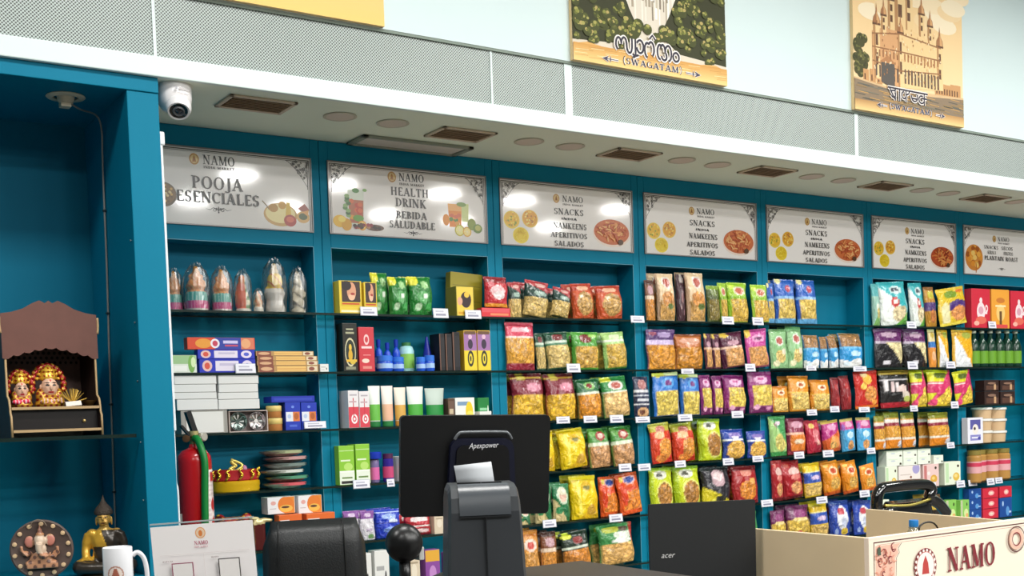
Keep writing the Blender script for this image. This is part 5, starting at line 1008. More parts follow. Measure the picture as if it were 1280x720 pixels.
for q in PEND:
    bay, row, kind, a, b2, top, o = q; z0 = sh_z(row); th = .1
    d, cat = desc_of(kind)
    isbag = kind in K
    w_guess = x_at(b2, YF+.03, z0)-x_at(a, YF+.03, z0)
    th = min(.085, .42*w_guess+.012) if isbag else (BK[kind][5] if kind in BK else w_guess)
    if isbag and w_guess < .1: th = max(.03, min(.06, w_guess*.6))
    yf = YF+.006+o.get('dy', 0); yc = yf+th/2
    if kind in TK: yc = yf+w_guess/2 if not kind.startswith('tub') or kind == 'tub' else yf+.03
    yfm = yf if not isbag else yf+th*.3
    x0, x1 = x_at(a, yfm, z0), x_at(b2, yfm, z0)
    # keep what stands right at the front edge clear of the wood: goods narrower than the bay
    lo, hi = bay-2+.0, bay-1+.0
    pm = (a+b2)/2
    if 'bottom' in o: z0 = z_at(pm, o['bottom'], yfm)
    z1 = z_at(pm, top, yfm)
    ry = o.get('ry', 0); rx = 0; rz = 0
    lo = math.floor(x0+.5); strad = x0 < lo+.052 and x1 > lo-.052 and -1 < lo
    if strad and isbag: th = min(th, .05); yc = yf+th/2
    if isbag: rx = -.04-.05*rnd.random(); rz = rnd.uniform(-.03, .03); ry += rnd.uniform(-.015, .015); x0 -= .001; x1 += .001
    if ry and isbag: x0 += abs(ry)*(z1-z0)*.3; x1 -= abs(ry)*(z1-z0)*.25
    if kind in K: ob = pouch(kind, x0, x1, z0, z1, yc, th, (rx*.8, -ry*-1, rz))
    elif kind in BK: ob = carton(kind, x0, x1, z0, z1, yc, th, (0, -ry*-1, 0))
    else: ob = TK[kind][3](x0, x1, z0, z1, yc, th, (0, 0, rnd.random() if not kind.startswith('tub') or kind == 'tub' else 0))
    if strad and kind in BK and yc+BK[kind][5]/2 > -.001: ob.scale.y = .05; ob.location.y = min(yf+.025, -.027)
    if strad and kind in TK and not kind.startswith('tub'): ob.location.y = min(ob.location.y, -(x1-x0)/2-.002)
    if kind in K or kind in BK:
        if ry: ob.location.z += abs(math.sin(ry))*(x1-x0)/2*(.7 if isbag else 1)
    if isbag: ob.location.z += .001
    PLACED.append((bay, row, ob, 0))
    tag(ob, cut(phrase(q)), cat)
    sib = [r for r in PEND if r[2] == kind]
    lo2 = math.floor(x0-.014+.5)
    if isbag and not (x0-.014 < lo2+.055 and x1-.014 > lo2-.055) and kind not in ('tanr', 'rdk') and (b2-a) > 17 and not o.get('dy') and (b2 % 1 or True):
        k = pouch(kind, x0-.012, x1-.016, z0, z0+(z1-z0)*(1.0+.035*rnd.random()), yc+th*.55+.028, th*.7, (-.02, ry*.5, rnd.uniform(-.05, .05)))
        k.location.z += .001+abs(ry)*(x1-x0)*.3; PLACED.append((bay, row, k, 1)); tag(k, cut('rear copy behind '+phrase(q)), cat, 'bags standing in the second row')
    if len(sib) > 1: ob['group'] = d.replace('small ', '')+'s' if not d.endswith('s') else d

# ---- let the goods settle: nothing may pass through a neighbour, a shelf or the wood
from mathutils.bvhtree import BVHTree
from mathutils import Euler
GEO = {}
def geo(me):
    if me.name not in GEO: GEO[me.name] = ([v.co.copy() for v in me.vertices], [tuple(p.vertices) for p in me.polygons])
    return GEO[me.name]
def mw(o): return Matrix.LocRotScale(o.location, o.rotation_euler, o.scale)
def cloud(o):
    M = mw(o); V = []; F = []
    for q in [o]+list(KIDS.get(o.name, [])):
        Mq = M if q is o else M @ Matrix.LocRotScale(q.location, q.rotation_euler, q.scale)
        v, f = geo(q.data); n = len(V); V += [Mq @ c for c in v]; F += [tuple(i+n for i in t_) for t_ in f]
    return V, F
KIDS = {}
for o in bpy.data.objects:
    if o.parent: KIDS.setdefault(o.parent.name, []).append(o)
CL = {}
def get(o):
    if o.name not in CL:
        V, F = cloud(o); CL[o.name] = (BVHTree.FromPolygons(V, F), [min(v[i] for v in V) for i in range(3)], [max(v[i] for v in V) for i in range(3)], V)
    return CL[o.name]
def dirty(o): CL.pop(o.name, None)
RW = {r: ROWZ[r] for r in ROWZ}
def settle(o, row):
    for _ in range(14):
        b_, lo_, hi_, V = get(o); ok = True
        own = RW[row]+.0006 if lo_[2] < RW[row]+.03 else None
        if own and lo_[2] < own: o.location.z += own-lo_[2]+.0002; ok = False
        if row > 1 and hi_[2] > RW[row-1]-.0112: o.scale.z *= max(.9, 1-(hi_[2]-RW[row-1]+.0125)/(hi_[2]-lo_[2])); ok = False
        if hi_[1] > .146: o.location.y -= hi_[1]-.145; ok = False
        if row == 1 and hi_[2] > 2.363 and hi_[1] > -.003: o.scale.z *= .98; ok = False
        bad = [v for v in V if v.y > -.0025 and abs(v.x-round(v.x)) < .0485]
        if bad:
            ok = False; n_ = round(bad[0].x); c_ = (lo_[0]+hi_[0])/2
            if abs(c_-n_) > .06 and max(abs(v.x-(n_+math.copysign(.0485, c_-n_))) for v in bad) < .012: o.location.x += math.copysign(.003, c_-n_); o.scale.x *= .985
            else:
                need = max(v.y for v in bad)+.003; o.location.y -= min(need, .012)
                if lo_[1] < YF-.012: o.scale.y *= .88
        if ok: return
        dirty(o)
for o_ in PLACED: settle(o_[2], o_[1])
NB = [(a, b) for i, a in enumerate(PLACED) for b in PLACED[i+1:] if a[1] == b[1] and abs(a[0]-b[0]) <= 1]
for it_ in range(7):
    n_ = 0
    for a, b in NB:
        A, B = get(a[2]), get(b[2])
        if any(A[1][k] > B[2][k] or B[1][k] > A[2][k] for k in range(3)) or not A[0].overlap(B[0]): continue
        n_ += 1; x = a[2].location.x-b[2].location.x; s_ = math.copysign(.0012, x)
        if a[3] != b[3]:                       # front against rear: thin the rear one and push it back
            r_b = a[2] if a[3] else b[2]; r_b.scale.y *= .85; r_b.location.y += .004; dirty(r_b)
        elif abs(A[1][2]-B[1][2]) > .03 and abs(x) < .05:   # one standing on the other
            up = a[2] if A[1][2] > B[1][2] else b[2]; up.location.z += .0012; dirty(up)
        else:
            for q, sg in ((a[2], 1), (b[2], -1)): q.scale.x *= .972; q.location.x += sg*s_; q.rotation_euler.y *= .85; dirty(q)
    if not n_: break
for o_ in PLACED: settle(o_[2], o_[1])

# ---- price tags clipped on the shelf fronts (left, right, top, bottom in photograph pixels)
TAGS = '''1 2 295 319 455 466;1 3 381 407 527 535
2 1 451 471 384 394;2 1 542 560 386 397;2 1 582 601 388 398;2 4 442 462 600 610;2 4 484 493 599 608
3 1 789 805 395 403;3 2 709 725 455 465;3 3 696 712 521 529;3 3 730 746 520 528;3 3 763 779 519 528;3 3 795 812 521 528;3 4 774 789 580 589;3 4 798 813 580 588;3 5 679 695 650 659;3 5 762 778 643 652
4 1 903 917 396 405;4 1 941 954 397 406;4 2 852 867 461 467;4 2 932 944 455 464;4 3 848 865 518 526;4 3 915 929 514 522;4 4 844 857 576 584;4 4 904 917 573 581;4 4 941 954 570 577;4 5 952 966 625 633
5 2 1008 1020 457 463;5 2 1067 1083 458 464;5 3 1009 1021 512 519;5 3 1038 1049 508 515;5 3 1074 1087 509 515;5 4 993 1005 565 573;5 4 1029 1042 563 571;5 4 1084 1094 560 567;5 5 1021 1034 621 629;5 5 1075 1087 613 621
6 1 1134 1145 402 410;6 2 1135 1147 452 461;6 2 1183 1194 452 460;6 3 1138 1147 507 514;6 3 1189 1198 502 510;6 4 1184 1193 553 560;6 5 1161 1170 603 612;6 5 1196 1206 601 609
7 1 1236 1245 402 410;7 5 1211 1221 600 607;7 5 1234 1243 598 606;7 5 1244.5 1253 597 604'''
T = [list(map(float, q.split())) for q in TAGS.replace('\n', ';').split(';')]
M_TAG = mat('tag_paper', '#e6e6f0', .4); M_TAGH = mat('tag_holder', '#aab2bc', .25)
bm = bmesh.new(); b_box(bm, -.5, .5, -.0008, .0008, -.5, .5); tm = bm_mesh(bm); tm.materials.append(M_TAG)
bm = bmesh.new(); b_box(bm, -.53, .53, .0008, .0022, -.56, .56); hm = bm_mesh(bm); hm.materials.append(M_TAGH)
P = Print(); P.rect(-.36, .2, .1, .3, '#b8b8c8'); P.rect(-.36, .34, -.3, -.05, '#8c8ca0'); tp = P.mesh(); tp.materials.append(M_PAPER)
for b in range(1, 8):
    for r in range(1, 7):
        L = sorted([t for t in T if t[0] == b and t[1] == r], key=lambda t: t[2])
        for i, t in enumerate(L):
            y = YF-.006; pm = (t[2]+t[3])/2; xa, xb = on(t[2], (t[4]+t[5])/2, 1, y).x, on(t[3], (t[4]+t[5])/2, 1, y).x; za, zb = z_at(pm, t[5], y), z_at(pm, t[4], y)
            e = empty('price_tag', ((xa+xb)/2, y, (za+zb)/2)); e.rotation_euler = (-.12, 0, 0); s = (xb-xa, 1, zb-za); e.scale = s
            link('paper', tm, None, e); link('holder', hm, None, e, (0, 0, 0)); link('print', tp, None, e, (0, -.0009, 0))
            o_ = '' if len(L) == 1 else (['left ', 'right '][i] if len(L) == 2 else (ORD[i]+' '))
            tag(e, '%swhite price tag on the %s edge %s' % (o_, SHELF[r], SIGNPH[b]), 'price tag', 'price tags on shelf edges')
# ------------------------------------------------------------------ figurines in clear bags, top shelf under the POOJA sign
def wrap_bag(parent, w, d, h, seed):
    rr = random.Random(seed); bm = bmesh.new(); R = []; n = 30
    for j, (z, f) in enumerate([(0.002, .98), (.15, 1.06), (.35, 1.1), (.55, 1.12), (.76, 1.08), (.92, .9), (1.0, .62), (1.05, .5)]):
        R.append([bm.verts.new((w*.52*f*math.cos(2*PI*i/n)*(.95+.1*rr.random()), d*.55*f*math.sin(2*PI*i/n)*(.93+.12*rr.random()), h*z*(1+.03*math.sin(i*2.3)*(z > .5)-.05*(z > .9)*math.cos(4*PI*i/n)))) for i in range(n)])
    for a, b in zip(R, R[1:]):
        for i in range(n): bm.faces.new((a[i], a[(i+1) % n], b[(i+1) % n], b[i]))
    return link('plastic_bag', bm_mesh(bm, 'w', False), M_WRAP, parent)
def idol(px0, px1, ptop, kind, label, y=.03):
    px0 += .8; px1 -= .8
    z0 = sh_z(1); x0, x1 = x_at(px0, y, z0), x_at(px1, y, z0); h = z_at((px0+px1)/2, ptop, y)-z0; w = x1-x0; d = min(.15, w*.8)
    t = empty('wrapped_figurine', ((x0+x1)/2, y+.01, z0), label, 'figurine', 'bagged figurines'); h *= .95; w *= .92
    bm = bmesh.new(); kf = {'base': 1.4, 'cone': 1.45, 'small': 1.2, 'big': 1.2, 'flute': 1.35}[kind]; B = lambda c, r, rot=None: ball_bm(bm, Vector((c[0]*w, c[1]*d, c[2]*h)), (r[0]*w*kf, r[1]*d*kf, r[2]*h*1.06), rot)
    if kind == 'base':      # seated pair on a tall banded pedestal
        lathe_bm(bm, [(0, 0), (.46*w, 0), (.47*w, .1*h), (.44*w, .42*h), (.4*w, .46*h), (0, .46*h)], 28)
        B((-.02, 0, .58), (.3, .35, .14)); B((0, 0, .72), (.2, .25, .16)); B((0, -.05, .87), (.13, .16, .1)); B((0, 0, .98), (.09, .1, .07))
        B((-.25, -.1, .62), (.1, .14, .12)); B((.25, -.1, .62), (.1, .14, .12)); B((-.2, 0, .8), (.1, .05, .07)); B((.2, 0, .8), (.1, .05, .07))
        tube_bm(bm, [(0, -.2*d, .84*h), (.05*w, -.3*d, .74*h), (.1*w, -.28*d, .66*h)], [.05*w, .04*w, .03*w], 8)
        cols = [H(c) for c in ('#e8e4dc', '#d8408c', '#4fb0a8', '#d87838', '#e0b070', '#e8944a', '#d8902c')]
        def paint(c):
            z = c.z/h
            if z < .07: return cols[0]
            if z < .24: return cols[1] if math.sin(c.x/w*60) > -.7 else H('#e890b8')
            if z < .45: return cols[2] if math.sin(c.x/w*50) > -.6 else H('#a8dcd4')
            if z > .9: return cols[6]
            return cols[3+int(abs(math.sin(c.x/w*9+z*11))*2.99)]
    elif kind == 'cone':    # kneeling draped figure, orange red
        lathe_bm(bm, [(0, 0), (.46*w, 0), (.46*w, .08*h), (.3*w, .1*h), (0, .1*h)], 24)
        B((-.1, 0, .35), (.3, .34, .32)); B((-.08, 0, .62), (.22, .25, .2)); B((-.05, -.05, .85), (.15, .2, .13)); B((.2, -.1, .25), (.16, .2, .18)); B((.2, -.1, .45), (.09, .12, .1))
        def paint(c):
            z = c.z/h
            if z < .1: return H('#ece8e0')
            if c.x > .06*w: return H('#e0d8b8') if math.sin(z*30) > 0 else H('#7ca070')
            return H('#d8603c') if z < .75 else H('#e08038')
    elif kind == 'small':
        lathe_bm(bm, [(0, 0), (.46*w, 0), (.46*w, .25*h), (0, .27*h)], 24)
        B((0, 0, .45), (.36, .4, .22)); B((0, 0, .72), (.24, .3, .18)); B((-.1, -.1, .92), (.1, .12, .1))
        def paint(c): return H('#ece6dc') if c.z/h < .25 else (H('#d88848') if math.sin(c.x/w*12+c.z/h*9) > 0 else H('#e8c8a0'))
    elif kind == 'big':     # white flared body with a yellow flower garlanded head
        lathe_bm(bm, [(0, 0), (.44*w, 0), (.46*w, .1*h), (.38*w, .25*h), (.48*w, .42*h), (.36*w, .5*h), (0, .55*h)], 28)
        B((0, -.1, .64), (.3, .36, .2)); B((0, -.05, .82), (.18, .22, .12)); B((.02, 0, .95), (.12, .14, .08)); B((-.3, 0, .45), (.14, .16, .1)); B((.3, 0, .45), (.14, .16, .1))
        tube_bm(bm, [(0, -.4*d, .66*h), (.03*w, -.48*d, .54*h), (.1*w, -.45*d, .42*h)], [.07*w, .055*w, .03*w], 8)
        def paint(c):
            z = c.z/h
            if z < .5: return H('#d9d3ce')
            if z < .8: return H('#e8c020') if abs(math.sin(c.x/w*8+z*14)) > .25 else H('#c85a28')
            return H('#c8b088')
    else:                   # standing carved white figure playing a flute
        lathe_bm(bm, [(0, 0), (.4*w, 0), (.4*w, .1*h), (.32*w, .13*h), (0, .14*h)], 24)
        B((.02, 0, .28), (.26, .3, .2)); B((.04, 0, .52), (.27, .3, .22)); B((.02, 0, .74), (.2, .25, .13)); B((0, -.05, .9), (.13, .18, .1)); B((0, 0, .99), (.09, .1, .05))
        tube_bm(bm, [(-.05*w, -.2*d, .66*h), (-.3*w, -.3*d, .5*h), (-.36*w, -.3*d, .32*h), (-.22*w, -.35*d, .24*h), (-.1*w, -.3*d, .34*h)], [.08*w, .08*w, .09*w, .08*w, .05*w], 10)
        tube_bm(bm, [(.2*w, -.1*d, .66*h), (.38*w, -.2*d, .5*h), (.3*w, -.3*d, .4*h)], [.07*w, .07*w, .05*w], 8)
        def paint(c): return H('#cfc4b0') if math.sin(c.z/h*26+c.x/w*7) > -.75 else H('#8a8070')
    remeshed('figurine', bm, .0045, paint, M_PAINTED, t)
    wrap_bag(t, w*.96, d*.98, h*1.02, int(px0))
idol(207, 232, 338, 'base', 'leftmost bagged figurine, half behind the pillar edge, top left shelf', .09)
idol(231, 264, 332, 'base', 'bagged figurine on teal and pink base, left of the pair')
idol(265, 293, 336, 'base', 'bagged figurine on teal and pink base, right of the pair')
idol(294, 317, 340, 'cone', 'bagged orange red kneeling figurine beside the teal pink bases', .02)
idol(317, 332, 362, 'small', 'smallest bagged figurine, low and cream coloured, on the top left shelf', .0)
idol(330, 360, 327, 'big', 'tallest bagged white figurine with a yellow garlanded head')
idol(362, 386, 338, 'flute', 'bagged carved off white figurine at the right end of its shelf')

# ---- red and gold throne seat, fourth shelf of the same cabinet
z0 = sh_z(4); x0, x1 = x_at(265, .04, z0), x_at(326, .04, z0); w = x1-x0; h = z_at(298, 573, .04)-z0; cx = (x0+x1)/2
t = empty('festive_headdress', (cx, .045, z0), 'red velvet crown with gold ornaments and a yellow base, fourth left shelf', 'crown')
lathe('base_drum', [(0, 0), (.46*w, 0), (.48*w, .01), (.47*w, .02), (.485*w, .028), (.48*w, h*.3), (.44*w, h*.33), (0, h*.33)], mat('gold_satin', '#dcb018', .35, .2), t, 40, scale=(1, .62, 1))
lathe('velvet_band', [(.43*w, h*.3), (.47*w, h*.36), (.45*w, h*.5), (.46*w, h*.66), (.4*w, h*.62), (0, h*.42)], mat('red_velvet', '#a8101c', .7, bump=.3, bscale=60), t, 40, scale=(1, .62, 1))
bm = bmesh.new()
for a, q in ((-2.6, 1), (-2.15, .8), (-1.57, 1.1), (-1, .8), (-.5, 1), (0, .8), (-3.1, .7)):
    c = Vector((.46*w*math.cos(a), .29*w*math.sin(a), h*.5))
    tube_bm(bm, smooth_pts([c+Vector((-.012, -.004, -h*.14)), c+Vector((.006, -.01, 0)), c+Vector((-.008, -.008, h*.12*q)), c+Vector((.008, -.006, h*.2*q))], 3), [.005]*9+[.006], 6); ball_bm(bm, c+Vector((.0, -.008, -h*.02)), .008, sub=1)
link('gold_ornament', bm_mesh(bm, 'o', True), mat('polished_gold', '#e8c040', .25, .75), t)
bm = bmesh.new(); rr = random.Random(3)
for i in range(16):
    a = i*.7; ball_bm(bm, Vector((-.02+.02*math.cos(a)*(1-i/20), -.03, h*(.58+.024*i))), (.011, .009, .009), sub=1)
tube_bm(bm, smooth_pts([(-.02, -.02, h*.45), (-.01, -.04, h*.62), (.02, -.04, h*.8), (-.03, -.03, h*.98)], 4), .007, 6)
link('plume', bm_mesh(bm, 'p', True), mat('pale_gold_tinsel', '#e2cc6a', .35, .4), t)
bm = bmesh.new(); ball_bm(bm, Vector((.03, -.04, h*.66)), (.014, .012, .022)); ball_bm(bm, Vector((.022, -.045, h*.58)), (.012, .01, .014)); link('pink_jewel', bm_mesh(bm, 'j', True), mat('lilac_jewel', '#b87a9c', .2), t)

# ---- stack of wrapped plate sets
z0 = sh_z(4); xa, xb = x_at(329, .02, z0), x_at(386, .02, z0); H_ = z_at(355, 562, .02)-z0; n = 6; cx = (xa+xb)/2
CC = ['#c8ccc0', '#3f7a5c', '#b8beb4', '#8a8f8c', '#a86a68', '#b8a89a']; CD = ['#d8626a', '#5a9a7a', '#d8dcd4', '#7a8a84', '#c89a98', '#a8b088']
for i in range(n):
    z = z0+i*H_/n+.0004; hh = H_/n-.001
    t = empty('wrapped_plate_set', (cx+(.012*math.sin(i*2.2)), .035, z), '%s shrink wrapped plate set in the stack beside the festive crown' % ['lowest', 'second lowest', 'third lowest', 'third highest', 'second highest', 'topmost'][i], 'plate set', 'wrapped plate sets')
    R = (xb-xa)*.45
    lathe('plate', [(0, hh*.1), (R*.55, 0), (R*.7, hh*.1), (R*.98, hh*.62), (R, hh*.75), (R*.9, hh*.7), (R*.6, hh*.35), (0, hh*.3)], mat('plate_%d' % i, CC[i], .25, .3), t, 32, scale=(1, .7, 1))
    lathe('paper_band', [(R*1.0, hh*.45), (R*1.01, hh*.9), (R*.5, hh*.95)], flat(CD[i], .4), t, 32, scale=(.85, .72, 1), loc=(.012, -.004, 0))
    lathe('shrink_wrap', [(R*.7, hh*.04), (R*1.04, hh*.55), (R*1.05, hh*.82), (R*.4, hh*.98)], M_WRAP, t, 24, scale=(1, .71, 1))
# bowl display box beside the white cartons
z0 = sh_z(3); xa, xb = x_at(287, YF+.02, z0), x_at(335.5, YF+.02, z0); h = z_at(311, 513, YF+.02)-z0; w = xb-xa
t = empty('bowl_gift_box', ((xa+xb)/2, YF+.06, z0), 'open gift box showing two round silver bowls beside white cartons', 'gift box')
bm = bmesh.new(); b_box(bm, -w/2, w/2, .02, .04, 0, h); b_box(bm, -w/2, w/2, -.04, .02, 0, .004); b_box(bm, -w/2, w/2, -.04, .02, h-.004, h); b_box(bm, -w/2, -w/2+.004, -.04, .02, .004, h-.004); b_box(bm, w/2-.004, w/2, -.04, .02, .004, h-.004)
link('tray', bm_mesh(bm), flat('#c8b8b0'), t); box('lining', -w/2+.005, w/2-.005, .01, .019, .005, h-.005, flat('#b8a8a8'), t)
for s, c in ((-1, '#8a9a96'), (1, '#c0b8ba')):
    o = lathe('bowl', [(0, 0), (w*.13, .004), (w*.2, .02), (w*.225, .038), (w*.215, .038), (w*.18, .02), (0, .008)], mat('bowl_metal_'+c[1:], c, .18, .85), t, 36, (s*w*.24, .008, h*.5), (PI/2, 0, 0), scale=(1, 1, 1))
    P = Print(); rr = random.Random(s+5)
    for i in range(9): P.poly([(w*.03*math.cos(i*.7), w*.03*math.sin(i*.7)), (w*.17*math.cos(i*.7+.15), w*.17*math.sin(i*.7+.15)), (w*.17*math.cos(i*.7-.15), w*.17*math.sin(i*.7-.15))], ['#d8dcd8', '#5a6a64', '#efe8e4'][i % 3])
    P.ell(0, 0, w*.05, w*.05, '#e8e4e0' if s > 0 else '#4a5a54'); place_print(P, 'etched_pattern', o, 0, 0, 0).matrix_local = Matrix.Translation((0, 0, .022)) @ Matrix.Rotation(-PI/2, 4, 'X')
# red cloth bundle and small carved hand on the fifth shelf
z0 = sh_z(5); x0, x1 = x_at(275, .0, z0), x_at(322, .0, z0); zt = z_at(300, 636, .0)
bm = bmesh.new(); rr = random.Random(9)
for i in range(34): ball_bm(bm, Vector((x0+(x1-x0)*rr.random(), .02+.05*rr.random(), z0+.02+(zt-z0-.04)*rr.random())), (.025, .02, .018), sub=1)
bm2 = bmesh.new(); b_box(bm2, x0+.01, x1-.01, .01, .09, z0, z0+(zt-z0)*.8); me_ = bm_mesh(bm2); bm.from_mesh(me_)
o = remeshed('festive_garland', bm, .006, lambda c: H('#d8a838') if math.sin(c.x*190)*math.sin(c.z*170) > .45 else (H('#5a1418') if math.sin(c.x*70+c.z*50) > .4 else H('#a81c28')), M_PAINTED)
tag(o, 'heap of red and gold garland on the fifth shelf behind the leaflet', 'garland')
p0 = on(330, 650, 1, -.03)
bm = bmesh.new(); 
for q in [((-.03, 0, -.008), (.03, .02, .016)), ((.0, 0, .0), (.03, .018, .012)), ((.022, -.004, -.002), (.02, .014, .01)), ((-.05, 0, .012), (.026, .016, .008))]: ball_bm(bm, Vector(q[0]), q[1])
b_box(bm, -.06, .0, -.015, .015, p0.z*0-(p0.z-z0), -.01)
o = remeshed('golden_ornament', bm, .004, lambda c: H('#e8d8a0') if c.z > -.018 else H('#5a1a1c'), M_GILT, loc=p0); tag(o, 'small pale golden ornament on shelf behind the leaflet corner', 'ornament')

# ------------------------------------------------------------------ fire extinguisher on the pillar side
zt = z_at(243, 561, -.36); xa, xb = on(223, 600, 1, -.36).x, on(264.5, 600, 1, -.36).x; R = (xb-xa)/2; ex, ey = (xa+xb)/2, -.36
t = empty('fire_extinguisher', (ex, ey, zt-.62), 'red fire extinguisher with green hose hanging beside the teal pillar', 'extinguisher'); hh = .62
M_RED = mat('extinguisher_red', '#b80f16', .25, coat=.5)
lathe('cylinder', [(0, .0), (R*.9, .005), (R, .03), (R, hh-.055), (R*.95, hh-.03), (R*.72, hh-.008), (R*.3, hh+.006), (R*.25, hh+.02), (0, hh+.02)], M_RED, t, 40)
lathe('valve', [(0, hh+.015), (.016, hh+.015), (.017, hh+.05), (.022, hh+.055), (.02, hh+.075), (0, hh+.078)], mat('brass', '#a8905a', .3, .8), t, 20)
M_BLK = mat('black_plastic', '#121315', .4)
def tilt(name, pts, wd, th, m): 
    bm = bmesh.new(); P0, P1 = Vector(pts[0]), Vector(pts[1]); d_ = (P1-P0).normalized(); sd = Vector((0, 1, 0)); up = d_.cross(sd)
    vs = [bm.verts.new(P0+a*sd*wd/2+b*up*th/2+(P1-P0)*c) for c in (0, 1) for a in (-1, 1) for b in (-1, 1)]
    for f in ((0, 1, 3, 2), (4, 6, 7, 5), (0, 4, 5, 1), (2, 3, 7, 6), (0, 2, 6, 4), (1, 5, 7, 3)): bm.faces.new([vs[i] for i in f])
    return link(name, bm_mesh(bm), m, t)
tilt('lever', [(.01, 0, hh+.06), (-.02, 0, hh+.16)], .034, .022, M_BLK); tilt('carry_handle', [(-.01, 0, hh+.05), (-.05, 0, hh+.1)], .026, .01, M_BLK)
g = lathe('pressure_gauge', [(0, 0), (.018, 0), (.019, .014), (.015, .018), (0, .018)], mat('gauge_metal', '#c8c4b8', .3, .5), t, 24, (.035, -.012, hh+.05), (PI/2, 0, .3))
lathe('side_knob', [(0, 0), (.014, 0), (.016, .02), (0, .022)], mat('dark_brass', '#6a4a30', .4, .5), t, 16, (-.03, -.01, hh+.045), (PI/2, 0, -.5))
tube('hose', [(.0, -.016, hh+.045), (.006, -R*.5, hh+.04), (.01, -R*.95, hh+.0), (.016, -R-.012, hh-.06), (.01, -R-.013, hh-.2), (.004, -R-.013, hh-.4), (.006, -R-.012, .06)], .0155, mat('green_rubber', '#0b7a33', .4), t, 12, 6)
lathe('collar', [(.0165, -.008), (.021, -.008), (.021, .008), (.0165, .008)], mat('pale_brass', '#c8b880', .3, .5), t, 16, (.002, -.004, hh+.068))
bm = bmesh.new(); lay = bm.verts.layers.float_color.new('Col'); nn, mm = 22, 40; g = []
for j in range(mm+1):
    row = []
    for i in range(nn+1):
        a = -1.32+1.0*i/nn; v = bm.verts.new(((R+.0008)*math.cos(a), (R+.0008)*math.sin(a), hh-.36+.27*j/mm)); u, q = i/nn, j/mm
        c = H('#e8dcd8')
        if (u < .06 or u > .94 or q < .03 or q > .97): c = H('#f2eeea')
        elif u < .42: c = H('#d8c8c8') if int(q*26) % 2 else H('#efe6e2')
        elif q > .8: c = H('#b81c20')
        elif q > .55: c = H('#dccfcb') if int(q*30) % 2 else H('#c8b8b4')
        else: c = H('#b81c20') if (abs(u-.68)+abs((q*3.4) % 1-.5)) < .42 else H('#ecdcd8')
        v[lay] = c; row.append(v)
    g.append(row)
for j in range(mm):
    for i in range(nn): bm.faces.new((g[j][i], g[j][i+1], g[j+1][i+1], g[j+1][i]))
link('instruction_label', bm_mesh(bm, 'l', True), M_PAPER, t)
box('wall_bracket', -(ex+.975), -R*.8, -.02, .02, hh*.5, hh*.56, MATS['steel'], t)

# ------------------------------------------------------------------ wooden temple on the niche shelf
YT = -.50; zs = 1.4935; tc_ = on(60, 376, 1, YT); cx = tc_.x; hw = on(122, 480, 1, YT).x-cx; ht = tc_.z-zs
t = empty('home_temple', (cx, YT, zs), 'small dark brown wooden home temple with scalloped roof on niche shelf', 'home temple')
M_WOOD = mat('brown_wood', '#6a4238', .5, var=.25, vscale=14); M_DW = mat('dark_wood', '#2a1a16', .5, var=.3, vscale=10); M_PALE = mat('pale_cut_edge', '#b89a70', .5)
roof = [(-hw-.008, ht*.70)]
zr = z_at(120, 448, YT)-zs; ze = z_at(122, 394, YT)-zs; zc = z_at(60, 434, YT)-zs
bot = []
ns_ = 9
for i in range(ns_*8+1):
    u = -1+2*i/(ns_*8); bot.append((u*(hw+.006), zr+(zc-zr)*(1-abs(u)**1.3)-.008*abs(math.sin(i/8*PI))))
top = [(hw+.006, ze), (hw*.8, ze+.006), (hw*.55, ze+.02), (hw*.36, ze+.04), (hw*.2, ze+.052), (hw*.08, ht-.01), (0, ht), (-hw*.08, ht-.01), (-hw*.2, ze+.052), (-hw*.36, ze+.04), (-hw*.55, ze+.02), (-hw*.8, ze+.006), (-hw-.006, ze)]
prism('scalloped_pediment', bot+top, -.006, .006, M_WOOD, t)
zd = z_at(60, 509, YT)-zs; zb2 = z_at(60, 537, YT)-zs
D = .24
for s in (-1, 1):
    pts = [(-.0, 0), (D, 0), (D, ze-.01), (0, ze-.01), (0, zd+.045), (-.03, zd+.03), (-.04, zd), (-.04, zd-.02), (-.055, zd-.035), (-.055, 0)]
    bm = bmesh.new(); a = [bm.verts.new((s*hw, y, z)) for y, z in pts]; b = [bm.verts.new((s*(hw-.009), y, z)) for y, z in pts]
    bm.faces.new(a); bm.faces.new(b[::-1])
    for i in range(len(pts)): bm.faces.new((a[i], b[i], b[(i+1) % len(pts)], a[(i+1) % len(pts)]))
    o = link('side_panel', bm_mesh(bm), M_DW, t)
    tube('pale_edge', [(s*(hw-.0045), -.0005, ze-.012), (s*(hw-.0045), -.0005, zd+.045), (s*(hw-.0045), -.03, zd+.03), (s*(hw-.0045), -.0405, zd), (s*(hw-.0045), -.0405, zd-.02), (s*(hw-.0045), -.0555, zd-.035), (s*(hw-.0045), -.0555, .003)], .0045, M_PALE, o, 6, 1)
    tube('pale_edge', [(s*(hw+.008), -.004, ze-.075), (s*(hw+.011), -.004, ze-.04), (s*(hw+.010), -.004, ze-.012)], .005, M_PALE, o, 6, 3)
box('back_panel', -hw+.009, hw-.009, D-.01, D, 0, ze, mat('back_wood', '#7a625c', .6, var=.1, vscale=5), t)
box('roof_board', -hw+.009, hw-.009, .006, D-.01, ze-.02, ze-.012, M_DW, t)
pm = Print(); rr = random.Random(4)
for i in range(7):
    for j in range(-9, 10):
        r = .0085-.0005*abs(i-3); x = (j+.5*(i % 2))*.021; z = ze-.06-.019*i
        if (x/.15)**2+((z-(ze-.16))/.09)**2 < 1.35: pm.ell(x, z, r*.8, r*.85, '#0d0908', 10)
place_print(pm, 'drilled_holes', t, 0, D-.0105, 0, M_CANVAS)
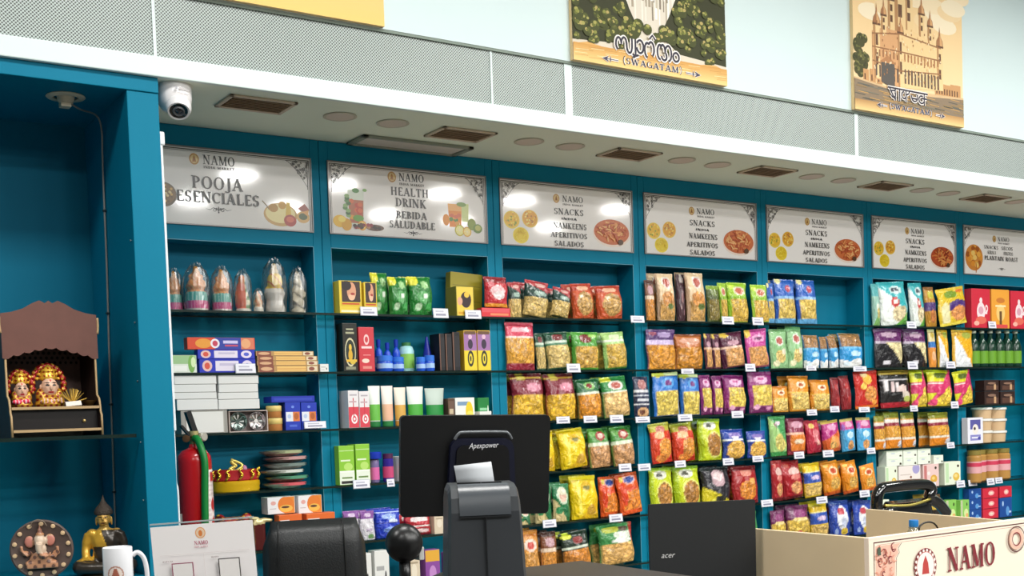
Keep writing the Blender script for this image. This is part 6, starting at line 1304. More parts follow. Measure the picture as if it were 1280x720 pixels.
for z_, f in ((zd, -.045), (zb2, -.058)):
    b_ = box('shelf_board', -hw+.009, hw-.009, f, D-.01, z_-.008, z_, M_DW, t, .001, 1); box('pale_front', -hw+.009, hw-.009, f-.0015, f, z_-.009, z_+.001, M_PALE, b_)
box('drawer_front', -hw+.01, hw-.01, -.02, -.012, zb2+.001, zd-.01, mat('drawer_black', '#140d0c', .4), t)
lathe('drawer_knob', [(0, 0), (.005, 0), (.006, .008), (0, .01)], MATS['brass'], t, 12, (hw*.62, -.02, zb2+.03), (PI/2, 0, 0))
# deities: gold faced busts under red spangled cloth
def deity(px, ptop, pbot, sc, label, fx):
    y = YT+.06; c = on(px, pbot, 1, y); h = z_at(px, ptop, y)-(zs+zd); w = .085*sc
    t = empty('temple_deity', (c.x, y, zs+zd+.0005), label, 'idol', 'idols in the wooden temple')
    bm = bmesh.new(); B = lambda q, r: ball_bm(bm, Vector((q[0]*w, q[1]*w, q[2]*h)), (r[0]*w, r[1]*w, r[2]*h))
    lathe_bm(bm, [(0, 0), (.55*w, 0), (.6*w, .08*h), (.42*w, .25*h), (0, .4*h)], 20); B((-.35, -.1, .25), (.2, .25, .2)); B((.35, -.1, .25), (.2, .25, .2)); B((0, 0, .3), (.4, .35, .22))
    remeshed('robe', bm, .0035, lambda q: H('#c8962c') if math.sin(q.x*300)*math.sin(q.z*260) > -.2 else H('#8a1c1c'), M_GILT, t)
    bm = bmesh.new(); B((0, -.16, .46), (.33, .34, .24)); B((0, -.5, .44), (.045, .06, .06)); B((-.33, -.1, .46), (.05, .08, .07)); B((.33, -.1, .46), (.05, .08, .07)); B((0, -.1, .28), (.14, .14, .1))
    def fp(q):
        x, z = q.x/w, q.z/h
        if q.y < -.2*w:
            if ((abs(x)-.13)/.075)**2+((z-.50)/.026)**2 < 1: return H('#181010')
            if ((abs(x)-.13)/.11)**2+((z-.56)/.013)**2 < 1: return H('#3a1c14')
            if (x/.12)**2+((z-.345)/.022)**2 < 1: return H('#b01c2c')
            if (x/.035)**2+((z-.61)/.03)**2 < 1: return H('#c01818')
        return H('#e8bca0')
    remeshed('face', bm, .0022, fp, M_PAINTED, t, smooth_it=1)
    bm = bmesh.new(); B((0, 0, .66), (.32, .3, .1)); lathe_bm(bm, [(.32*w, .62*h), (.34*w, .7*h), (.26*w, .8*h), (.3*w, .84*h), (.12*w, .95*h), (0, 1.0*h)], 16)
    for i in range(7): a = PI*i/6; B((.42*math.cos(a), .05, .66+.22*math.sin(a)), (.07, .05, .05))
    remeshed('crown', bm, .003, lambda q: H('#e8b83c') if math.sin(q.x*420)+math.sin(q.z*400) > -1 else H('#a82018'), M_GILT, t)
    bm = bmesh.new()
    for i in range(13):
        a = PI*(i/12)*1.15-.25; ball_bm(bm, Vector((.62*w*math.cos(a), .1*w, h*(.52+.44*math.sin(a)))), (.17*w, .2*w, .085*h), sub=1)
    remeshed('red_cloth', bm, .0035, lambda q: H('#e0b040') if math.sin(q.x*260+q.z*90)*math.sin(q.z*240-q.x*60) > .3 else H('#a0141c'), M_GILT, t)
    bm = bmesh.new(); rr = random.Random(px)
    for i in range(12): ball_bm(bm, Vector(((rr.random()-.5)*w*.9, -.42*w-.1*w*rr.random(), h*(.1+.08*rr.random()))), (.012, .01, .009), sub=1)
    remeshed('flowers', bm, .003, lambda q: H(fx) if math.sin(q.x*500) > -.5 else H('#f0c0c8'), M_PAINTED, t, smooth_it=1)
deity(62, 455, 508, 1.12, 'larger gold crowned idol under red spangled cloth in wooden temple', '#d8a030')
deity(27, 462, 508, .84, 'smaller gold crowned idol with pink flowers in wooden temple', '#e02848')
# brass bowl, golden sheaf and paper slip
y = YT-.005; c = on(113.5, 506, 1, y)
o = lathe('brass_bowl', [(0, .0), (.012, 0), (.016, .005), (.029, .016), (.032, .023), (.03, .023), (.024, .012), (0, .007)], mat('old_brass', '#8a6a3a', .3, .8), None, 28, (c.x, y+.02, zs+zd+.0005)); tag(o, 'shallow old brass bowl at the right of the temple ledge', 'bowl')
bm = bmesh.new(); c = on(91, 500, 1, y-.02); rr = random.Random(2)
for i in range(26): a = rr.uniform(.1, 2.6); q = rr.uniform(-.5, .5); tube_bm(bm, [(0, 0, .012), (.03*math.cos(a), .02*q, .018+.024*math.sin(a)), (.052*math.cos(a), .035*q, .02+.05*math.sin(a))], [.002, .0016, .0008], 5)
lathe_bm(bm, [(0, 0), (.012, 0), (.006, .008), (.009, .016), (0, .017)], 14)
o = link('golden_sheaf', bm_mesh(bm), mat('gold_straw', '#d8b050', .35, .4), None, (c.x, y-.012, zs+zd+.0005)); tag(o, 'spiky golden straw sheaf beside the larger temple idol', 'ornament'); 
c = on(92, 504, 1, YT-.03); o = box('paper_slip', -.03, .03, -.0006, .0006, 0, .018, flat('#e6ddd4'), None, loc=(c.x, YT-.036, zs+zd+.003), rot=(-.25, -.08, .1)); tag(o, 'small white paper slip on the front ledge of the temple', 'paper')

# ------------------------------------------------------------------ round plaque with the elephant headed figure
Zn = .931
yP = -.5; pc = on(52, 687, 1, yP); Rp = on(91, 687, 1, yP).x-pc.x
t = empty('relief_plaque', (pc.x, yP, Zn), 'round brown plaque with studded rim and elephant headed relief figure', 'plaque', rz=-.3); pz = max(pc.z-Zn, Rp)
disc = lathe('disc', [(0, 0), (Rp*.97, 0), (Rp, .004), (Rp, .016), (Rp*.95, .02), (Rp*.9, .016), (0, .016)], mat('plaque_brown', '#5a4a44', .6, var=.3, vscale=30), t, 56, (0, .02, pz), (PI/2, 0, 0))
for i in range(14):
    a = 2*PI*i/14+.2; lathe('stud', [(0, 0), (.009, 0), (.008, .006), (0, .009)], mat('stud_cream', '#d8b890', .4), t, 12, (Rp*.86*math.cos(a), .004, pz+Rp*.86*math.sin(a)), (PI/2, 0, 0))
bm = bmesh.new(); s = Rp; B = lambda x, z, rx, rz, ry=.3, y=0: ball_bm(bm, Vector((x*s, y*s-.002, z*s)), (rx*s, ry*s*.5, rz*s))
B(-.05, .30, .2, .22, .42); B(.0, .02, .17, .2, .3); B(-.03, -.32, .38, .28, .35); B(-.03, .50, .14, .12); B(-.03, .64, .08, .1, .2); B(-.03, .78, .03, .07, .12)
B(-.36, .28, .17, .22, .12); B(.28, .32, .17, .22, .12); B(-.5, -.1, .12, .1, .2); B(.46, -.12, .12, .1, .2); B(-.35, -.45, .2, .12, .3); B(.3, -.45, .2, .12, .3)
tube_bm(bm, [(q[0]*s, -.26*s, q[1]*s) for q in ((-.05, .24), (-.06, .04), (-.02, -.12), (.1, -.22), (.24, -.18), (.3, -.08))], [.125*s, .11*s, .09*s, .07*s, .055*s, .04*s], 10)
tube_bm(bm, [(q[0]*s, -.1*s, q[1]*s) for q in ((-.3, -.05), (-.45, -.18), (-.6, -.02), (-.62, .16))], .055*s, 8); tube_bm(bm, [(q[0]*s, -.1*s, q[1]*s) for q in ((.25, -.2), (.42, -.25), (.52, -.05), (.5, .1))], .055*s, 8)
b_box(bm, -.5*s, .5*s, -.02, .004, -.62*s, -.4*s)
def gp(q):
    x, z = q.x/s, q.z/s
    if z > .48: return H('#8a5c48') if z > .56 else H('#b8845c')
    if abs(abs(x+.04)-.36) < .12 and .12 < z < .46: return H('#c88070')
    if -.2 < x < .2 and z > -.1: return H('#d8c0a8')
    if math.sin(x*22)*math.sin(z*20) > .35: return H('#6a4a40')
    return H('#c08a68')
remeshed('relief_figure', bm, .0035, gp, M_PAINTED, t, loc=(0, 0, pz), smooth_it=2)
for s_ in (-1, 1): bm = bmesh.new(); tube_bm(bm, smooth_pts([(s_*.03*1+0, 0, 0), (s_*.02, -.004, .02), (0, -.006, .028)], 3), .002, 5); link('crown_loop', bm_mesh(bm, 'x', True), mat('loop_tan', '#8a7a68', .5), t, (-.006, -.01, pz+Rp*.78))
o = box('plaque_stand', -.05, .05, .0215, .06, 0, max(.01, pz*.5), mat('stand_dark', '#2a2420', .5), t, .003)

# ------------------------------------------------------------------ seated bronze figure with tall hair
yB = -.5; bt = on(127, 622, 1, yB); wB = on(150, 670, 1, yB).x-on(106, 670, 1, yB).x; hB = bt.z-Zn
t = empty('bronze_statue', (bt.x+.004, yB, Zn+.001), 'gold and dark bronze meditating statue with pointed hair behind the mug', 'statue', rz=-.35)
f = hB/.34; bm = bmesh.new(); B = lambda x, y, z, rx, ry, rz: ball_bm(bm, Vector((x*f, y*f, z*f)), (rx*f, ry*f, rz*f))
B(0, 0, .15, .062, .045, .065); B(0, 0, .095, .055, .045, .055); B(-.05, 0, .185, .024, .026, .022); B(.05, 0, .185, .024, .026, .022)
tube_bm(bm, [(0, 0, .19*f), (0, -.004*f, .225*f)], .02*f, 12)
for s_ in (-1, 1):
    tube_bm(bm, smooth_pts([(s_*.062*f, 0, .185*f), (s_*.078*f, 0, .13*f), (s_*.074*f, -.02*f, .08*f), (s_*.03*f, -.07*f, .055*f)], 4), [.021*f]*4+[.018*f]*4+[.015*f]*4+[.013*f], 10)
    tube_bm(bm, smooth_pts([(s_*.03*f, 0, .05*f), (s_*.10*f, -.03*f, .048*f), (s_*.08*f, -.07*f, .045*f), (-s_*.02*f, -.08*f, .042*f)], 4), [.038*f]*4+[.032*f]*4+[.026*f]*4+[.02*f], 10)
def bp(q):
    x, z = q.x/f, q.z/f
    if z > .2: return H('#c8a050')
    if x > -.012+(.2-z)*.35 or z < .075 or (x > -.045 and z < .13): return H('#3a332c')
    return H('#d8a83c')
remeshed('body', bm, .004, bp, M_GILT, t)
bm = bmesh.new(); B(0, -.004, .25, .03, .032, .036); B(0, -.022, .235, .022, .016, .018); B(0, -.037, .249, .0045, .007, .010); B(-.031, .004, .238, .005, .008, .02); B(.031, .004, .238, .005, .008, .02)
def fb(q):
    x, z = q.x/f, q.z/f
    if q.y < -.02*f:
        if ((abs(x)-.0125)/.008)**2+((z-.256)/.0028)**2 < 1 or ((abs(x)-.0125)/.011)**2+((z-.2655)/.002)**2 < 1: return H('#2a1c10')
        if (x/.010)**2+((z-.2305)/.0035)**2 < 1: return H('#5a3018')
    return H('#cba050')
remeshed('face', bm, .0016, fb, M_GILT, t, smooth_it=1)
lathe('hair', [(.026*f, .262*f), (.037*f, .266*f), (.040*f, .275*f), (.036*f, .287*f), (.03*f, .297*f), (.02*f, .308*f), (.01*f, .322*f), (.004*f, .34*f), (0, .352*f)], mat('dark_bronze', '#4a4038', .5, .4, bump=.6, bscale=250), t, 28, (0, .004, 0))
lathe('lotus_base', [(0, 0), (.115*f, 0), (.12*f, .008*f), (.105*f, .014*f), (.11*f, .02*f), (0, .022*f)], mat('dark_bronze2', '#4a3c28', .4, .5), t, 32, scale=(1, .75, 1))

# ------------------------------------------------------------------ counters
M_CT = mat('dark_counter_top', '#3a3634', .4); M_CW = mat('pale_maple_laminate', '#d9c3a0', .45, var=.1, vscale=5)
LZ = 1.08
t = empty('checkout_counter', (-1.4, -2.95, 0), 'raised checkout counter carrying the leaflet stand, mug and printer, below the frame', 'counter')
box('body', -1.1, 1.0, -.42, .38, .001, LZ-.03, M_CW, t, .003); box('counter_top', -1.12, 1.02, -.45, .42, LZ-.03, LZ, M_CT, t, .004)
t = empty('low_desk', (-.02, -2.5, 0), 'low staff desk under the small monitor, below the frame', 'desk')
box('body', -.34, .43, -.35, .2, .001, .87, M_CW, t, .003); box('desk_top', -.35, .44, -.36, .22, .87, .9, M_CT, t, .003)

# wooden sales island with the printed NAMO board
t = empty('sales_island', (.445, -2.9, 0), 'pale maple sales island with a cream board reading NAMO', 'counter')
TH = .018; zt = 1.1; xr = 1.75
fr = box('front_board', 0, xr, 0, TH, 0, zt, mat('cream_laminate', '#ead8c8', .45), t, .001, 1)
box('left_panel', 0, TH, TH, .92, 0, zt, M_CW, t, .001, 1)
a, b = Vector((.70, TH+.002)), Vector((.81, .68)); dd = (b-a).normalized(); nn_ = Vector((dd.y, -dd.x))*TH
bm = bmesh.new(); vs = []
for z in (0.55, zt): vs.append([bm.verts.new((p.x, p.y, z)) for p in (a, a+nn_, b+nn_, b)])
bm.faces.new(vs[0][::-1]); bm.faces.new(vs[1])
for i in range(4): bm.faces.new((vs[0][i], vs[0][(i+1) % 4], vs[1][(i+1) % 4], vs[1][i]))
link('slanted_divider', bm_mesh(bm), M_CW, t)
box('inner_shelf', TH, xr, TH, .9, .52, .545, M_CW, t)
P = Print(); C1, C2 = '#7e1f2c', '#5a2a2a'; W_, h0 = xr, zt-.012
P.rect(.0, W_, h0-.4, h0+.003, '#ede2cf'); P.rect(.022, W_, h0-.007, h0-.003, C2); P.rect(.022, .026, h0-.4, h0-.003, C2); P.rect(.04, W_, h0-.014, h0-.0125, '#c88a80')
def scrollwork(x, s):
    P.poly([(x, h0-.016), (x+s*.12, h0-.016), (x+s*.105, h0-.03), (x+s*.11, h0-.045), (x+s*.095, h0-.06), (x+s*.09, h0-.12), (x+s*.05, h0-.16), (x, h0-.2)], '#e8b8a4')
    rr = random.Random(8)
    P.stroke([(x+s*.125, h0-.016), (x+s*.11, h0-.03), (x+s*.114, h0-.045), (x+s*.1, h0-.06), (x+s*.096, h0-.12), (x+s*.055, h0-.165), (x, h0-.205)], .0022, C2)
    for i in range(46):
        px, pz = x+s*.088*rr.random(), h0-.022-.14*rr.random(); r = .006+.007*rr.random(); b0 = rr.random()*6; P.ring(px, pz, r, r, .003, rr.choice([C1, '#b8604c', C1, '#d89078']), b0, b0+4, 9)
    P.poly([(x+s*.008, h0-.02), (x+s*.02, h0-.02), (x+s*.022, h0-.045), (x+s*.006, h0-.045)], '#4a5a4a')
scrollwork(.03, 1)
xm = on(1155, 690, 1, -2.9).x-.445
P.ring(xm, h0-.10, .056, .058, .006, C1); P.ring(xm, h0-.10, .046, .048, .003, '#c05a58', n=20)
for i in range(18): a = 2*PI*i/18; P.ell(xm+.049*math.cos(a), h0-.10+.051*math.sin(a), .005, .005, '#f2e6e0', 8)
P.ell(xm, h0-.10, .043, .045, '#efe4e0'); P.poly([(xm-.018, h0-.125), (xm+.018, h0-.125), (xm+.013, h0-.09), (xm, h0-.065), (xm-.013, h0-.09)], '#b8403c')
x1_, x2_ = on(1183, 690, 1, -2.9).x-.445, on(1242, 690, 1, -2.9).x-.445
P.text('NAMO', x1_, x2_, h0-.13, h0-.052, C1, 1.15)
xq = on(1262, 672, 1, -2.9).x-.445
P.ring(xq+.03, h0-.055, .05, .045, .004, C2); P.ring(xq+.03, h0-.055, .04, .036, .012, '#e8b8a4'); P.ring(xq+.03, h0-.055, .025, .024, .004, C1)
place_print(P, 'board_print', fr, 0, -.0004, 0, M_PAPER)

# water bottle and black cable loop inside the island
c = on(1142, 650, 1, -2.62); t = empty('water_bottle', (c.x, -2.62, .5452), 'clear water bottle with a blue cap inside the maple island', 'bottle'); hb = c.z-.545
rc = .0165; lathe('bottle_body', [(0, 0), (.034, 0), (.036, .01), (.036, hb-.12), (.034, hb-.075), (.022, hb-.04), (.0135, hb-.028), (.0135, hb-.014), (0, hb-.013)], glassy('bottle_plastic', (.86, .91, .94, 1), .08, .08), t, 28)
lathe('cap', [(0, hb), (rc*.94, hb), (rc, hb-.003), (rc, hb-.022), (rc*.95, hb-.024), (0, hb-.024)], mat('blue_cap', '#1f78c0', .35), t, 28); lathe('neck_ring', [(.0135, hb-.03), (.0185, hb-.029), (.0185, hb-.026), (.0135, hb-.025)], MATS['bottle_plastic'], t, 24)
lathe('label_band', [(.0365, .12), (.0365, hb-.16)], flat('#a8c8e0'), t, 28)
pts = [on(px, py, 1, -2.7) for px, py in ((1148, 672), (1149, 660), (1153, 655), (1160, 652.5), (1167, 654), (1172, 660), (1174, 668), (1175, 690))]
o = tube('cable_loop', pts+[Vector((pts[-1].x, -2.7, .552))], .0032, MATS['black_plastic'], None, 8, 5); tag(o, 'black cable arching up beside the blue capped bottle', 'cable')

# ------------------------------------------------------------------ till display seen from behind
def frame_from(px_tl, px_tr, px_bl, dpt):
    return [at(*p, dpt) for p in (px_tl, px_tr, px_bl)]
PT = at(500, 522, 3.02); PR = at(683, 517, 3.12); ctr = (PT+PR)/2; wM = (PR-PT).length; rzM = math.atan2(PR.y-PT.y, PR.x-PT.x); rollM = math.atan2(PR.z-PT.z, math.hypot(PR.x-PT.x, PR.y-PT.y))
hM = 122/1461*3.08*1.03
t = empty('till_display', (ctr.x, ctr.y, LZ+.0005), 'large black till display seen from behind, leaning on its stand', 'monitor', rz=rzM)
zc = ctr.z-LZ-hM/2; M_MON = mat('monitor_black', '#0e0f11', .38, bump=.02, bscale=300); M_GREY = mat('metal_grey', '#6a6e72', .35, .3)
tl = (.10, 0, 0)
def mpart(name, pts, y0, y1, m, parent, bev=0): return prism(name, pts, y0, y1, m, parent)
shell = empty('housing', (0, 0, 0)); bpy.data.objects.remove(shell)
def rrect(w, h, r, n=6, cx=0, cz=0, taper=0):
    P_ = []
    for k, (sx_, sz_) in enumerate(((1, 1), (-1, 1), (-1, -1), (1, -1))):
        for i in range(n+1):
            a = PI/2*k+PI/2*i/n; x = cx+sx_*(w/2-r)+r*math.cos(a); z = cz+sz_*(h/2-r)+r*math.sin(a); x *= 1-taper*(z-cz)/h; P_.append((x, z))
    return P_
o = prism('housing', rrect(wM*1.02, hM, .012, taper=-.0), .0, .024, M_MON, t, (0, 0, zc), (tl[0], -rollM+.02, 0)); H0 = o
prism('bezel', rrect(wM*1.01, hM*.97, .01), .024, .030, mat('bezel_grey', '#3a3c40', .4), H0)
prism('screen', rrect(wM*.96, hM*.9, .004), .030, .031, mat('screen_glass', '#15171c', .1), H0)
prism('rear_cover', rrect(wM*.45, hM*.74, .025, cx=.012, cz=-.025, taper=.12), -.022, .0, mat('navy_cover', '#0c1026', .35), H0)
prism('rear_plate', rrect(wM*.37, hM*.66, .02, cx=.012, cz=-.03, taper=.10), -.028, -.022, mat('black_plate', '#0b0c0f', .3), H0)
tube('cover_trim', [(.012-wM*.19, -.018, hM*.27), (.012-wM*.165, -.02, hM*.325), (.012-wM*.12, -.02, hM*.343), (.012+wM*.13, -.02, hM*.343), (.012+wM*.175, -.02, hM*.325), (.012+wM*.2, -.018, hM*.27)], .004, M_GREY, H0, 8, 5)
box('neck', -.04, .05, .0, .05, .012, zc, M_MON, t, .006); lathe('foot', [(0, 0), (.13, 0), (.13, .006), (.11, .014), (0, .016)], M_MON, t, 36, (0, .03, 0))
me = font_glyphs('Apexpower', .026, shear=.35); x0_, x1_ = width(me); lg = link('brand_print', me, flat('#e4e4e8', .4), H0, (.012-(x1_-x0_)*.30, -.0285, hM*.185), (0, -.03, 0)); lg.scale = (.62, 1, .8)

# ------------------------------------------------------------------ slip printer in front of it
PC = at(606, 610, 2.42); wP = 90/1461*2.42; t = empty('slip_printer', (PC.x, PC.y, LZ+.0005), 'dark grey slip printer with white paper standing up at its top', 'printer', rz=-.46)
zt = PC.z-LZ+.004; M_PR = mat('printer_grey', '#34373b', .38, bump=.02, bscale=400); M_PD = mat('printer_dark', '#1c1e21', .4); M_PL = mat('printer_flap', '#42464b', .3)
D_ = .17; prof = [(-.01, 0), (-.01, .045), (.0, .06), (.004, zt-.055), (.012, zt-.025), (.03, zt-.006), (.055, zt), (D_*.8, zt+.002), (D_, zt-.02), (D_, 0)]
bm = bmesh.new(); Ls = []
for xx, ins in ((-wP/2, .012), (-wP/2+.006, .0), (wP/2-.006, .0), (wP/2, .012)):
    Ls.append([bm.verts.new((xx*(1.0+.16*(1-min(1, max(0, z/zt)))), y+(ins if y < .05 else -ins*0), z-(ins if z > zt*.6 else 0))) for y, z in prof])
for a, b in zip(Ls, Ls[1:]):
    for i in range(len(prof)): bm.faces.new((a[i], b[i], b[(i+1) % len(prof)], a[(i+1) % len(prof)]))
bm.faces.new(Ls[0]); bm.faces.new(Ls[-1][::-1]); link('casing', bm_mesh(bm, 'c', False), M_PR, t)
fl = [(.0025, zt-.062), (.0035, zt-.054), (.011, zt-.0235), (.029, zt-.0045), (.054, zt+.0015)]
bm = bmesh.new(); A_ = [[bm.verts.new((s_*wP*.36, y-.0012*(1), z+.0008)) for y, z in fl] for s_ in (-1, 1)]
for i in range(len(fl)-1): bm.faces.new((A_[0][i], A_[0][i+1], A_[1][i+1], A_[1][i]))
link('top_flap', bm_mesh(bm, 'f', True), M_PL, t)
box('front_seam', -.0008, .0008, -.0035, .004, .062, zt-.064, M_PD, t); box('flap_seam', -wP*.36, wP*.36, -.0015, .003, zt-.0655, zt-.063, M_PD, t); box('top_seam', -.0008, .0008, .06, .12, zt-.001, zt+.0035, M_PD, t)
box('lower_front', -wP*.55, wP*.55, -.0115, -.0095, .004, .052, M_PD, t, .001)
box('paper_slot', -wP*.34, wP*.3, .082, .09, zt-.001, zt+.004, M_PD, t)
bm = bmesh.new(); pw = wP*.54; pth = [(.086, zt-.002), (.088, zt+.014), (.091, zt+.028), (.094, zt+.040)]
A_ = [[bm.verts.new((x_-.005*(k/3)-.010, y, z+(.006*k/3 if x_ > 0 else 0))) for k, (y, z) in enumerate(pth)] for x_ in (-pw/2, pw/2)]
for i in range(3): bm.faces.new((A_[0][i], A_[1][i], A_[1][i+1], A_[0][i+1]))
o = link('paper', bm_mesh(bm, 'p', True), flat('#b9bdc2', .6), t); md = o.modifiers.new('s', 'SOLIDIFY'); md.thickness = .0006
me = font_glyphs('Apexpower', .022, shear=.35); x0_, x1_ = width(me); lg = link('brand_print', me, flat('#e4e4e8', .4), t, (-(x1_-x0_)*.2, -.0123, .0345)); lg.scale = (.6, 1, .8)

# ------------------------------------------------------------------ round black scanner head
c = at(505, 679, 2.85); r = 24/1461*2.85; t = empty('desk_scanner', (c.x, c.y, LZ+.0005), 'round black desk scanner head left of the grey printer', 'scanner'); zc = c.z-LZ
bm = bmesh.new(); ball_bm(bm, Vector((0, 0, zc)), (r, r*.9, r*1.02), sub=4); link('head', bm_mesh(bm, 'h', True), mat('satin_black', '#111112', .32), t)
box('side_plate', r*.7, r*1.02, -.015, .02, zc-.045, zc-.012, flat('#b8b8b4', .4), t, .003)
tube('neck', [(0, 0, .01), (0, 0, zc-r*.9)], .014, MATS['satin_black'], t, 14, 1); lathe('foot', [(0, 0), (.045, 0), (.045, .006), (.03, .014), (0, .016)], MATS['satin_black'], t, 32)

# ------------------------------------------------------------------ small monitor, lid towards us
PL, PRR = at(811, 631, 3.86), at(943.5, 624.5, 3.93); wA = (PRR-PL).length; c = (PL+PRR)/2; rz = math.atan2(PRR.y-PL.y, PRR.x-PL.x); rl = math.atan2(PRR.z-PL.z, math.hypot(PRR.x-PL.x, PRR.y-PL.y))
t = empty('small_monitor', (c.x, c.y, .9005), 'matte black screen back with acer lettering, left of the maple island', 'monitor', rz=rz); hA = .27; zt = c.z-.9
lid = prism('lid', rrect(wA, hA, .006), 0, .014, mat('lid_black', '#1c1e20', .5, bump=.03, bscale=200), t, (0, 0, zt-hA/2), (.02, -rl, 0))
prism('screen_face', rrect(wA*.96, hA*.92, .004), .014, .0155, MATS['screen_glass'], lid)
box('base', -wA/2, wA/2-.06, .0, .1, .0, .02, MATS['lid_black'], t, .004); box('hinge', -wA*.35, wA*.35, -.003, .018, .012, zt-hA+.01, MATS['lid_black'], t, .003)
me = font_glyphs('acer', .034, shear=.3); lg = link('brand_print', me, flat('#c8c8c8', .4), lid); pq = on(824, 697, 1, c.y); 
lg.location = (-wA/2+wA*.1, -.0008, hA/2-.1795); lg.scale = (.78, 1, .78)

# ------------------------------------------------------------------ leaflet holder on the checkout counter
A_, B_ = at(193, 656, 2.38), at(322.5, 646, 2.38); wL = (B_-A_).length; rz = math.atan2(B_.y-A_.y, B_.x-A_.x); rl = math.atan2(B_.z-A_.z, math.hypot(B_.x-A_.x, B_.y-A_.y)); c = (A_+B_)/2
t = empty('leaflet_stand', (c.x, c.y, LZ+.0005), 'clear acrylic stand holding a white NAMO leaflet on the counter', 'leaflet stand', rz=rz); hL = c.z-LZ
o = box('clear_sleeve', -wL/2, wL/2, .002, .0045, .006, hL+.001, M_CLEAR, t, rot=(0, -rl, 0)); box('sleeve_edge', -wL/2, wL/2, .0015, .005, hL-.002, hL+.001, flat('#b0b6b8', .3), o)
sh = box('leaflet', -wL/2+.001, wL/2-.002, 0, .0012, .006, hL-.006, flat('#fffafa', .5), t, rot=(0, -rl, 0)); box('stand_foot', -wL/2, wL/2, .002, .09, 0, .004, M_CLEAR, t)
P = Print(); lx = -.004; lz = hL-.02
P.ell(lx, lz-.004, .0105, .0115, '#f0a868', 24); P.ell(lx, lz-.004, .0088, .0098, '#f8d8b8', 24); P.ell(lx, lz-.005, .004, .0065, '#e88a48', 14)
P.text('NAMO', lx-.014, lx+.014, lz-.028, lz-.02, '#c8788a', 1.2); P.text('INDIA MARKET', lx-.014, lx+.014, lz-.034, lz-.0305, '#d8a8b0', 1.5)
P.rect(-wL*.42, wL*.44, lz-.0455, lz-.0448, '#e4d8d8'); P.rect(-.0006, 0, -.01+lz-.2, lz-.0455, '#ece2e2')
P.text('BIZUM', -wL*.4, -wL*.30, lz-.059, lz-.0565, '#b8a8a8', 1.4); P.text('WIFI', wL*.07, wL*.14, lz-.0565, lz-.0535, '#b8a8a8', 1.4)
for x, col in ((-wL*.21, '#9a4a64'), (wL*.24, '#4a4644')):
    top_ = lz-.062+(.003 if x > 0 else 0); P.rect(x-.022, x+.022, top_-.05, top_, col); P.rect(x-.020, x+.020, top_-.048, top_-.002, '#fbf6f4')
place_print(P, 'leaflet_print', sh, 0, -.0002, 0, M_PAPER)

# ------------------------------------------------------------------ mug
cM = at(146.5, 684, 2.72); rM = 36/1461*2.72/2; t = empty('white_mug', (cM.x, cM.y, LZ+.0005), 'white mug with a round brown logo in front of bronze statue', 'mug'); hm = cM.z-LZ
M_CER = mat('white_ceramic', '#e8e8ec', .15, coat=.5)
lathe('mug_body', [(0, 0), (rM*.9, 0), (rM, .004), (rM, hm-.002), (rM*.98, hm), (rM*.93, hm-.002), (rM*.92, .01), (0, .008)], M_CER, t, 40)
tube('handle', [(rM*.95, -.008, hm*.86), (rM*1.3, -.012, hm*.9), (rM*1.72, -.014, hm*.78), (rM*1.85, -.014, hm*.5), (rM*1.6, -.012, hm*.26), (rM*.95, -.008, hm*.18)], .0055, M_CER, t, 12, 6)
bm = bmesh.new(); lay = bm.verts.layers.float_color.new('Col'); G_ = []
for j in range(29):
    row = []
    for i in range(29):
        u, v = -1+i/14, -1+j/14; a = -PI/2-.45+u*.62; q = bm.verts.new(((rM+.0003)*math.cos(a), (rM+.0003)*math.sin(a), hm*.62+v*rM*.62)); d2 = math.hypot(u, v)
        c_ = H('#e8e8ec')
        if .72 < d2 < .9: c_ = H('#b88a78')
        elif d2 < .6 and abs(u) < .34-.3*v and v > -.5: c_ = H('#a8604c')
        elif d2 < .66: c_ = H('#ead8cc')
        q[lay] = c_; row.append(q)
    G_.append(row)
for j in range(28):
    for i in range(28):
        if math.hypot(-1+(i+.5)/14, -1+(j+.5)/14) < .95: bm.faces.new((G_[j][i], G_[j][i+1], G_[j+1][i+1], G_[j+1][i]))
link('logo_print', bm_mesh(bm, 'l', True), M_PAPER, t)

# ------------------------------------------------------------------ office chair behind the counter
cA, cB = at(326, 652, 3.95), at(456, 652, 4.05); wC = (cB-cA).length; rz = math.atan2(cB.y-cA.y, cB.x-cA.x); c = (cA+cB)/2; zt = (cA.z+cB.z)/2+.008
t = empty('office_chair', (c.x, c.y, 0), 'black padded office chair back with stitched seams, behind the leaflet', 'chair', rz=rz)
M_LEA = mat('black_leather', '#1b1d1f', .42, bump=.12, bscale=180); M_CH = mat('chair_black', '#101113', .4)
def cushion(name, w0, w1, h_, d_, z_, par, m=M_LEA, x=0, nseg=14):
    bm = bmesh.new(); g1, g2 = [], []
    for j in range(nseg+1):
        v = j/nseg; ww = (w0+(w1-w0)*v)/2; r1, r2 = [], []
        for i in range(nseg+1):
            u = -1+2*i/nseg; e = (1-abs(u)**6)**.5*(1-abs(2*v-1)**6)**.5; k = .5
            sq = 1-.18*max(0, (abs(u)-.8)/.2)**2*max(0, (abs(2*v-1)-.7)/.3)
            r1.append(bm.verts.new((x+u*ww*sq, -d_*k*e, z_+v*h_))); r2.append(bm.verts.new((x+u*ww*sq, d_*k*e, z_+v*h_)))
        g1.append(r1); g2.append(r2)
    for j in range(nseg):
        for i in range(nseg): bm.faces.new((g1[j][i], g1[j][i+1], g1[j+1][i+1], g1[j+1][i])); bm.faces.new((g2[j][i], g2[j+1][i], g2[j+1][i+1], g2[j][i+1]))
    bmesh.ops.remove_doubles(bm, verts=bm.verts, dist=1e-5)
    return link(name, bm_mesh(bm, name, True), m, par)
bk = cushion('backrest', wC*1.05, wC*.98, .6, .10, zt-.6, t)
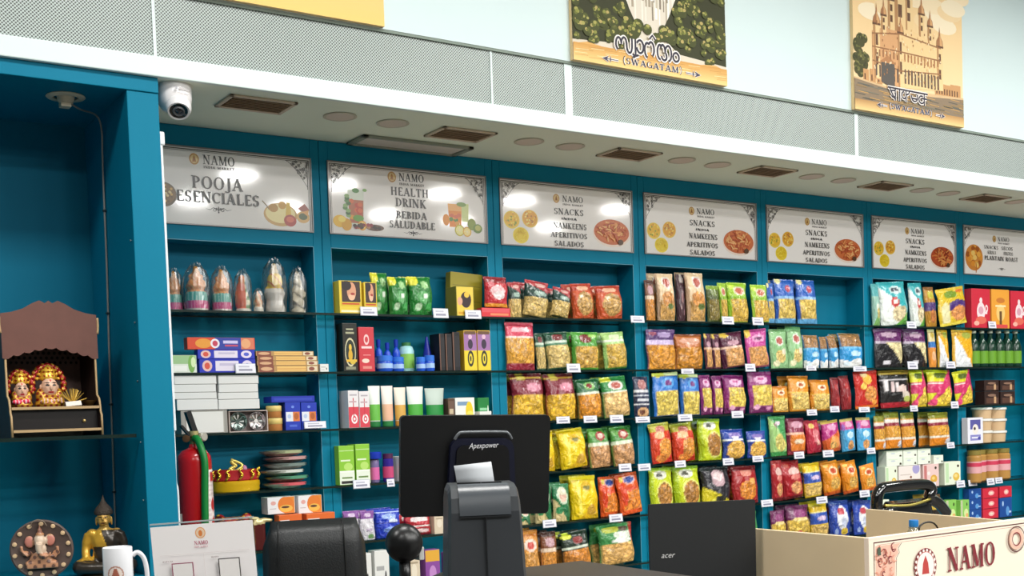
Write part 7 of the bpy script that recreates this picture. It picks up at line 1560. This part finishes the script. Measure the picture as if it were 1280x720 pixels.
for xx in (-wC*.36, wC*.27): tube('seam', [(xx*1.06+(0 if xx > 0 else .01), -.0475, zt-.5), (xx*1.03, -.0505, zt-.25), (xx, -.0505, zt-.08), (xx*.98, -.0435, zt-.02), (xx*.96, -.02, zt-.004)], .0022, mat('seam_black', '#08090a', .5), bk, 6, 4)
cushion('seat', wC*1.2, wC*1.25, .09, .46, .44, t, nseg=10).location = (0, .26, 0)
tube('gas_column', [(0, .26, .1), (0, .26, .45)], .028, M_CH, t, 12, 1)
for i in range(5): a = i*2*PI/5; l_ = tube('leg', [(0, .26, .11), (.28*math.cos(a), .26+.28*math.sin(a), .07)], [.022, .014], M_CH, t, 8, 1); lathe('caster', [(0, -.022), (.026, -.018), (.028, 0), (.026, .018), (0, .022)], M_CH, l_, 16, (.28*math.cos(a), .26+.28*math.sin(a), .0285), (PI/2, 0, a))
for s_ in (-1, 1): tube('armrest', [(s_*wC*.5, .05, .62), (s_*wC*.66, .1, .66), (s_*wC*.66, .36, .66), (s_*wC*.6, .34, .47)], .02, M_CH, t, 10, 4)

# ------------------------------------------------------------------ shiny black chair with openwork back near the right shelves
cA, cB = on(1097, 608, 1, -.75), on(1166, 606, 1, -.75); wC = cB.x-cA.x; zt = on(1132, 600.5, 1, -.75).z; zl = on(1132, 641, 1, -.75).z
t = empty('lounge_chair', ((cA.x+cB.x)/2, -.75, 0), 'glossy black chair with open looped back behind the maple island', 'chair')
M_GL = mat('glossy_black', '#08080b', .1, coat=1)
hh = zt-zl; R_ = .03
tube('back_loop', [(-wC*.5, 0, zl-.02), (-wC*.52, 0, zl+hh*.4), (-wC*.46, 0, zl+hh*.78), (-wC*.25, 0, zt-R_), (wC*.15, 0, zt-R_), (wC*.38, 0, zt-R_*1.3), (wC*.47, 0, zl+hh*.65), (wC*.44, 0, zl+hh*.4), (wC*.62, .0, zl+hh*.15), (wC*.8, .02, zl-.03)], .034, M_GL, t, 14, 6)
cushion('lower_back', wC*1.25, wC*.9, .5, .09, zl-.42, t, M_GL, nseg=12)
tube('cross_rail', [(-wC*.5, 0, zl+hh*.18), (0, -.01, zl+hh*.12), (wC*.47, 0, zl+hh*.26)], .02, M_GL, t, 10, 5)
tube('gold_trim', [(-wC*.42, -.018, zl+hh*.30), (0, -.03, zl+hh*.24), (wC*.40, -.018, zl+hh*.36)], .009, mat('brass_trim', '#c8b860', .25, .7), t, 8, 5)
cushion('seat', wC*1.25, wC*1.3, .1, .5, .42, t, M_GL, nseg=10).location = (0, .28, 0)
for sx_ in (-1, 1):
    for yy in (.08, .46): tube('leg', [(sx_*wC*.5, yy, .44), (sx_*wC*.55, yy, .003)], [.022, .014], M_GL, t, 8, 1)
